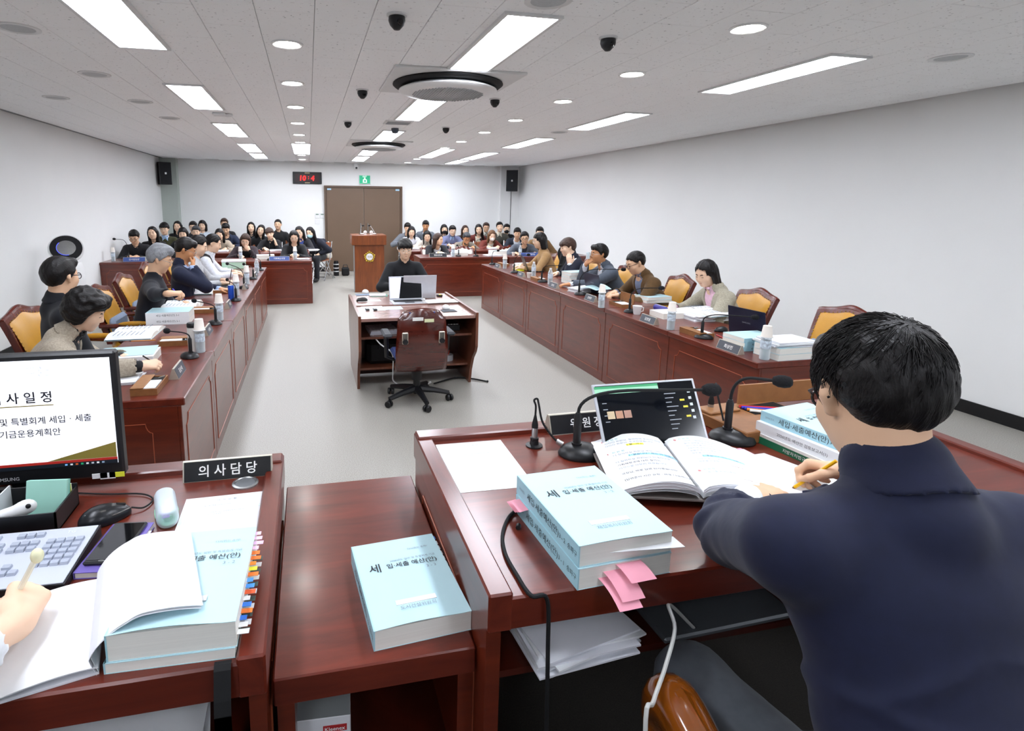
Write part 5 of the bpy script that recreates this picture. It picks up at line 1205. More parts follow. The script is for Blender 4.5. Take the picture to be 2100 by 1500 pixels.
def bottle(label, c, cup=None, h=0.205, group='water bottles on the desks', label_m=None):
    o = thing('water_bottle', label, 'bottle', c, random.uniform(0, 6), group); k = h/0.205
    MB().lathe([(0.0, 0.001), (0.029, 0.0), (0.0315, 0.006), (0.0305, 0.03*k), (0.0315, 0.06*k), (0.0305, 0.09*k), (0.0315, 0.12*k), (0.03, 0.145*k), (0.018, 0.175*k), (0.0135, 0.185*k), (0.0135, 0.195*k)], 18, cap=False).build('bottle_body', CLEAR, o, True)
    MB().lathe([(0.0318, 0.075*k), (0.0322, 0.077*k), (0.0322, 0.128*k), (0.0318, 0.13*k)], 18, cap=False).build('label_band', label_m or mat('bottle_label', 'c9d6e6', 0.5, noise=(70, 0.35)), o, True)
    MB().lathe([(0.0, 0.0), (0.0285, 0.004), (0.0285, 0.12*k), (0.0, 0.121*k)], 16).build('water', clearmat('water', (228, 238, 242), 0.02, 0.86), o, True)
    MB().lathe([(0.0152, 0.186*k), (0.0155, 0.205*k), (0.0, 0.206*k)], 14).build('cap', WHITEP, o, True)
    if cup:
        u = thing('paper_cup', cup, 'cup', (c[0], c[1], c[2]+h-0.055), 0, 'paper cups upturned on bottles')
        MB().lathe([(0.0355, 0.0), (0.037, 0.003), (0.0345, 0.006), (0.0265, 0.075), (0.0255, 0.077), (0.0, 0.0765)], 20, cap=False).build('cup', mat('ivory_paper_cup', 'efe8df', 0.6, noise=(20, 0.02)), u, True)
        MB().lathe([(0.036, -0.001), (0.0385, 0.0), (0.0385, 0.004), (0.036, 0.005), (0.036, -0.001)], 20, cap=False).build('rolled_rim', PAPER, u, True)
    return o
def cup(label, c, h=0.07, group=None):
    u = thing('paper_cup', label, 'cup', c, 0, group)
    MB().lathe([(0.0, 0.002), (0.0255, 0.0), (0.0265, 0.002), (0.034, h-0.004), (0.036, h), (0.033, h-0.002), (0.025, 0.004), (0.0, 0.004)], 20, cap=False).build('cup', mat('ivory_paper_cup', 'efe8df', 0.6), u, True)
    MB().lathe([(0.034, h-0.003), (0.0365, h-0.001), (0.0355, h+0.001), (0.034, h-0.003)], 20, cap=False).build('rolled_rim', PAPER, u, True)
def tray(label, c, rz, open_=False, group='brown memo boxes on the desks'):
    o = thing('memo_box', label, 'box', c, rz, group)
    MB().box(-0.12, 0.12, -0.065, 0.065, 0, 0.006).box(-0.12, -0.113, -0.065, 0.065, 0.006, 0.035).box(0.113, 0.12, -0.065, 0.065, 0.006, 0.035).box(-0.113, 0.113, -0.065, -0.058, 0.006, 0.035).box(-0.113, 0.113, 0.058, 0.065, 0.006, 0.035).build('box', BROWNBOX, o)
    MB().box(-0.03, 0.108, -0.053, 0.053, 0.008, 0.037).build('memo_pad', PAPER, o)
    MB().box(-0.108, -0.04, -0.053, 0.053, 0.01, 0.03).build('pen_slot', BLACKM, o)
    if open_: MB().box(-0.12, 0.12, 0.06, 0.068, 0.033, 0.13).build('lid', BROWNBOX, o)
    else: MB().box(-0.12, 0.12, -0.066, -0.002, 0.036, 0.043, 0.002).build('lid', mat('box_lid', '96673d', 0.5, noise=(30, 0.1)), o)
    MB().tube([(-0.075, 0.03, 0.037), (-0.075, 0.06, 0.045), (-0.06, 0.06, 0.045), (-0.06, 0.03, 0.037)], 0.003, 6).build('clip', CHROME, o)
    return o
def laptop(label, c, rz, lid='22253a', w=0.33, d=0.23, ang=105, screen='0b0d12', logo=None, frame_m=None):
    """hinge at local y=+d/2, user at -y"""
    o = thing('laptop', label, 'laptop', c, rz); m_ = frame_m or mat('laptop_'+lid, lid, 0.35, 0.3, noise=(20, 0.03))
    b = MB().box(-w/2, w/2, -d/2, d/2, 0.002, 0.017, 0.004).build('base', m_, o)
    MB().box(-w*0.42, w*0.42, -d*0.12, d*0.36, 0.0172, 0.0185).build('keyboard', BLACKM, b); MB().box(-0.05, 0.05, -d*0.42, -d*0.17, 0.0172, 0.0178).build('touchpad', mat('touchpad', '4a4c52', 0.4), b)
    a = math.radians(ang); R = Matrix.Rotation(-(PI-a), 3, 'X')
    R = Matrix.Rotation(a, 3, 'X'); T = (0, d/2-0.004, 0.016)
    l = MB().box(-w/2, w/2, 0.0, d, -0.004, 0.003, 0.002, R=R.to_3x3() @ Matrix.Identity(3), T=T)
    # lid built flat from the hinge towards +y, then swung up about x: angle measured from the keyboard
    l = MB().box(-w/2, w/2, 0.0, d*0.98, -0.006, 0.0, 0.002, R=Matrix.Rotation(PI-a, 3, 'X'), T=T).build('lid', m_, o)
    MB().box(-w/2+0.009, w/2-0.009, 0.012, d*0.95, 0.0, 0.0007, R=Matrix.Rotation(PI-a, 3, 'X'), T=T).build('screen', mat('screen_'+screen, screen, 0.12, noise=(8, 0.3)), l)
    if logo:
        R4 = Matrix.Translation(T) @ Matrix.Rotation(PI-a, 4, 'X') @ Matrix.Translation((0, d*0.5, -0.0066)) @ Matrix.Rotation(PI, 4, 'Y')
        g = text(logo, 0.016, mat('laptop_logo', '9aa0ad', 0.4), l, (0, 0, 0)); g.matrix_local = R4
    return o
Z = 0.75
def P_(px, py, z=Z): return atz(px, py, z)

# ---------------- right row: positions read from the photograph on the desk plane
def mic_r(label, bx_, by_, hx, hy, reach=0.26):
    b = P_(bx_, by_); microphone(label, b, atx(hx, hy, b[0]+reach))
mic_r('black gooseneck microphone before the dark laptop of the empty seat', 1443, 694, 1549, 651)
mic_r('black gooseneck microphone before the woman in the beige blazer', 1294, 641, 1357, 591)
mic_r('black gooseneck microphone before the man in the brown jacket', 1190, 605, 1279, 553, 0.4)
mic_r('black gooseneck microphone before the man drinking', 1113, 579, 1149, 545, 0.2)
mic_r('black gooseneck microphone before the man with the dark red tie', 1056, 560, 1084, 523, 0.2)
mic_r('black gooseneck microphone before the woman in the tan cardigan', 1010, 543, 1022, 514, 0.12)
RZ = -PI/2
for lb, px, py, s in [('grey wedge nameplate of the empty seat, nearest on the right row', 1497, 720, '최상진'), ('grey wedge nameplate before the woman in the beige blazer', 1331, 662, '김정열'), ('grey wedge nameplate before the man in the brown jacket', 1212, 617, '손병화'),
                      ('grey wedge nameplate before the man drinking', 1136, 590, '김영심'), ('grey wedge nameplate before the man with the dark red tie', 1069, 567, '이강무'), ('grey wedge nameplate before the woman in the tan cardigan', 1021, 549, '박성희')]:
    nameplate(lb, P_(px, py), RZ, s, 0.21, m=mat('slate_plate', '50545c', 0.5, noise=(20, 0.05)))
for lb, cl, px, py in [('water bottle under a paper cup at the near right desk corner', 'paper cup upturned on the bottle at the near right desk corner', 1567, 737), ('water bottle under a paper cup left of the open report of the beige blazer woman', 'paper cup upturned on the bottle before the beige blazer woman', 1375, 676),
                       ('water bottle under a paper cup before the brown jacket man', 'paper cup upturned on the bottle before the brown jacket man', 1233, 631), ('clear water bottle without a cup before the man drinking', None, 1128, 583), ('small clear water bottle before the man with the dark red tie', None, 1094, 567), ('water bottle under a paper cup before the tan cardigan woman', 'paper cup upturned on the bottle before the tan cardigan woman', 1035, 551)]:
    bottle(lb, P_(px, py), cl)
cup('small paper cup beside the bottle of the man with the dark red tie', P_(1085, 570))
c = P_(1515, 697); laptop('dark navy laptop standing open on the empty right seat', (c[0]+0.19, c[1]+0.02, Z), PI/2+0.12, logo='SAMSUNG', ang=100)
c = P_(1212, 604); laptop('dark laptop before the man in the brown jacket', (c[0]+0.18, c[1]+0.06, Z), PI/2+0.05, logo='SAMSUNG', ang=105)
c = P_(1075, 558); laptop('black laptop before the woman in the tan cardigan', (c[0]+0.2, c[1]+0.1, Z), PI/2-0.2, '17181a', ang=110)
# books at the near end of the right row
bx0 = (3.08, 3.12)
plain_book('lower pale blue budget book at the near end of the right desks', (3.12, 3.08, Z), -PI/2+0.02, 0.042); plain_book('upper pale blue budget book at the near end of the right desks', (3.12, 3.08, Z+0.0425), -PI/2+0.05, 0.042)
papers('loose white papers on top of the two near blue books', (3.13, 3.09, Z+0.086), -PI/2, 5, th=0.006)
plain_book('blue book turned page edges out beside the near bottle', (3.08, 3.335, Z), PI/2, 0.03); plain_book('second book page edges out beside the near bottle', (3.08, 3.335, Z+0.031), PI/2+0.03, 0.03); plain_book('topmost book page edges out beside the near bottle', (3.08, 3.335, Z+0.062), PI/2, 0.03)
tray('brown memo box between the laptop and the open report', P_(1428, 687), -PI/2+PI/2*0)
o = thing('pen', 'red pen lying beside the empty seat laptop', 'pen', P_(1478, 693)); MB().tube([(0, -0.07, 0.005), (0.02, 0.07, 0.005)], 0.0045).build('barrel', mat('red_plastic', 'c0262a', 0.4), o, True); MB().tube([(0.02, 0.07, 0.005), (0.022, 0.08, 0.005)], [0.0045, 0.001]).build('tip', BLACKP, o)
def mouse(label, c, rz, m_=BLACKP, s=1.0, brand=None, cat='mouse'):
    o = thing('computer_mouse', label, cat, c, rz)
    f = Field(); f.ell((0, 0, 0.006), (0.031*s, 0.058*s, 0.03*s), k=0.01); f.ell((0, -0.015*s, 0.01), (0.029*s, 0.04*s, 0.029*s), k=0.02); f.fun(lambda D, X, Y, Zz: np.maximum(D, -Zz+0.0005).astype(np.float32))
    field_obj('shell', f, 0.0025 if brand else 0.005, m_, o)
    MB().tube([(0, 0.025*s, 0.034*s), (0, 0.045*s, 0.026*s)], 0.0035*s).build('scroll_wheel', BLACKM, o)
    return o
mouse('black mouse beside the empty seat laptop', P_(1478, 680), PI/2)
open_doc('large open report spread before the woman in the beige blazer', P_(1432, 655)+V3(0.1, 0.05, 0.05), RZ+0.15, 0.42, 0.3, 0.03)
papers('stack of papers under the open report of the beige blazer woman', P_(1432, 655)+V3(0.1, 0.05, 0), RZ+0.1, 6, 0.3, 0.42, 0.008)
plain_book('thick white report left of the open report, page edges showing', P_(1365, 655)+V3(0.12, 0.1, 0), RZ, 0.05, cover=PAPER, spine=PAPER)
o = thing('glasses_case', 'purple pencil case near the white mug', 'case', P_(1335, 640)+V3(0.1, 0, 0), RZ); f = Field(); f.cone((-0.07, 0, 0.03), (0.07, 0, 0.03), 0.029, 0.029); field_obj('pouch', f, 0.006, mat('purple_cloth', '3a348c', 0.6, noise=(30, 0.1)), o); MB().tube([(-0.08, 0, 0.0585), (0.08, 0, 0.0585)], 0.003).build('zip', STEEL, o)
o = thing('mug', 'white mug beside the memo box of the brown jacket man', 'mug', P_(1306, 645)); MB().lathe([(0, 0.002), (0.028, 0.0), (0.032, 0.01), (0.042, 0.075), (0.044, 0.08), (0.039, 0.076), (0.028, 0.012), (0, 0.008)], 22, cap=False).build('cup', WHITEP, o, True); MB().tube([(0.038, 0, 0.065), (0.064, 0, 0.06), (0.062, 0, 0.03), (0.034, 0, 0.022)], 0.005).build('handle', WHITEP, o, True)
tray('open brown memo box with raised lid before the brown jacket man', P_(1268, 628)+V3(0.03, 0, 0), -PI/2, True)
plain_book('lower blue book at the elbow of the brown jacket man', P_(1330, 622)+V3(0.12, 0.1, 0), RZ, 0.03); plain_book('upper blue book at the elbow of the brown jacket man', P_(1330, 622)+V3(0.12, 0.1, 0.031), RZ+0.1, 0.03)
sheet('pale blue document held up by the brown jacket man', (3.13, 5.72, Z+0.07), RZ+0.3, 0.3, 0.24, m=COVER, bend=0.04)
papers('fanned white papers before the man drinking', P_(1180, 600)+V3(0.12, 0.05, 0), RZ+0.4, 7, 0.21, 0.29, 0.007)
for i, lb in enumerate(['bottom', 'second', 'third', 'topmost']): plain_book(f'pale blue budget book before the man drinking, {lb} of a pile of four', P_(1165, 583)+V3(0.16, 0.12, 0.037*i), RZ+0.12*(i % 2)+0.05, 0.036)
tray('brown memo box before the man with the dark red tie', P_(1105, 577)+V3(0.02, 0.06, 0), -PI/2)
open_doc('open report in the hands of the tan cardigan woman', P_(1065, 551)+V3(0.2, 0.25, 0.0), RZ, 0.4, 0.29, 0.05)
o = thing('file_folder', 'yellow folder under the papers of the tan cardigan woman', 'folder', P_(1062, 556)+V3(0.05, 0.1, 0), RZ); MB().box(-0.12, 0.12, -0.05, 0.05, 0, 0.012, 0.003).build('cover', mat('yellow_card', 'dfe02c', 0.6), o); MB().box(-0.115, 0.118, -0.048, 0.048, 0.003, 0.009).build('sheets', PAPER, o)
tray('brown memo box before the tan cardigan woman', P_(1022, 546)+V3(0.12, 0.1, 0), -PI/2)
t = thing('drinking_glass', 'small glass at the lips of the man in the grey suit', 'glass', atx(1206, 526, 3.37)-V3(0, 0, 0.03)); MB().lathe([(0, 0.002), (0.024, 0.0), (0.028, 0.08), (0.026, 0.08), (0.022, 0.006)], 18, cap=False).build('glass_wall', CLEAR, t, True); MB().lathe([(0, 0.0), (0.0235, 0.0), (0.0235, 0.008), (0, 0.008)], 18).build('thick_base', CLEAR, t, True)

# ---------------- left row
def mic_l(label, bx_, by_, hx, hy, reach=-0.2):
    b = P_(bx_, by_); microphone(label, b, atx(hx, hy, b[0]+reach))
mic_l('black gooseneck microphone beside the white tumbler, nearest on the left row', 389, 733, 342, 679, -0.17)
mic_l('black gooseneck microphone before the silver-haired man\'s blue-topped books', 441, 665, 398, 617, -0.2)
mic_l('black gooseneck microphone beside the blue can', 484, 617, 466, 574, -0.2)
mic_l('black gooseneck microphone before the red-tied man\'s black laptop', 500, 592, 466, 541, -0.25)
mic_l('black gooseneck microphone before the woman in the pale grey top', 519, 573, 500, 542, -0.15)
mic_l('black gooseneck microphone at the far end of the left row', 534, 555, 520, 528, -0.12)
for lb, px, py, s in [('grey wedge nameplate before the curly-haired woman, nearest on the left row', 372, 768, '김순애'), ('grey wedge nameplate on the left row behind the white tumbler', 431, 684, '이혜숙'), ('grey wedge nameplate before the silver-haired man', 473, 630, '박종현'), ('grey wedge nameplate before the red-tied man', 506, 592, '김호재'), ('grey wedge nameplate before the woman in the pale grey top', 527, 568, '정주리')]:
    nameplate(lb, P_(px, py)-V3(0.02, 0, 0), PI/2, s, 0.2, m=mat('slate_plate', '50545c', 0.5))
o = thing('tumbler', 'white tumbler with a black lid beside the nearest left microphone', 'tumbler', P_(400, 722)-V3(0.01, -0.02, 0)); MB().lathe([(0, 0), (0.034, 0), (0.036, 0.004), (0.036, 0.165), (0, 0.166)], 24).build('body', mat('white_enamel', 'e6e4de', 0.35, noise=(10, 0.02)), o, True); MB().lathe([(0.0345, 0.166), (0.037, 0.17), (0.037, 0.19), (0.032, 0.197), (0, 0.198)], 24).build('lid', BLACKP, o, True)
for lb, cl, px, py in [('water bottle under a paper cup behind the white tumbler', 'paper cup upturned on the bottle behind the white tumbler', 418, 722), ('water bottle under a paper cup before the silver-haired man', 'paper cup upturned on the bottle before the silver-haired man', 456, 657), ('water bottle under a paper cup before the red-tied man', 'paper cup upturned on the bottle before the red-tied man', 489, 606),
                       ('water bottle under a paper cup before the woman in the pale grey top', 'paper cup upturned on the bottle before the pale grey top woman', 510, 583), ('water bottle at the far end of the left row', None, 530, 560)]:
    bottle(lb, P_(px, py)-V3(0.02, 0, 0), cl)
o = thing('drink_can', 'blue drink can standing before the silver-haired man', 'can', P_(481, 617)-V3(0.03, 0, 0)); MB().lathe([(0, 0), (0.024, 0), (0.029, 0.008), (0.029, 0.15), (0.026, 0.158), (0, 0.158)], 20).build('body', mat('blue_can', '2456c8', 0.3, 0.3, noise=(25, 0.15)), o, True); MB().lathe([(0.026, 0.158), (0.027, 0.162), (0.024, 0.16), (0, 0.159)], 20).build('lid', STEEL, o, True)
c = P_(486, 590); laptop('black laptop with its back to the aisle before the red-tied man', (c[0]-0.2, c[1]+0.05, Z), -PI/2+0.1, '1b1d20', 0.3, 0.22, 100)
tray('brown memo box at the near end of the left row', P_(308, 797), PI/2+PI)
papers('white papers under the hand of the curly-haired woman', P_(262, 785)-V3(0.1, -0.05, 0), PI/2, 4, 0.21, 0.29, 0.004)
plain_book('thick tabbed report under the blue-covered document, left row', P_(300, 745)-V3(0.12, -0.08, 0), PI/2+0.05, 0.05, 0.24, 0.33, PAPER, PAPER, tabs=('e05a6a', 'f08a2a', '7ab6e8', 'e8e23a', 'd98ad0'))
sheet('blue-covered document lying open on the tabbed report', P_(300, 742)-V3(0.12, -0.08, -0.052), PI/2+0.1, 0.24, 0.32, m=COVER, bend=0.012, name='document')
open_doc('open white report with a pencil lying on it, left row', P_(330, 690)-V3(0.2, -0.12, 0), PI/2, 0.44, 0.31, 0.03)
o = thing('pencil', 'yellow pencil lying on the open white report of the left row', 'pencil', P_(295, 700, 0.79)-V3(0, 0, 0)); MB().tube([(-0.08, 0.0, 0.004), (0.075, 0.0, 0.004)], 0.0038, 6).build('barrel', mat('pencil_orange', 'd98c2e', 0.5), o, True); MB().tube([(-0.095, 0, 0.004), (-0.08, 0, 0.004)], [0.001, 0.0038], 6).build('tip', BLACKP, o)
for i, lb in enumerate(['lower white tabbed', 'upper blue-topped']): plain_book(f'{lb} thick report piled at the silver-haired man\'s elbow', P_(372, 664)-V3(0.1, -0.1, -0.05*i), PI/2+0.02, 0.05, 0.24, 0.33, COVER if i else PAPER, PAPER, tabs=('e8d23a', 'e05a6a', '6ab0e0', '2f7d5a'))
tray('brown memo box beside the nearest left microphone stem', P_(372, 705)-V3(0.02, 0, 0), PI)
tray('brown memo box before the blue-topped reports', P_(428, 640)-V3(0.02, 0, 0), PI)
open_doc('thick open report under the hand of the silver-haired man', P_(405, 636)-V3(0.15, -0.1, 0), PI/2, 0.42, 0.3, 0.06, ('e8e23a', '9ad04a'))
open_doc('open tabbed report before the red-tied man', P_(432, 602)-V3(0.12, -0.1, 0), PI/2, 0.42, 0.3, 0.05, ('f08a2a', 'e05a9a'))
tray('brown memo box beside the blue can', P_(468, 600)-V3(0.05, 0, 0), PI)
open_doc('open report before the woman in the pale grey top', P_(448, 572)-V3(0.15, -0.1, 0), PI/2, 0.42, 0.3, 0.04)
open_doc('open report before the woman in the striped vest', P_(455, 556)-V3(0.1, -0.2, 0), PI/2, 0.42, 0.3, 0.03)
o = thing('document_box', 'pale green document box at the far end of the left row', 'box', P_(495, 552)-V3(0.12, -0.15, 0), 0.1); MB().box(-0.17, 0.17, -0.13, 0.13, 0, 0.1, 0.006).build('box', mat('pale_green_box', 'b9dcc4', 0.6, noise=(10, 0.04)), o); MB().box(-0.175, 0.175, -0.135, 0.135, 0.1, 0.125, 0.006).build('lid', PAPER, o)

# ---------------- back tables
def back_plate(label, px, py, y, s, w=0.34, m=None):
    c = aty(px, py, y); nameplate(label, (c[0], y, Z), 0, s, w, 'back table name signs', 0.035, m or mat('blue_white_plate', 'cdd6ea', 0.5, noise=(30, 0.04)), 0.07, 0.06)
NAVYP = mat('dark_plate', '23262e', 0.5, noise=(20, 0.05))
back_plate('white and blue name sign before the woman in black by the aisle', 573, 530, 9.98, '기획예산과장', m=mat('blue_plate', '4a63a8', 0.5)); back_plate('dark name sign before the woman in the black blazer', 898, 527, 10.26, '행정안전국', m=NAVYP); back_plate('white and blue name sign before the grey suit man with glasses', 1087, 527, 10.22, '기획재정국장', 0.4, m=mat('blue_plate', '4a63a8', 0.5)); back_plate('white and blue name sign before the man in black, far left', 276, 535, 10.1, '감사담당관', m=mat('blue_plate', '4a63a8', 0.5))
def back_bottle(lb, cl, px, y, yy=10.2):
    c = aty(px, y, yy); bottle(lb, (c[0], yy, Z), cl)
back_bottle('water bottle before the woman in black by the aisle', 'paper cup upturned on the bottle by the aisle, back table', 605, 520, 10.08); back_bottle('water bottle on the far left back table', 'paper cup upturned on the far left back table bottle', 232, 525, 10.2)
back_bottle('water bottle on the back table right of the lectern', 'paper cup upturned on the bottle right of the lectern', 929, 520, 10.35); back_bottle('water bottle without a cup before the grey suit man with glasses', None, 1067, 515, 10.3); back_bottle('water bottle before the woman with glasses, hand at her mouth', 'paper cup upturned on the bottle before the woman with glasses', 493, 520, 10.15)
def back_mic(lb, px, yy, tx, tz=0.32):
    c = aty(px, 520, yy); microphone(lb, (c[0], yy, Z), (c[0]+tx, yy+0.1, Z+tz), 'back table microphones')
back_mic('black gooseneck microphone before the short brown-haired woman, left back table', 553, 10.05, 0.0); back_mic('black gooseneck microphone before the man in black, far left', 262, 10.2, -0.22, 0.36)
back_mic('black gooseneck microphone left of the empty cream chair', 940, 10.35, 0.0, 0.2); back_mic('tall gooseneck microphone before the empty cream chair', 976, 10.3, 0.12)
c = aty(985, 525, 10.4); papers('white papers before the empty cream chair', (c[0]+0.25, 10.42, Z), 0.2, 4, 0.3, 0.22, 0.004, 'papers on the back tables')
c = aty(1022, 518, 10.45); plain_book('thick pale file beside the grey suit man with glasses', (c[0], 10.5, Z), 0, 0.09, 0.3, 0.24, COVER, PAPERB, 'books on the back tables')
cup('paper cup in front of the grey suit man with glasses', (aty(1053, 520, 10.3)[0], 10.3, Z))
c = aty(628, 525, 10.1); papers('white papers at the aisle end of the left back table', (c[0]-0.06, 10.12, Z), 0.2, 3, 0.2, 0.14, 0.006, 'papers on the back tables')
c = aty(520, 520, 10.3); plain_book('white file before the woman with glasses', (c[0]+0.2, 10.3, Z), 0.1, 0.07, 0.3, 0.22, PAPER, PAPER, 'books on the back tables')
c = aty(300, 530, 10.3); papers('papers before the man in black, far left', (c[0], 10.35, Z), 0.1, 5, 0.3, 0.21, 0.008, 'papers on the back tables')
c = aty(910, 522, 10.4); sheet('sheet before the woman in the black blazer', (c[0], 10.42, Z), 0.1, 0.3, 0.2)
c = aty(955, 520, 10.45); plain_book('pale blue file between the back table microphones', (c[0]-0.1, 10.55, Z), 0, 0.06, 0.3, 0.2, COVER, PAPERB, 'books on the back tables')
# second row papers
for px, yy, lb in [(565, 11.95, 'papers before the short brown-haired woman'), (455, 11.95, 'papers before the beige jacket woman at the second table'), (640, 11.95, 'papers at the aisle end of the second left table'), (1010, 12.1, 'papers before the woman in brick red'), (960, 12.1, 'papers before the salt-and-pepper haired man'), (845, 12.1, 'papers before the long-haired woman in white')]:
    c = aty(px, 510, yy); papers(lb, (c[0], yy, Z), 0.1, 3, 0.25, 0.2, 0.008, 'papers on the second row tables')

# coats on chairs and camera gear by the door
t = thing('coat', 'dark navy padded coat heaped on the folding chair by the door', 'coat', (0.22, 13.3, 0.46)); f = Field(); f.ell((-0.02, 0, 0.2), (0.2, 0.2, 0.25), k=0.05).ell((-0.05, 0.05, 0.05), (0.22, 0.2, 0.12), k=0.06).ell((0.06, -0.05, 0.36), (0.13, 0.12, 0.1), k=0.06); f.fun(lambda D, X, Y, Zz: (np.maximum(D, -Zz)+0.01*np.sin(X*40+Zz*20)*np.sin(Y*30+Zz*25)).astype(np.float32)); field_obj('padded_shell', f, 0.014, mat('navy_nylon', '171b2e', 0.5, noise=(10, 0.1)), t); MB().tube([(-0.1, -0.16, 0.36), (0.02, -0.17, 0.42), (0.12, -0.12, 0.38)], 0.03).build('hood_edge', MATS['navy_nylon'], t, True)
t = thing('coat', 'cream coat hanging under the navy coat by the door', 'coat', (0.44, 13.28, 0.46)); f = Field(); f.ell((0, 0, 0.16), (0.05, 0.19, 0.22), k=0.05).ell((0.0, 0.0, 0.05), (0.07, 0.2, 0.09), k=0.05); f.fun(lambda D, X, Y, Zz: (np.maximum(D, -Zz)+0.006*np.sin(Y*45)).astype(np.float32)); field_obj('cloth', f, 0.014, mat('cream_wool', 'd8d4c8', 0.9, noise=(20, 0.05)), t); MB().tube([(-0.04, -0.1, 0.3), (0, 0, 0.37), (-0.04, 0.1, 0.3)], 0.02).build('collar', MATS['cream_wool'], t, True)
t = thing('coat', 'black coat draped behind the man with the dark red tie', 'coat', (4.02, 8.2, 0.62)); f = Field(); f.ell((0, 0, 0.22), (0.13, 0.2, 0.26), k=0.05).ell((-0.02, 0.12, 0.36), (0.1, 0.12, 0.12), k=0.05).ell((0, 0, 0.05), (0.15, 0.22, 0.2), k=0.05); f.fun(lambda D, X, Y, Zz: (D+0.008*np.sin(Y*40+Zz*14)).astype(np.float32)); field_obj('cloth', f, 0.014, mat('black_wool', '0d0d10', 0.9, noise=(20, 0.1)), t); MB().tube([(-0.06, -0.12, 0.42), (0.02, 0, 0.48), (-0.06, 0.12, 0.46)], 0.03).build('collar', MATS['black_wool'], t, True)
t = thing('camera_lens', 'black and white telephoto lens standing on the floor by the door', 'lens', (0.62, 13.6, 0)); MB().lathe([(0, 0), (0.06, 0), (0.065, 0.02), (0.065, 0.2), (0.06, 0.3), (0.05, 0.36), (0, 0.36)], 18).build('barrel', BLACKP, t, True)
for z_ in (0.1, 0.18, 0.27): MB().lathe([(0.064, z_), (0.068, z_), (0.068, z_+0.02), (0.064, z_+0.02)], 18, cap=False).build('white_ring', WHITEP, t, True)
t = thing('camera_bag', 'small black camera bag beside the telephoto lens', 'bag', (0.84, 13.6, 0)); MB().box(-0.09, 0.09, -0.08, 0.08, 0, 0.2, 0.03).build('body', BLACKM, t); MB().tube([(-0.06, 0, 0.195), (-0.04, 0, 0.26), (0.04, 0, 0.26), (0.06, 0, 0.195)], 0.01).build('handle', BLACKP, t, True)

# ---------------- stenographer desk things
ZS = 0.72
c = P_(838, 616, 0.73); t = laptop('laptop with white glare painted over half its black screen, nearer of the two on the small desk', (c[0]-0.02, c[1]-0.1, ZS), 0.03, 'c3c6cc', 0.36, 0.25, 100)
l_ = [ob for ob in SC.objects if ob.parent == t and ob.name.startswith('lid')][0]; g = MB().prism([(-0.171, 0.014), (-0.075, 0.014), (-0.045, 0.236), (-0.171, 0.236)], 'z', 0.0007, 0.0013).build('painted_glare', mat('painted_glare', 'd9dcf0', 0.3, emit=0.6), l_); g.matrix_local = Matrix.Translation((0, 0.121, 0.016)) @ Matrix.Rotation(PI-math.radians(100), 4, 'X')  # reflection of the bright wall, drawn as a glowing slanted patch on the screen
laptop('silver laptop before the young man in black, its back to the view', (1.15, 5.98, 0.73), PI, 'c3c6cc', 0.36, 0.25, 98)
c0 = P_(831, 616, 0.72)
mouse('white and black mouse on the far left corner of the small desk', P_(749, 601, 0.73), 0.3, WHITEP); mouse('small black mouse on the left of the small desk', P_(742, 618, 0.73), PI/2); mouse('white mouse on a dark pad, right of the small desk', P_(914, 633, 0.725), 0.2, WHITEP)
o = thing('mouse_pad', 'dark grey mouse pad at the right front of the small desk', 'mouse pad', P_(920, 638, ZS), 0.05); MB().box(-0.07, 0.07, -0.06, 0.06, 0, 0.004, 0.001).build('pad', mat('pad_grey', '55595f', 0.8), o); MB().box(-0.071, 0.071, -0.061, -0.058, 0, 0.0045).build('stitched_edge', BLACKM, o)
o = thing('mouse_pad', 'blue-grey mouse pad at the far left of the small desk', 'mouse pad', P_(746, 605, 0.73), 0.05); MB().box(-0.09, 0.09, -0.06, 0.06, 0, 0.003, 0.001).build('pad', mat('pad_bluegrey', '7d8da0', 0.8), o); MB().box(-0.091, 0.091, -0.061, -0.058, 0, 0.0035).build('stitched_edge', BLACKM, o)
sheet('white sheet under the small recorders', P_(765, 633, ZS), 0.03, 0.21, 0.24, name='paper_sheet'); sheet('white sheet behind the small recorders', P_(757, 617, 0.73), 0.05, 0.24, 0.12); sheet('pale blue sheet at the front of the small desk', P_(806, 632, ZS), 0.0, 0.18, 0.16, m=COVER); sheet('white sheet sticking out on the right of the small desk', P_(905, 618, 0.735), 0.05, 0.34, 0.2, bend=0.004)
for px, lb in ((753, 'left'), (769, 'right')):
    o = thing('voice_recorder', f'small black and silver voice recorder, {lb} of the pair', 'recorder', P_(px, 636, ZS+0.0025), 0.05); MB().box(-0.018, 0.018, -0.04, 0.03, 0, 0.014, 0.003).build('body', BLACKP, o); MB().box(-0.013, 0.013, -0.01, 0.024, 0.014, 0.0155).build('display', STEEL, o)
o = thing('notebook', 'small white notebook with green cover on the small desk', 'notebook', P_(778, 607, 0.73), -0.1); MB().box(-0.09, 0.09, -0.06, 0.06, 0, 0.004).build('cover', mat('green_cover', '4d9a83', 0.6), o); MB().box(-0.11, 0.07, -0.058, 0.062, 0.004, 0.016).build('pages', PAPER, o)
o = thing('adapter', 'white cylinder adapter beside the laptops', 'adapter', P_(869, 624, ZS)); MB().lathe([(0, 0), (0.016, 0), (0.016, 0.055), (0.012, 0.06), (0, 0.06)], 14).build('body', WHITEP, o, True); MB().lathe([(0.0162, 0.04), (0.0168, 0.041), (0.0168, 0.045), (0.0162, 0.046)], 14, cap=False).build('ring', STEEL, o)
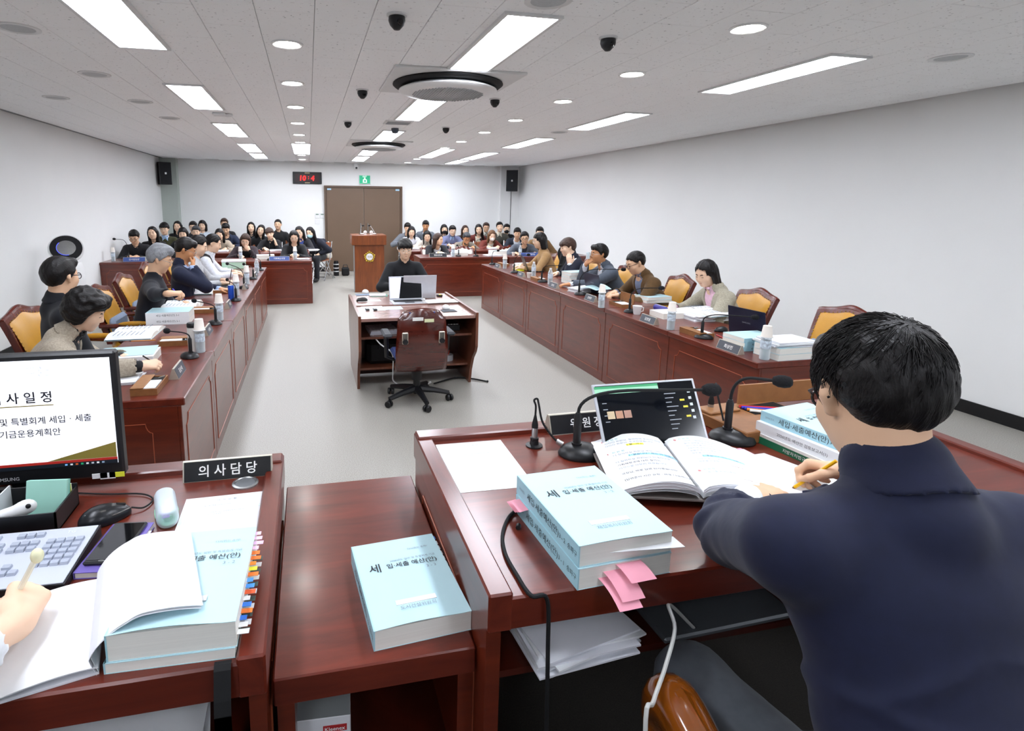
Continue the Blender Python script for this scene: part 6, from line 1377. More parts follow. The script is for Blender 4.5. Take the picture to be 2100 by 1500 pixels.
o = thing('clip_box', 'small black and yellow clip box at the far right of the small desk', 'clip', P_(901, 608, 0.73)); MB().box(-0.03, 0.03, -0.035, 0.035, 0, 0.02, 0.005).build('body', BLACKP, o); MB().box(-0.008, 0.016, -0.036, 0.0, 0.018, 0.023).build('yellow_tab', mat('yellow_tab', 'd8cf2b', 0.5), o)
o = thing('newspaper_pile', 'pile of printed magazines on the left shelf of the small desk', 'magazines', (0.66, 5.25, 0.52), 0.05)
for i in range(4): MB().box(-0.13, 0.13, -0.12, 0.14, i*0.012, i*0.012+0.011, R=Matrix.Rotation(0.03*i, 3, 'Z')).build('magazine', PAPERB if i < 3 else mat('printed_cover', 'b9b4b4', 0.5, noise=(40, 0.4)), o)
o = thing('audio_unit', 'black audio unit with lit buttons on the right shelf of the small desk', 'audio unit', (1.3, 5.3, 0.52)); MB().box(-0.15, 0.12, -0.13, 0.12, 0, 0.06, 0.006).build('case', BLACKP, o)
for i in range(4): MB().box(0.0+i*0.028, 0.02+i*0.028, -0.12, -0.11, 0.06, 0.066).build('button', WHITEP, o)
o = thing('bag', 'black bag on the lower left shelf of the small desk', 'bag', (0.68, 5.36, 0.19)); MB().box(-0.16, 0.18, -0.1, 0.14, 0, 0.24, 0.04).build('body', BLACKM, o); MB().tube([(-0.05, -0.105, 0.16), (-0.03, -0.13, 0.22), (0.05, -0.13, 0.22), (0.07, -0.105, 0.16)], 0.007).build('handle', BLACKP, o, True)
o = thing('power_reel', 'white round power reel on the lower right shelf of the small desk', 'reel', (1.33, 5.3, 0.19)); MB().lathe([(0, 0), (0.055, 0), (0.058, 0.01), (0.058, 0.06), (0, 0.065)], 20).build('reel', mat('grey_reel', 'b9bcc0', 0.5), o, True); MB().tube([(0.0, -0.03, 0.072), (0.03, 0.06, 0.082)], 0.008).build('red_plug', mat('red_plug', 'd9402a', 0.4), o, True)
o = thing('power_adapter', 'grey adapter box above the reel in the small desk', 'adapter', (1.33, 5.5, 0.19)); MB().box(-0.08, 0.05, -0.05, 0.05, 0, 0.12, 0.01).build('box', mat('grey_plastic', '6a6d70', 0.5), o); MB().tube([(-0.02, -0.04, 0.118), (-0.05, -0.05, 0.17)], 0.006).build('plug', BLACKP, o)
o = thing('cable', 'white cable looping under the small desk', 'cable', (0, 0, 0)); MB().tube(smooth([(0.56, 5.12, 0.52), (0.62, 5.0, 0.46), (0.72, 4.96, 0.38), (0.73, 4.98, 0.2), (0.74, 5.0, 0.1), (0.85, 5.0, 0.035), (1.0, 4.98, 0.02), (1.1, 5.05, 0.05)]), 0.006).build('cord', WHITEP, o, True); MB().sphere((1.1, 5.05, 0.05), 0.012).build('plug', WHITEP, o)
o = thing('cable', 'black cable end sticking out past the right leg of the small desk', 'cable', (0, 0, 0)); MB().tube(smooth([(1.15, 5.1, 0.02), (1.4, 5.25, 0.015), (1.56, 5.2, 0.012), (1.68, 5.1, 0.01)]), 0.008).build('cord', BLACKM, o, True); MB().sphere((1.69, 5.09, 0.012), 0.012).build('plug', BLACKP, o)
# ------------------------------------------------------------------ things on the front desks
ZC_, ZL = 1.013, 0.96
# middle table book
book('pale blue budget book 3-3 lying alone on the low middle table', (0.199, 1.15, 0.855), 0.08, no='3 - 3', comm='도시건설위원회', t=0.045, bulge=0.004)
mb_ = [ob for ob in SC.objects if ob.get('label', '').startswith('pale blue budget book 3-3')][0]
for k in range(8): MB().box(0.104, 0.113, 0.135-k*0.02, 0.149-k*0.02, 0.034-0.001*k, 0.0348-0.001*k).build('index_tab', PAPER if k else mat('tab_blue', '4a7fd0', 0.6), mb_)
# pile of two on the chair's desk
book('lower blue budget book 3-1 with pink notes on the chair\'s desk', (0.586, 1.041, ZC_), 0.055, no='3 - 1', t=0.045)
b1 = [ob for ob in SC.objects if ob.get('label', '').startswith('lower blue budget book 3-1')][0]
book('upper blue budget book 3-2 on the pile left of the open book', (0.588, 1.045, ZC_+0.0456), 0.05, no='3 - 2', comm='재정복지위원회', t=0.045, bulge=0.002)
def note(par, fn, m_=PINK, nm='sticky_note'):
    g = MB(); g.grid(fn, 6, 2); o_ = g.build(nm, m_, par, True); return o_
note(b1, lambda u, v: (-0.062+0.05*v+0.012*u, -0.14-0.066*u, 0.018-0.03*u*u)); note(b1, lambda u, v: (-0.052+0.05*v+0.012*u, -0.14-0.058*u, 0.03-0.03*u*u)); note(b1, lambda u, v: (-0.025+0.056*v+0.012*u, -0.14-0.045*u, 0.041-0.016*u*u))
for k in range(3): note(b1, lambda u, v: (-0.10-0.028*u, 0.10+0.05*v-0.012*k, 0.03+0.007*k-0.004*u))
b2 = [ob for ob in SC.objects if ob.get('label', '').startswith('upper blue budget book 3-2 on')][0]
MB().grid(lambda u, v: (-0.1+0.215*u, -0.1485-0.008*math.sin(u*3), 0.016+0.006*math.sin(u*2.5)+0.0*v-0.0*v), 10, 1).build('inserted_sheet', PAPER, b2)
MB().grid(lambda u, v: (-0.09+0.21*u, -0.13-0.028*v*(0.3+u), 0.02), 8, 2, 0.001).build('inserted_sheet', PAPER, b2)
# agenda sheets
AG = [('의  사  일  정', 0.0095, 0, 0.125, INKB), ('예산결산특별위원회 의사일정', 0.0055, -0.02, 0.10, INKB), ('2026년도 일반 및 특별회계 세입·세출 예산안', 0.005, 0.012, 0.066, INKB), ('및 기금운용계획안', 0.005, -0.02, 0.056, INKB)]
def agenda(label, c, rz):
    o = sheet(label, c, rz, lines=AG); T_ = mat('table_line', 'cfdce4', 0.7)
    for y in (0.082, 0.072, -0.1): MB().box(-0.09, 0.09, y-0.0005, y+0.0005, 0.0009, 0.0012).build('table_rule', T_, o)
    for x in (-0.09, -0.06, 0.07, 0.09): MB().box(x-0.0005, x+0.0005, -0.1, 0.082, 0.0009, 0.0012).build('table_rule', T_, o)
    MB().box(-0.09, 0.09, 0.0725, 0.0815, 0.0009, 0.0011).build('table_header', mat('pale_green_header', 'e2f0ea', 0.8), o)
agenda('printed agenda sheet lying at the left of the chair\'s desk', (0.466, 1.437, ZC_), -0.02)
agenda('printed agenda sheet half under the books on the clerk desk', (-0.232, 1.35, ZL), 0.02)
# XLR sockets with cable
def xlr(label, c):
    o = thing('cable_connector', label, 'connector', c)
    MB().lathe([(0, 0), (0.026, 0), (0.026, 0.004), (0.014, 0.007), (0.012, 0.02), (0.013, 0.021), (0.013, 0.028), (0.0095, 0.03)], 20).build('socket', BLACKP, o, True)
    MB().lathe([(0.0095, 0.028), (0.0095, 0.062), (0, 0.062)], 18).build('metal_sleeve', STEEL, o, True)
    MB().lathe([(0.0098, 0.06), (0.0098, 0.07), (0.005, 0.092), (0.0035, 0.1), (0, 0.1)], 16).build('strain_relief', BLACKM, o, True)
    return o
xl1 = xlr('black and steel cable connector standing on the chair\'s desk', (0.662, 1.522, ZC_))
microphone('large black gooseneck microphone at the left of the laptop, foreground', (0.775, 1.435, ZC_), aty(1460, 800, 1.36), 'foreground microphones', True)
MB().tube(smooth([(0, 0, 0.1), (0.0, 0, 0.13), (-0.006, 0, 0.148), (0.004, 0.0, 0.152), (0.008, -0.004, 0.135), (0.02, -0.01, 0.08), (0.045, -0.03, 0.04), (0.062, -0.045, 0.024)]), 0.0032, 8).build('cable', BLACKM, xl1, True)
MB().tube([(0.055, -0.04, 0.029), (0.07, -0.052, 0.022)], 0.008, 12).build('plug', STEEL, xl1, True)
xl2 = xlr('cable connector half hidden behind the second foreground microphone', (1.345, 1.6, ZC_))
microphone('large black gooseneck microphone at the right of the laptop, foreground', (1.30, 1.44, ZC_), aty(1606, 783, 1.36), 'foreground microphones', True)
MB().tube(smooth([(0, 0, 0.1), (-0.005, -0.02, 0.14), (-0.03, -0.06, 0.12), (-0.03, -0.1, 0.04)]), 0.0032).build('cable', BLACKM, xl2, True)
nameplate('black nameplate behind the large left microphone', (0.875, 1.615, ZC_), 0.02, '위 원 장', 0.26, None, 0.036, BLACKP, 0.06, 0.06)
# laptop with a dark screen
t = laptop('silver laptop with a dark screen behind the open book', (1.01, 1.30, ZC_), 0.0, 'c9ccd2', 0.355, 0.208, 120, '0b0e14')
lid = [ob for ob in SC.objects if ob.parent == t and ob.name.startswith('lid')][0]
scr = lid
Rl = Matrix.Translation((0, 0.1, 0.016)) @ Matrix.Rotation(PI-math.radians(120), 4, 'X') @ Matrix.Scale(0.84, 4, (0, 1, 0))
def on_screen(ob): ob.matrix_local = Rl @ ob.matrix_local; return ob
def srect(nm, x0, x1, y0, y1, col, e=0.5, z=0.0012):
    return on_screen(MB().box(x0, x1, y0, y1, 0.0007, z).build(nm, mat('scr_'+col, col, 0.3, emit=e), lid))
srect('browser_tab_bar', -0.172, 0.045, 0.224, 0.233, '3f8f62', 0.5); srect('browser_bar', -0.172, 0.045, 0.205, 0.224, '8fc2a4', 0.5)
for i, c_ in enumerate(('b9a78a', 'a8806a', '9c7a6c')): srect('thumbnail', -0.145+i*0.028, -0.121+i*0.028, 0.115, 0.142, c_, 0.5)
for (x, y) in ((0.118, 0.165), (0.125, 0.14), (0.128, 0.105)): srect('yellow_badge', x-0.008, x+0.008, y-0.0035, y+0.0035, 'c9b93a', 0.5)
for k in range(9): srect('chat_text', 0.06, 0.10-0.01*(k % 3), 0.19-k*0.016, 0.193-k*0.016, '8a8f98', 0.4)
for k in range(5): srect('avatar', 0.142, 0.152, 0.19-k*0.024, 0.2-k*0.024, 'b9c0c4', 0.4)
for k in range(4): srect('menu_text', -0.155, -0.14, 0.17-k*0.022, 0.173-k*0.022, '8a8f98', 0.4)
# the open book of the chair
o = thing('open_book', 'white open book with highlighted Korean lines before the man in navy', 'book', (0.955, 1.235, ZC_), 0.0)
ang = math.atan2(1.413-1.474, 1.214-1.039)*0.5
SA = V3(1.035, 1.455, 0); SB = V3(0.905, 1.035, 0); LU = unit(SA-SB)     # spine direction
LW = unit(V3(LU[1], -LU[0], 0)); o.location = (float((SA+SB)[0]/2), float((SA+SB)[1]/2), ZC_+0.019); o.rotation_euler = (0, 0, math.atan2(LW[1], LW[0]))
hb = 0.30
def pg(x):      # height of the page over the desk, x from the spine
    s = abs(x)/0.21; return 0.012+0.035*math.sin(PI*min(1, s*0.95+0.08))**0.8*(1-0.35*s)+0.006*(1-s)*(s > 0.05)
for sx in (-1, 1):
    pgs = MB()
    for lay in range(4):
        pgs.grid(lambda u, v: (sx*(0.004+u*(0.206-0.003*lay)), (v-0.5)*hb, (pg(u*0.21)-0.0035*lay)*(1-0.12*lay)), 18, 4)
    pgs.build('page_block', PAPER if sx < 0 else PAPER, o, True)
    ed = MB(); ed.grid(lambda u, v: (sx*(0.004+u*0.2), -hb/2+0.001, 0.006*(1-u)+pg(u*0.21)*(0.55+0.43*v)), 18, 1).build('page_edges', PAPERB, o, True)
MB().box(-0.215, 0.215, -hb/2-0.003, hb/2+0.003, 0.0, 0.004).build('book_cover', mat('grey_brown_cover', '77706c', 0.6, noise=(20, 0.05)), o)
YEL = mat('yellow_highlight', 'f4f05a', 0.8); CYN = mat('cyan_highlight', 'a8e2f6', 0.8); GREENI = mat('teal_ink', '5fb0ae', 0.7); REDI = mat('red_dot', 'd98a8a', 0.7)
def bline(s, x, y, m_=INKB, size=0.0105, hl=None, al='LEFT'):
    """a printed line that follows the page curve"""
    def post(v):
        w = v.copy(); w[:, 0] += x; w[:, 1] += y; w[:, 2] = [pg(q)+0.0009 for q in w[:, 0]]
        return w
    text(s, size, m_, o, (0, 0, 0), align=al, ext=0.0, name='print', post=post)
    if hl:
        x0, x1 = x-0.002, x+sum(0.95 if ord(q) > 0x2000 else 0.35 for q in s)*size*0.92+0.004
        MB().grid(lambda u, v: (x0+(x1-x0)*u, y-0.006+0.012*v, pg(x0+(x1-x0)*u)+0.0005), 10, 1).build('highlight', hl, o)
X0 = -0.185
bline('위 원 장', X0+0.012, 0.125, GREENI); bline('○○○ 위원님, 질의하여 주시기 바랍니다.', X0+0.006, 0.108); bline('○○○ 위원님, 수고하셨습니다.', X0+0.004, 0.092); bline('( 질   의 )', X0+0.06, 0.076, INK, hl=YEL)
bline('위 원 장', X0+0.012, 0.045, GREENI); bline('더 질의하실 위원님 계십니까?', X0+0.012, 0.028); bline('( “없습니다.” 하는 이 있음 )', X0+0.05, 0.012, INK, hl=CYN)
bline('더 질의하실 위원님이 안계시므로', X0+0.01, -0.012); bline('기획재정국에 대한 질의는', X0+0.01, -0.03, INK); bline('이것으로 마무리 하겠습니다.', X0+0.01, -0.048); bline('국장님, 바로 답변 되시겠습니까?', X0+0.01, -0.078, INK); bline('[답변준비 시간 요청 - 바로 다음페이지]', X0+0.01, -0.11, INK)
X1 = 0.022
bline('위 원 장', X1+0.012, 0.128, GREENI, 0.0095)
for k, s in enumerate(['그러면 기획재정국에 대한', '질의 답변을 모두 마치고', '잠시 정회를 한 다음', '3일차에 계속하여 질의를 하겠습니다', '원활한 회의 진행을 위하여', '정회를 하고자 하는데']): bline(s, X1+0.018, 0.112-k*0.016, INKB, 0.009)
bline('( “좋습니다” 하는 이 있음 )', X1+0.04, 0.014, INK, 0.009, CYN); bline('이의가 없으므로', X1+0.018, -0.003, INKB, 0.009); bline('정회를 선포합니다.', X1+0.018, -0.018, INKB, 0.009); bline('(의사봉 3타)', X1+0.09, -0.034, BROWNBOX, 0.009); bline('위 원 장', X1+0.012, -0.062, GREENI, 0.009); bline('회의를 속개하겠습니다', X1+0.018, -0.078, INKB, 0.009); bline('(의사봉 3타)', X1+0.09, -0.108, BROWNBOX, 0.009)
for (x, y) in ((X0, 0.125), (X0, 0.045), (X1, 0.128), (X1, -0.062)): MB().lathe([(0, 0), (0.004, 0), (0.004, 0.0008), (0, 0.0008)], 10, (x+0.003, y, pg(x)+0.0004)).build('red_bullet', REDI, o)
# pen box and its pens
o = thing('pen_box', 'flat brown wooden pen box with raised lid at the right of the chair\'s desk', 'box', (1.50, 1.53, ZC_), 0.12)
MB().box(-0.2, 0.14, -0.11, 0.11, 0, 0.04, 0.003).build('box', BROWNBOX, o); MB().box(-0.195, -0.06, 0.04, 0.105, 0.04, 0.05, 0.003).build('small_lid', mat('box_lid', '96673d', 0.5), o)
MB().box(-0.04, 0.13, 0.0, 0.075, 0.0385, 0.041).build('pen_well', BLACKM, o); MB().box(-0.02, 0.3, 0.095, 0.103, 0.035, 0.11, R=Matrix.Rotation(-0.1, 3, 'Z')).build('raised_lid', mat('box_lid', '96673d', 0.5), o)
for i, (c_, lb) in enumerate((('c8282c', 'red pen on top of the wooden pen box'), ('3a36b8', 'blue pen in the wooden pen box'), ('2c3a9a', 'navy pen in the wooden pen box, nearest the books'), ('e08a2a', 'orange pen in the wooden pen box'), ('e4e4e0', 'white eraser pen in the wooden pen box'))):
    q_ = thing('pen', lb, 'pen', (1.50+0.0, 1.55-0.012*i, ZC_+0.047), -0.35-0.05*i); m_ = mat('penc_'+c_, c_, 0.4); MB().tube([(-0.06, 0.02, 0.0), (0.085, 0.02, 0.0)], 0.005).build('barrel', m_, q_, True); MB().tube([(0.085, 0.02, 0), (0.095, 0.02, 0)], [0.005, 0.001]).build('tip', BLACKP, q_, True)
o = thing('pouch', 'small brown mottled pouch beside the right foreground microphone', 'pouch', (1.375, 1.46, ZC_), -0.5); f = Field(); f.ell((0, 0, 0.018), (0.045, 0.022, 0.0185), k=0.01); f.ell((0.02, 0, 0.018), (0.03, 0.021, 0.018), k=0.01); field_obj('pouch_body', f, 0.004, mat('mottled_brown', '6b4a3c', 0.6, noise=(60, 0.5)), o); MB().tube([(-0.04, 0, 0.03), (0, 0, 0.0375), (0.045, 0, 0.03)], 0.0015).build('seam', BLACKM, o)
# pile of books at the man's right hand
bx = (1.49, 1.285)
MB_ = thing('law_book', 'dark green paperback at the bottom of the pile by the man\'s hand', 'book', (bx[0], bx[1], ZC_), 0.15); MB().box(-0.1, 0.1, -0.14, 0.14, 0.001, 0.021).build('pages', PAGES, MB_); MB().box(-0.102, 0.102, -0.142, 0.142, 0.021, 0.0225).box(-0.102, 0.102, -0.142, 0.142, 0, 0.001).build('cover', mat('green_book', '1c6b4a', 0.5), MB_); sp_ = MB().box(-0.1035, -0.1, -0.142, 0.142, 0, 0.0225).build('spine', MATS['green_book'], MB_); text('지방자치법규 해설  II', 0.013, WHITE_INK, sp_, (-0.1037, 0, 0.011), (PI/2, 0, -PI/2), 'spine_title')
MB_ = thing('report_book', 'thin white report second in the pile by the man\'s hand', 'book', (bx[0], bx[1], ZC_+0.0228), 0.13); MB().box(-0.105, 0.105, -0.148, 0.148, 0, 0.009).build('pages', PAGES, MB_); MB().box(-0.106, 0.106, -0.149, 0.149, 0.009, 0.0098).build('cover', PAPER, MB_)
MB_ = thing('report_book', 'thick white report third in the pile by the man\'s hand', 'book', (bx[0]+0.005, bx[1]+0.005, ZC_+0.0328), 0.15); MB().box(-0.105, 0.105, -0.148, 0.148, 0, 0.034).build('pages', PAGES, MB_); MB().box(-0.106, 0.106, -0.149, 0.149, 0.034, 0.035).build('cover', PAPER, MB_); sp_ = MB().box(-0.107, -0.105, -0.149, 0.149, 0, 0.035).build('spine', PAPER, MB_); text('2026년도 예산안 검토보고서(1)', 0.012, INK, sp_, (-0.1072, 0, 0.017), (PI/2, 0, -PI/2), 'spine_title')
book('blue budget book on top of the pile by the man\'s hand', (bx[0]+0.02, bx[1]+0.01, ZC_+0.0682), 0.16, no='3 - 1', t=0.032)
o = sheet('curled white document under the man\'s writing hand', (1.255, 1.2, ZC_+0.004), 0.35, 0.21, 0.2, bend=0.012, name='document'); MB().box(-0.1, 0.1, -0.098, 0.098, -0.003, 0.0002).build('lower_sheets', PAPERB, o)
o = thing('sticky_pad', 'pink sticky note pad right of the open book', 'sticky notes', (1.235, 1.335, ZC_), 0.1); MB().box(-0.038, 0.038, -0.025, 0.03, 0, 0.008).build('pad', PINK, o); MB().box(-0.03, 0.04, -0.03, 0.02, 0.008, 0.009).build('top_note', mat('pale_pink', 'f6cdd8', 0.8), o)
# under the chair's desk
papers('sheaf of papers hanging over the shelf edge under the chair\'s desk', (0.53, 1.0, 0.8295), 0.12, 9, 0.23, 0.2, 0.004, None)
o = thing('tablet', 'grey closed notebook computer on the shelf under the chair\'s desk', 'laptop', (0.88, 1.03, 0.8295), 0.03); MB().box(-0.17, 0.17, -0.11, 0.11, 0, 0.014, 0.004).build('body', mat('dark_grey_metal', '5a5e62', 0.4, 0.3), o); MB().box(-0.165, 0.165, 0.1, 0.111, 0.003, 0.012).build('hinge', BLACKM, o)
o = thing('cable', 'black cable hanging over the near edge of the chair\'s desk', 'cable', (0, 0, 0)); MB().tube(smooth([(0.50, 1.19, 1.019), tuple(atz(1046, 1058, 1.018)), tuple(atz(1031, 1095, 1.018)), tuple(atz(1036, 1135, 1.018)), tuple(atz(1060, 1180, 1.018)), tuple(atz(1089, 1222, 1.018)), (0.424, 0.884, 1.008), (0.428, 0.878, 0.9), (0.43, 0.87, 0.7), (0.43, 0.86, 0.4), (0.43, 0.85, 0.27)]), 0.0042, 8).build('cord', BLACKM, o, True); MB().tube([(0.455, 1.115, 1.018), (0.45, 1.105, 1.018)], 0.006).build('tie', BLACKP, o)
o = thing('cable', 'white cable hanging from the notebook computer under the desk', 'cable', (0, 0, 0)); MB().tube(smooth([(0.80, 0.935, 0.838), tuple(aty(1372, 1240, 0.90)), tuple(aty(1384, 1290, 0.84)), tuple(aty(1364, 1370, 0.77)), tuple(aty(1340, 1440, 0.71)), tuple(aty(1323, 1520, 0.67)), (0.52, 0.62, 0.4), (0.5, 0.6, 0.27)]), 0.0036, 8).build('cord', mat('grey_white_cord', 'b9bab6', 0.5), o, True); MB().tube([(0.80, 0.955, 0.838), (0.80, 0.93, 0.838)], 0.006).build('plug', BLACKP, o)
# the chair of the man: only the glossy arm shows
HONEY = mat('glossy_honey_wood', '7a3f0d', 0.12, coat=1.0, noise=(8, 0.2))
t = thing('armchair', 'armchair with glossy honey wood arms under the man in navy', 'chair', (0.90, 0.525, 0.29), -0.2)
MB().box(-0.28, 0.28, -0.27, 0.26, 0.38, 0.46, 0.04).build('seat', mat('black_leather', '17171a', 0.4, noise=(40, 0.15)), t)
for sx in (-1, 1):
    MB().tube(smooth([(sx*0.33, -0.2, 0.60), (sx*0.335, 0.0, 0.615), (sx*0.33, 0.13, 0.60), (sx*0.325, 0.185, 0.555), (sx*0.32, 0.18, 0.48), (sx*0.31, 0.13, 0.38)], 4), [0.03, 0.032, 0.034, 0.035, 0.036, 0.038, 0.04, 0.042, 0.044, 0.046, 0.047, 0.047, 0.046, 0.045, 0.043, 0.041, 0.038, 0.036, 0.034, 0.032, 0.03], 14).tube([(sx*0.332, -0.05, 0.645), (sx*0.332, 0.12, 0.632), (sx*0.328, 0.2, 0.585), (sx*0.325, 0.225, 0.53)], [0.012, 0.018, 0.02, 0.012], 8).build('carved_arm', HONEY, t, True)
    for yy in (-0.22, 0.2): MB().tube([(sx*0.24, yy, 0.38), (sx*0.26, yy*1.1, -0.03)], [0.03, 0.02]).build('leg', HONEY, t, True)
MB().box(-0.25, 0.25, -0.36, -0.29, 0.42, 0.72, 0.03).build('backrest', MATS['black_leather'], t)
exec_t = thing('office_chair', 'chair under the person in the white shirt at the left edge', 'chair', (-0.82, 0.5, 0.26)); MB().box(-0.23, 0.23, -0.22, 0.22, 0.4, 0.46, 0.03).build('seat', MATS['black_leather'], exec_t); MB().tube([(0, 0, 0.4), (0, 0, 0.03)], 0.03).build('column', BLACKP, exec_t, True); MB().lathe([(0, 0), (0.28, 0), (0.27, 0.02), (0.05, 0.05), (0, 0.05)], 24).build('foot', BLACKP, exec_t, True)

# ------------------------------------------------------------------ clerk desk things
# monitor
t = thing('monitor', 'black desktop monitor showing a Korean agenda slide', 'monitor', (-0.792, 1.6, ZL), 0.0)
MW, MZ0, MZ1 = 0.275, 0.034, 0.392
MB().box(-MW, MW, 0.0, 0.035, MZ0, MZ1, 0.006).build('bezel', BLACKP, t)
scr = MB().box(-MW+0.014, MW-0.014, -0.0015, 0.003, MZ0+0.042, MZ1-0.016).build('screen', mat('white_screen', 'eceef6', 0.3, emit=0.85), t)
MB().tube([(0, 0.03, 0.1), (0, 0.05, 0.012)], 0.025).build('stand_neck', BLACKP, t); MB().lathe([(0, 0), (0.09, 0), (0.085, 0.01), (0, 0.014)], 28, (0, 0.03, 0), sx=1.3).build('stand_foot', BLACKP, t, True)
def mtx(s, size, x, z, m_=None, bold=0.01, al='LEFT', nm='slide_text'): return text(s, size, m_ or mat('slide_ink', '1a1c26', 0.5), scr, (x, -0.002, z), RX90, nm, al, bold, ext=0.0001)
OLV = mat('olive_gold', '7d7032', 0.4, emit=0.25)
mtx('의 사 일 정', 0.033, 0.115-0.0, 0.276, al='RIGHT', bold=0.016); MB().box(-0.1, 0.118, -0.0022, -0.001, 0.252, 0.2545).build('slide_rule', OLV, scr)
mtx('2026년도 일반 및 특별회계 세입ㆍ세출', 0.0225, 0.205, 0.212, al='RIGHT'); mtx('예산안 및 기금운용계획안', 0.0225, 0.128, 0.178, al='RIGHT')
MB().prism([(0.09, 0.094), (0.259, 0.094), (0.259, 0.137)], 'y', -0.0022, -0.001).build('slide_wedge', OLV, scr); mtx('송파구의회 예산결산특별위원회', 0.0105, 0.256, 0.105, WHITE_INK, al='RIGHT')
MB().box(-0.26, 0.26, -0.0022, -0.001, 0.0865, 0.0935).build('status_bar', mat('ppt_red', 'a8281f', 0.4, emit=0.3), scr); MB().box(-0.26, 0.26, -0.0022, -0.001, 0.076, 0.0865).build('task_bar', mat('taskbar_dark', '17202a', 0.4, emit=0.1), scr)
for i, c_ in enumerate(('7fb2e8', 'd0d4d8', 'c05a2a', '2aa06a', 'd0d4d8', 'b0b8c0', 'e0e4e8', '8aa0b8')): MB().box(0.13+i*0.013, 0.136+i*0.013, -0.0026, -0.0012, 0.079, 0.0835).build('task_icon', mat('icon_'+c_, c_, 0.4, emit=0.4), scr)
MB().box(-0.26, 0.26, -0.0022, -0.001, 0.325, 0.3258).build('ribbon_rule', mat('ribbon_grey', 'c9ccd6', 0.4, emit=0.3), scr)
for k in range(4): mtx('가나 서식 · 도형' if k % 2 == 0 else '찾기 · 바꾸기', 0.006, 0.06+0.03*(k % 2), 0.356-0.007*k, INKB, 0)
text('SAMSUNG', 0.0135, mat('bezel_print', 'b9bcc0', 0.5), t, (-0.013, -0.0012, 0.052), RX90, bold=0.01)
for i, (x, c_, s_) in enumerate(((0.215, 'e6e8ea', ''), (0.235, 'e6e8ea', ''), (0.258, 'dfe03a', ''))): MB().box(x-0.022, x+0.016, -0.003, -0.001, 0.034+0.003*(i == 1)*-1, 0.048).build('sticky_tab', mat('tabn_'+c_, c_, 0.7), t)
nameplate('long black nameplate of the clerk on the rear rim of the left desk', (-0.246, 1.612, ZL+0.0), 0.0, '의 사 담 당', 0.245, None, 0.036, BLACKP, 0.055, 0.04)
o = thing('cable_grommet', 'silver oval cable grommet behind the agenda sheet', 'grommet', (-0.195, 1.555, ZL)); MB().lathe([(0.028, 0.0), (0.036, 0.0), (0.036, 0.004), (0.03, 0.006), (0.028, 0.004), (0.028, 0.0)], 28, cap=False).build('ring', STEEL, o, True); MB().lathe([(0, 0.0005), (0.028, 0.0005), (0.028, 0.002), (0, 0.002)], 24).build('insert', mat('grey_plastic', '6a6d70', 0.5), o)
# organiser
o = thing('desk_organiser', 'black desk organiser tray at the left edge', 'organiser', (-0.745, 1.46, ZL), 0.0)
MB().box(-0.16, 0.135, -0.065, 0.07, 0, 0.004).box(-0.16, 0.135, -0.065, -0.061, 0, 0.052).box(-0.16, 0.135, 0.066, 0.07, 0, 0.06).box(0.131, 0.135, -0.065, 0.07, 0, 0.052).box(-0.16, -0.156, -0.065, 0.07, 0, 0.052).build('tray', BLACKP, o)
MB().box(-0.02, -0.0165, -0.06, 0.066, 0.004, 0.07).build('clear_divider', CLEAR, o)
n_ = thing('note_pad', 'mint green note pad standing in the black organiser', 'note pad', (-0.665, 1.478, ZL+0.006), -0.12); MB().box(-0.05, 0.047, -0.004, 0.004, 0, 0.085, R=Matrix.Rotation(-0.25, 3, 'X')).build('pad', mat('mint_paper', 'a4d8c8', 0.7, noise=(20, 0.02)), n_); MB().box(-0.05, 0.047, 0.004, 0.012, 0.0, 0.084, R=Matrix.Rotation(-0.25, 3, 'X')).build('backing', mat('mint_dark', '7fc0b0', 0.7), n_)
n_ = thing('note_pad', 'yellow-green note pad at the back of the black organiser', 'note pad', (-0.645, 1.508, ZL+0.006), 0.0); MB().box(-0.03, 0.028, -0.003, 0.003, 0, 0.062).build('pad', mat('lime_paper', 'c8d268', 0.7), n_); MB().box(-0.03, 0.028, 0.003, 0.005, 0, 0.062).build('backing', PAPER, n_)
n_ = thing('correction_tape', 'white correction tape with a dark eye lying in the black organiser', 'correction tape', (-0.718, 1.43, ZL+0.02), 0.3); f = Field(); f.cone((-0.06, 0, 0.018), (0.015, 0, 0.026), 0.011, 0.016, 0.01).ell((0.03, 0, 0.032), (0.022, 0.014, 0.018), k=0.01); field_obj('case', f, 0.004, WHITEP, n_); MB().sphere((0.035, -0.012, 0.038), (0.006, 0.004, 0.006)).build('dark_hub', BLACKP, n_, True)
n_ = thing('binder_clip', 'black binder clip with a wire loop in the organiser', 'binder clip', (-0.80, 1.49, ZL+0.02)); MB().prism([(-0.008, 0), (0.008, 0), (0.001, 0.022), (-0.001, 0.022)], 'x', -0.016, 0.016).build('clip', BLACKP, n_); MB().tube([(-0.006, 0, 0.02), (-0.009, 0.003, 0.045), (0, 0.004, 0.055), (0.009, 0.003, 0.045), (0.006, 0, 0.02)], 0.0014, 6).build('wire_handle', CHROME, n_, True)
n_ = thing('marker_pen', 'pink marker lying in the organiser', 'pen', (-0.81, 1.415, ZL+0.012), 0.05); MB().tube([(-0.06, 0, 0.006), (0.07, 0, 0.006)], 0.006).build('barrel', mat('hot_pink', 'd8466a', 0.4), n_, True); MB().tube([(0.07, 0, 0.006), (0.085, 0, 0.006)], [0.006, 0.003]).build('cap', WHITEP, n_, True)
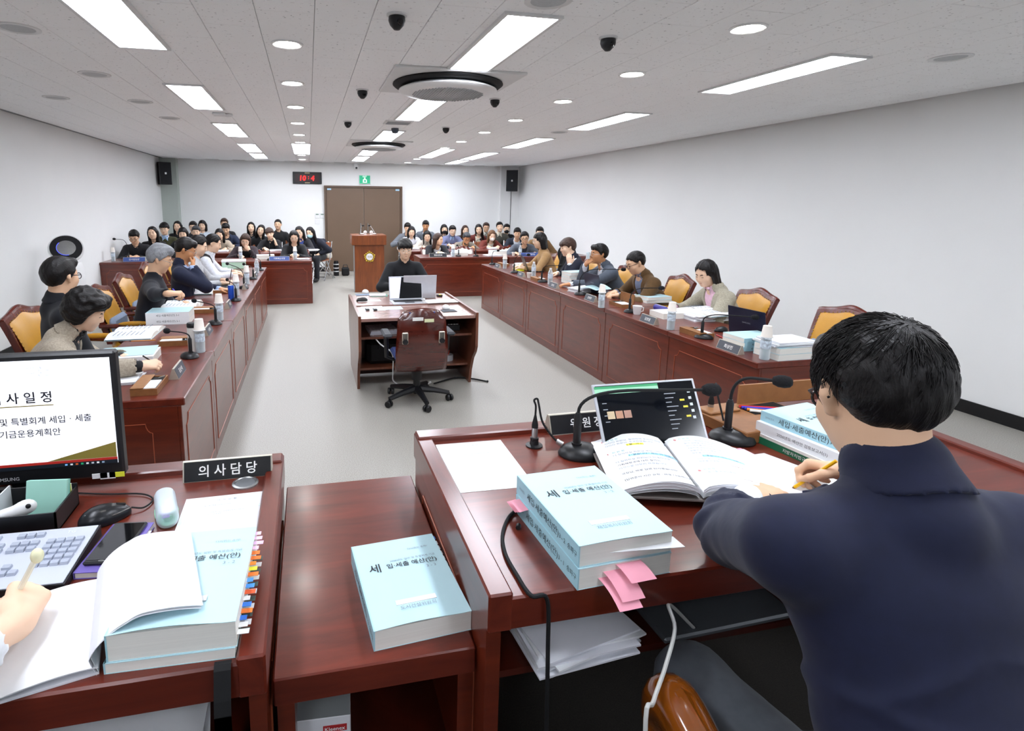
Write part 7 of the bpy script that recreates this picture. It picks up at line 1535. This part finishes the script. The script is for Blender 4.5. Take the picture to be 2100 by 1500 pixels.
# mouse and its cable
ms = mouse('black computer mouse with TG lettering on the clerk desk', (-0.515, 1.432, ZL), -1.05, mat('mouse_black', '181a1e', 0.3, noise=(30, 0.1)), 1.0, 'TG')
text('TG', 0.012, WHITE_INK, ms, (0, -0.042, 0.0335), (0.45, 0, 0), bold=0.01)
MB().tube(smooth([(0, 0.058, 0.012), (0.01, 0.085, 0.006), (-0.02, 0.115, 0.005), (-0.07, 0.10, 0.005), (-0.13, 0.03, 0.005), (-0.19, -0.03, 0.005)]), 0.0022, 6).build('cable', BLACKM, ms, True)
MB().tube([(0.012, 0.052, 0.018), (0.028, 0.02, 0.022), (0.0305, -0.02, 0.02)], 0.0012, 5).build('silver_seam', STEEL, ms, True)
# keyboard
t = thing('keyboard', 'grey keyboard under a translucent skin on the clerk desk', 'keyboard', (-0.72, 1.268, ZL), -0.02)
MB().prism([(-0.1, 0.0), (0.1, 0.0), (0.1, 0.026), (-0.1, 0.016)], 'x', -0.22, 0.215).build('base', BLACKP, t)
KS = mat('key_skin', 'aab2c2', 0.45, noise=(30, 0.03)); KD = mat('key_side', '6a7080', 0.5)
MB().prism([(-0.097, 0.0165), (0.097, 0.0262), (0.097, 0.0282), (-0.097, 0.0185)], 'x', -0.216, 0.211).build('skin_sheet', mat('skin_grey', 'c3c9d6', 0.4, noise=(20, 0.02)), t)
kme = MB().prism([(-0.0078, 0.0), (0.0078, 0.0), (0.006, 0.006), (-0.0055, 0.006)], 'x', -0.0078, 0.0078).mesh('key'); kme.materials.append(KS)
def key(x, y, w=1.0, d=1.0):
    ob = bpy.data.objects.new('key', kme); COL.objects.link(ob); ob.parent = t; ob.location = (x, y, 0.0235+0.05*y); ob.scale = (w, d, 1); ob.rotation_euler = (0.05, 0, 0)
for r in range(5):
    for c_ in range(4): key(0.132+c_*0.0195, 0.045-r*0.0195, 1.0, 1.0)
for r in range(2):
    for c_ in range(3): key(0.06+c_*0.0195, 0.045-r*0.0195)
for c_ in range(3): key(0.06+c_*0.0195, 0.075); key(0.06+c_*0.0195, -0.033-0.0195)
key(0.0795, -0.033)
for r in range(5):
    for c_ in range(13): key(-0.205+c_*0.0195+0.004*(r % 2), 0.045-r*0.0195)
for c_ in range(12): key(-0.205+c_*0.0195, 0.075)
text('TG', 0.014, mat('skin_print', 'dfe8f6', 0.4), t, (0.16, 0.08, 0.0282), (0.05, 0, 0), bold=0.01)
# phone on purple notebook
o = thing('notebook', 'purple notebook under the phone on the clerk desk', 'notebook', (-0.446, 1.285, ZL), -0.12); MB().box(-0.045, 0.045, -0.09, 0.09, 0.0015, 0.0135).build('pages', PAGES, o); MB().box(-0.047, 0.047, -0.092, 0.092, 0, 0.0015).box(-0.047, 0.047, -0.092, 0.092, 0.0135, 0.015).box(-0.048, -0.046, -0.092, 0.092, 0, 0.015).build('cover', mat('purple_cover', '6f5fb0', 0.5, noise=(20, 0.04)), o)
for k in range(2): MB().box(0.045, 0.053, 0.04+k*0.012, 0.05+k*0.012, 0.01, 0.011).build('index_tab', mat('tabk_'+str(k), ('d0343a', 'f0f0f0')[k], 0.6), o)
o = thing('smartphone', 'black smartphone lying on the purple notebook', 'phone', (-0.447, 1.292, ZL+0.015), -0.12); MB().box(-0.038, 0.038, -0.078, 0.078, 0, 0.009, 0.0035).build('case', BLACKP, o); MB().box(-0.034, 0.034, -0.07, 0.07, 0.009, 0.0096).build('glass', mat('phone_glass', '050608', 0.06, noise=(4, 0.2)), o); MB().tube([(0.006*math.cos(a), -0.0735+0.002*math.sin(a), 0.0094) for a in [i*PI/5 for i in range(10)]], 0.0005, 4, closed=True).build('home_button', STEEL, o)
# translucent clip case with green base
o = thing('clip_case', 'translucent oval clip case with a green base on the clerk desk', 'case', (-0.374, 1.43, ZL), 0.28); f = Field(); f.cone((0, -0.055, 0.02), (0, 0.055, 0.02), 0.026, 0.026, 0.01); f.fun(lambda D, X, Y, Zz: np.maximum(D, np.abs(Zz-0.02)-0.0195).astype(np.float32)); field_obj('clear_lid', f, 0.004, clearmat('frosted', (225, 235, 242), 0.25, 0.8), o)
MB().lathe([(0, 0), (0.026, 0), (0.028, 0.008), (0.0, 0.008)], 24, sy=3.0 if False else 2.6).build('green_base', mat('mint_green', '8fd8b0', 0.5), o, True)
for i, (c_, x, y) in enumerate((('c79ad8', -0.008, 0.0), ('e8a8d0', 0.006, 0.025), ('9ad8b0', 0.004, -0.03), ('f0f2f6', 0.008, -0.02), ('b8a0e0', -0.004, -0.045))): MB().box(x-0.009, x+0.009, y-0.014, y+0.014, 0.01+i*0.003, 0.02+i*0.003).build('paper_clip_pack', mat('clipc_'+c_, c_, 0.5), o)
# pile of two books with index tabs
o = plain_book('lower blue book under the tabbed budget book on the clerk desk', (-0.246, 1.066, ZL), -0.036, 0.02, 0.212, 0.295, tabs=())
o2 = book('upper blue budget book 3-2 bristling with coloured index tabs', (-0.242, 1.067, ZL+0.0202), -0.037, no='3 - 2', comm='재정복지위원회', t=0.05, bulge=0.006)
TC = ('f0c8e8', 'f0c8e8', 'e8c0e8', 'f0c8e8', 'e8782a', 'e8782a', 'f08a2a', 'e8e23a', 'e8782a', '5aa8f0', '4a98e8', 'e05a2a', 'e8e8e8', '3a7fe0', 'e8782a', '2f74d8', 'f0f0f0', 'f0f0f0')
for i, c_ in enumerate(TC):
    y = 0.128-i*0.0152; zz = 0.044-0.0017*i; MB().box(0.1035, 0.116+0.004*(i % 3), y-0.006, y+0.006, zz, zz+0.0007).build('index_tab', mat('tab_'+c_, c_, 0.6), o2)
for i in range(11):
    y = 0.075-i*0.02; MB().box(0.104, 0.124, y-0.007, y+0.007, 0.018-0.0006*i, 0.0187-0.0006*i).build('index_tab', mat('tab_dk', '4a5a54', 0.5) if i % 2 == 0 else mat('tab_wh', 'dfe2e2', 0.5), o2)
# open notebook with curling leaves
o = thing('spiral_notebook', 'open white notebook, its right leaves curling over the blue book', 'notebook', (-0.4, 1.045, ZL), 0.0)
SP0, SP1 = V3(-0.433+0.4, 1.171-1.045, 0), V3(-0.366+0.4, 0.925-1.045, 0)
LF0, LF1 = SP0+V3(-0.19, -0.045, 0), SP1+V3(-0.19, -0.045, 0)
def leftp(u, v): a = SP0*(1-v)+SP1*v; b = LF0*(1-v)+LF1*v; p = a*(1-u)+b*u; return (p[0], p[1], 0.004+0.014*math.sin(PI*min(1, u*0.9+0.1))*(1-0.7*u)+0.006*(1-u))
MB().grid(leftp, 14, 4, 0.002).build('left_page', PAPER, o, True)
MB().grid(lambda u, v: (leftp(u, v)[0], leftp(u, v)[1], 0.0045), 6, 2, 0.004).build('lower_pages', PAPERB, o)
MB().grid(lambda u, v: (leftp(0.93, v)[0]+0.001*u, leftp(0.93, v)[1], leftp(0.93, v)[2]+0.0006), 1, 4).build('red_margin_line', mat('margin_red', 'd8a0a0', 0.7), o)
def curl(u, v):
    a = SP0*(1-v)+SP1*v; dx = unit(V3(1, 0.16, 0)); L = 0.2*u
    h = 0.004+0.092*math.sin(PI*0.5*min(1, u*1.9)) if u < 0.53 else 0.096-0.012*((u-0.53)/0.47)**2
    fwd = -0.012*math.sin(PI*min(1, u*2.6))+max(0, u-0.12)*0.19
    p = a+dx*fwd; return (p[0], p[1], h)
MB().grid(curl, 26, 6, 0.0015).build('curled_leaves', PAPER, o, True)
MB().grid(lambda u, v: (curl(u, v)[0]-0.003, curl(u, v)[1]-0.002, curl(u, v)[2]-0.004), 26, 6, 0.001).build('curled_leaves', PAPERB, o, True)
# bag strap and bag below
o = thing('hanging_bag', 'black bag hanging by a strap from the clerk desk edge', 'bag', (-0.165, 0.885, 0.45)); MB().grid(lambda u, v: (-0.014+0.028*v, 0.022-0.034*min(1, u*3), 0.515-max(0, u-0.12)*0.33), 14, 1, 0.002).build('strap', BLACKM, o)
f = Field(); f.ell((0, 0.02, 0.12), (0.045, 0.03, 0.12), k=0.02).ell((0, 0.02, 0.0), (0.075, 0.035, 0.14), k=0.05).ell((0, 0.02, 0.19), (0.03, 0.022, 0.06), k=0.03); field_obj('body', f, 0.006, BLACKP, o)
for z_ in (0.16, 0.03): MB().box(-0.03, 0.03, -0.018, -0.012, z_-0.004, z_+0.004).build('buckle', STEEL, o)
papers('grey folders on the shelf under the clerk desk', (-0.42, 1.0, 0.776), 0.05, 4, 0.4, 0.2, 0.006, None)
# tissue box under the middle table
t = thing('tissue_box', 'tissue box with red brand mark on the shelf of the low table', 'tissue box', (0.008, 1.16, 0.55), -0.06)
MB().box(-0.058, 0.058, -0.115, 0.115, 0, 0.12, 0.002).build('box', mat('tissue_white', 'd8dade', 0.6), t); MB().box(-0.0575, 0.0575, -0.1145, 0.1145, 0.12, 0.1205).build('grey_top', mat('tissue_grey', '8e9292', 0.6), t)
MB().lathe([(0, 0.1206), (0.03, 0.1206), (0.03, 0.1215), (0, 0.1215)], 24, sy=2.0).build('opening', BLACKM, t); f = Field(); f.cone((0, -0.03, 0.115), (0.005, -0.02, 0.15), 0.012, 0.003).cone((0, 0.02, 0.115), (-0.004, 0.0, 0.155), 0.012, 0.003); field_obj('tissue', f, 0.005, PAPER, t)
MB().box(0.0, 0.05, -0.1165, -0.115, 0.085, 0.1).build('red_mark', mat('brand_red', 'b0282a', 0.5), t); text('Kleenex', 0.013, WHITE_INK, t, (0.025, -0.1168, 0.0925), RX90, bold=0.01)

flush_text()
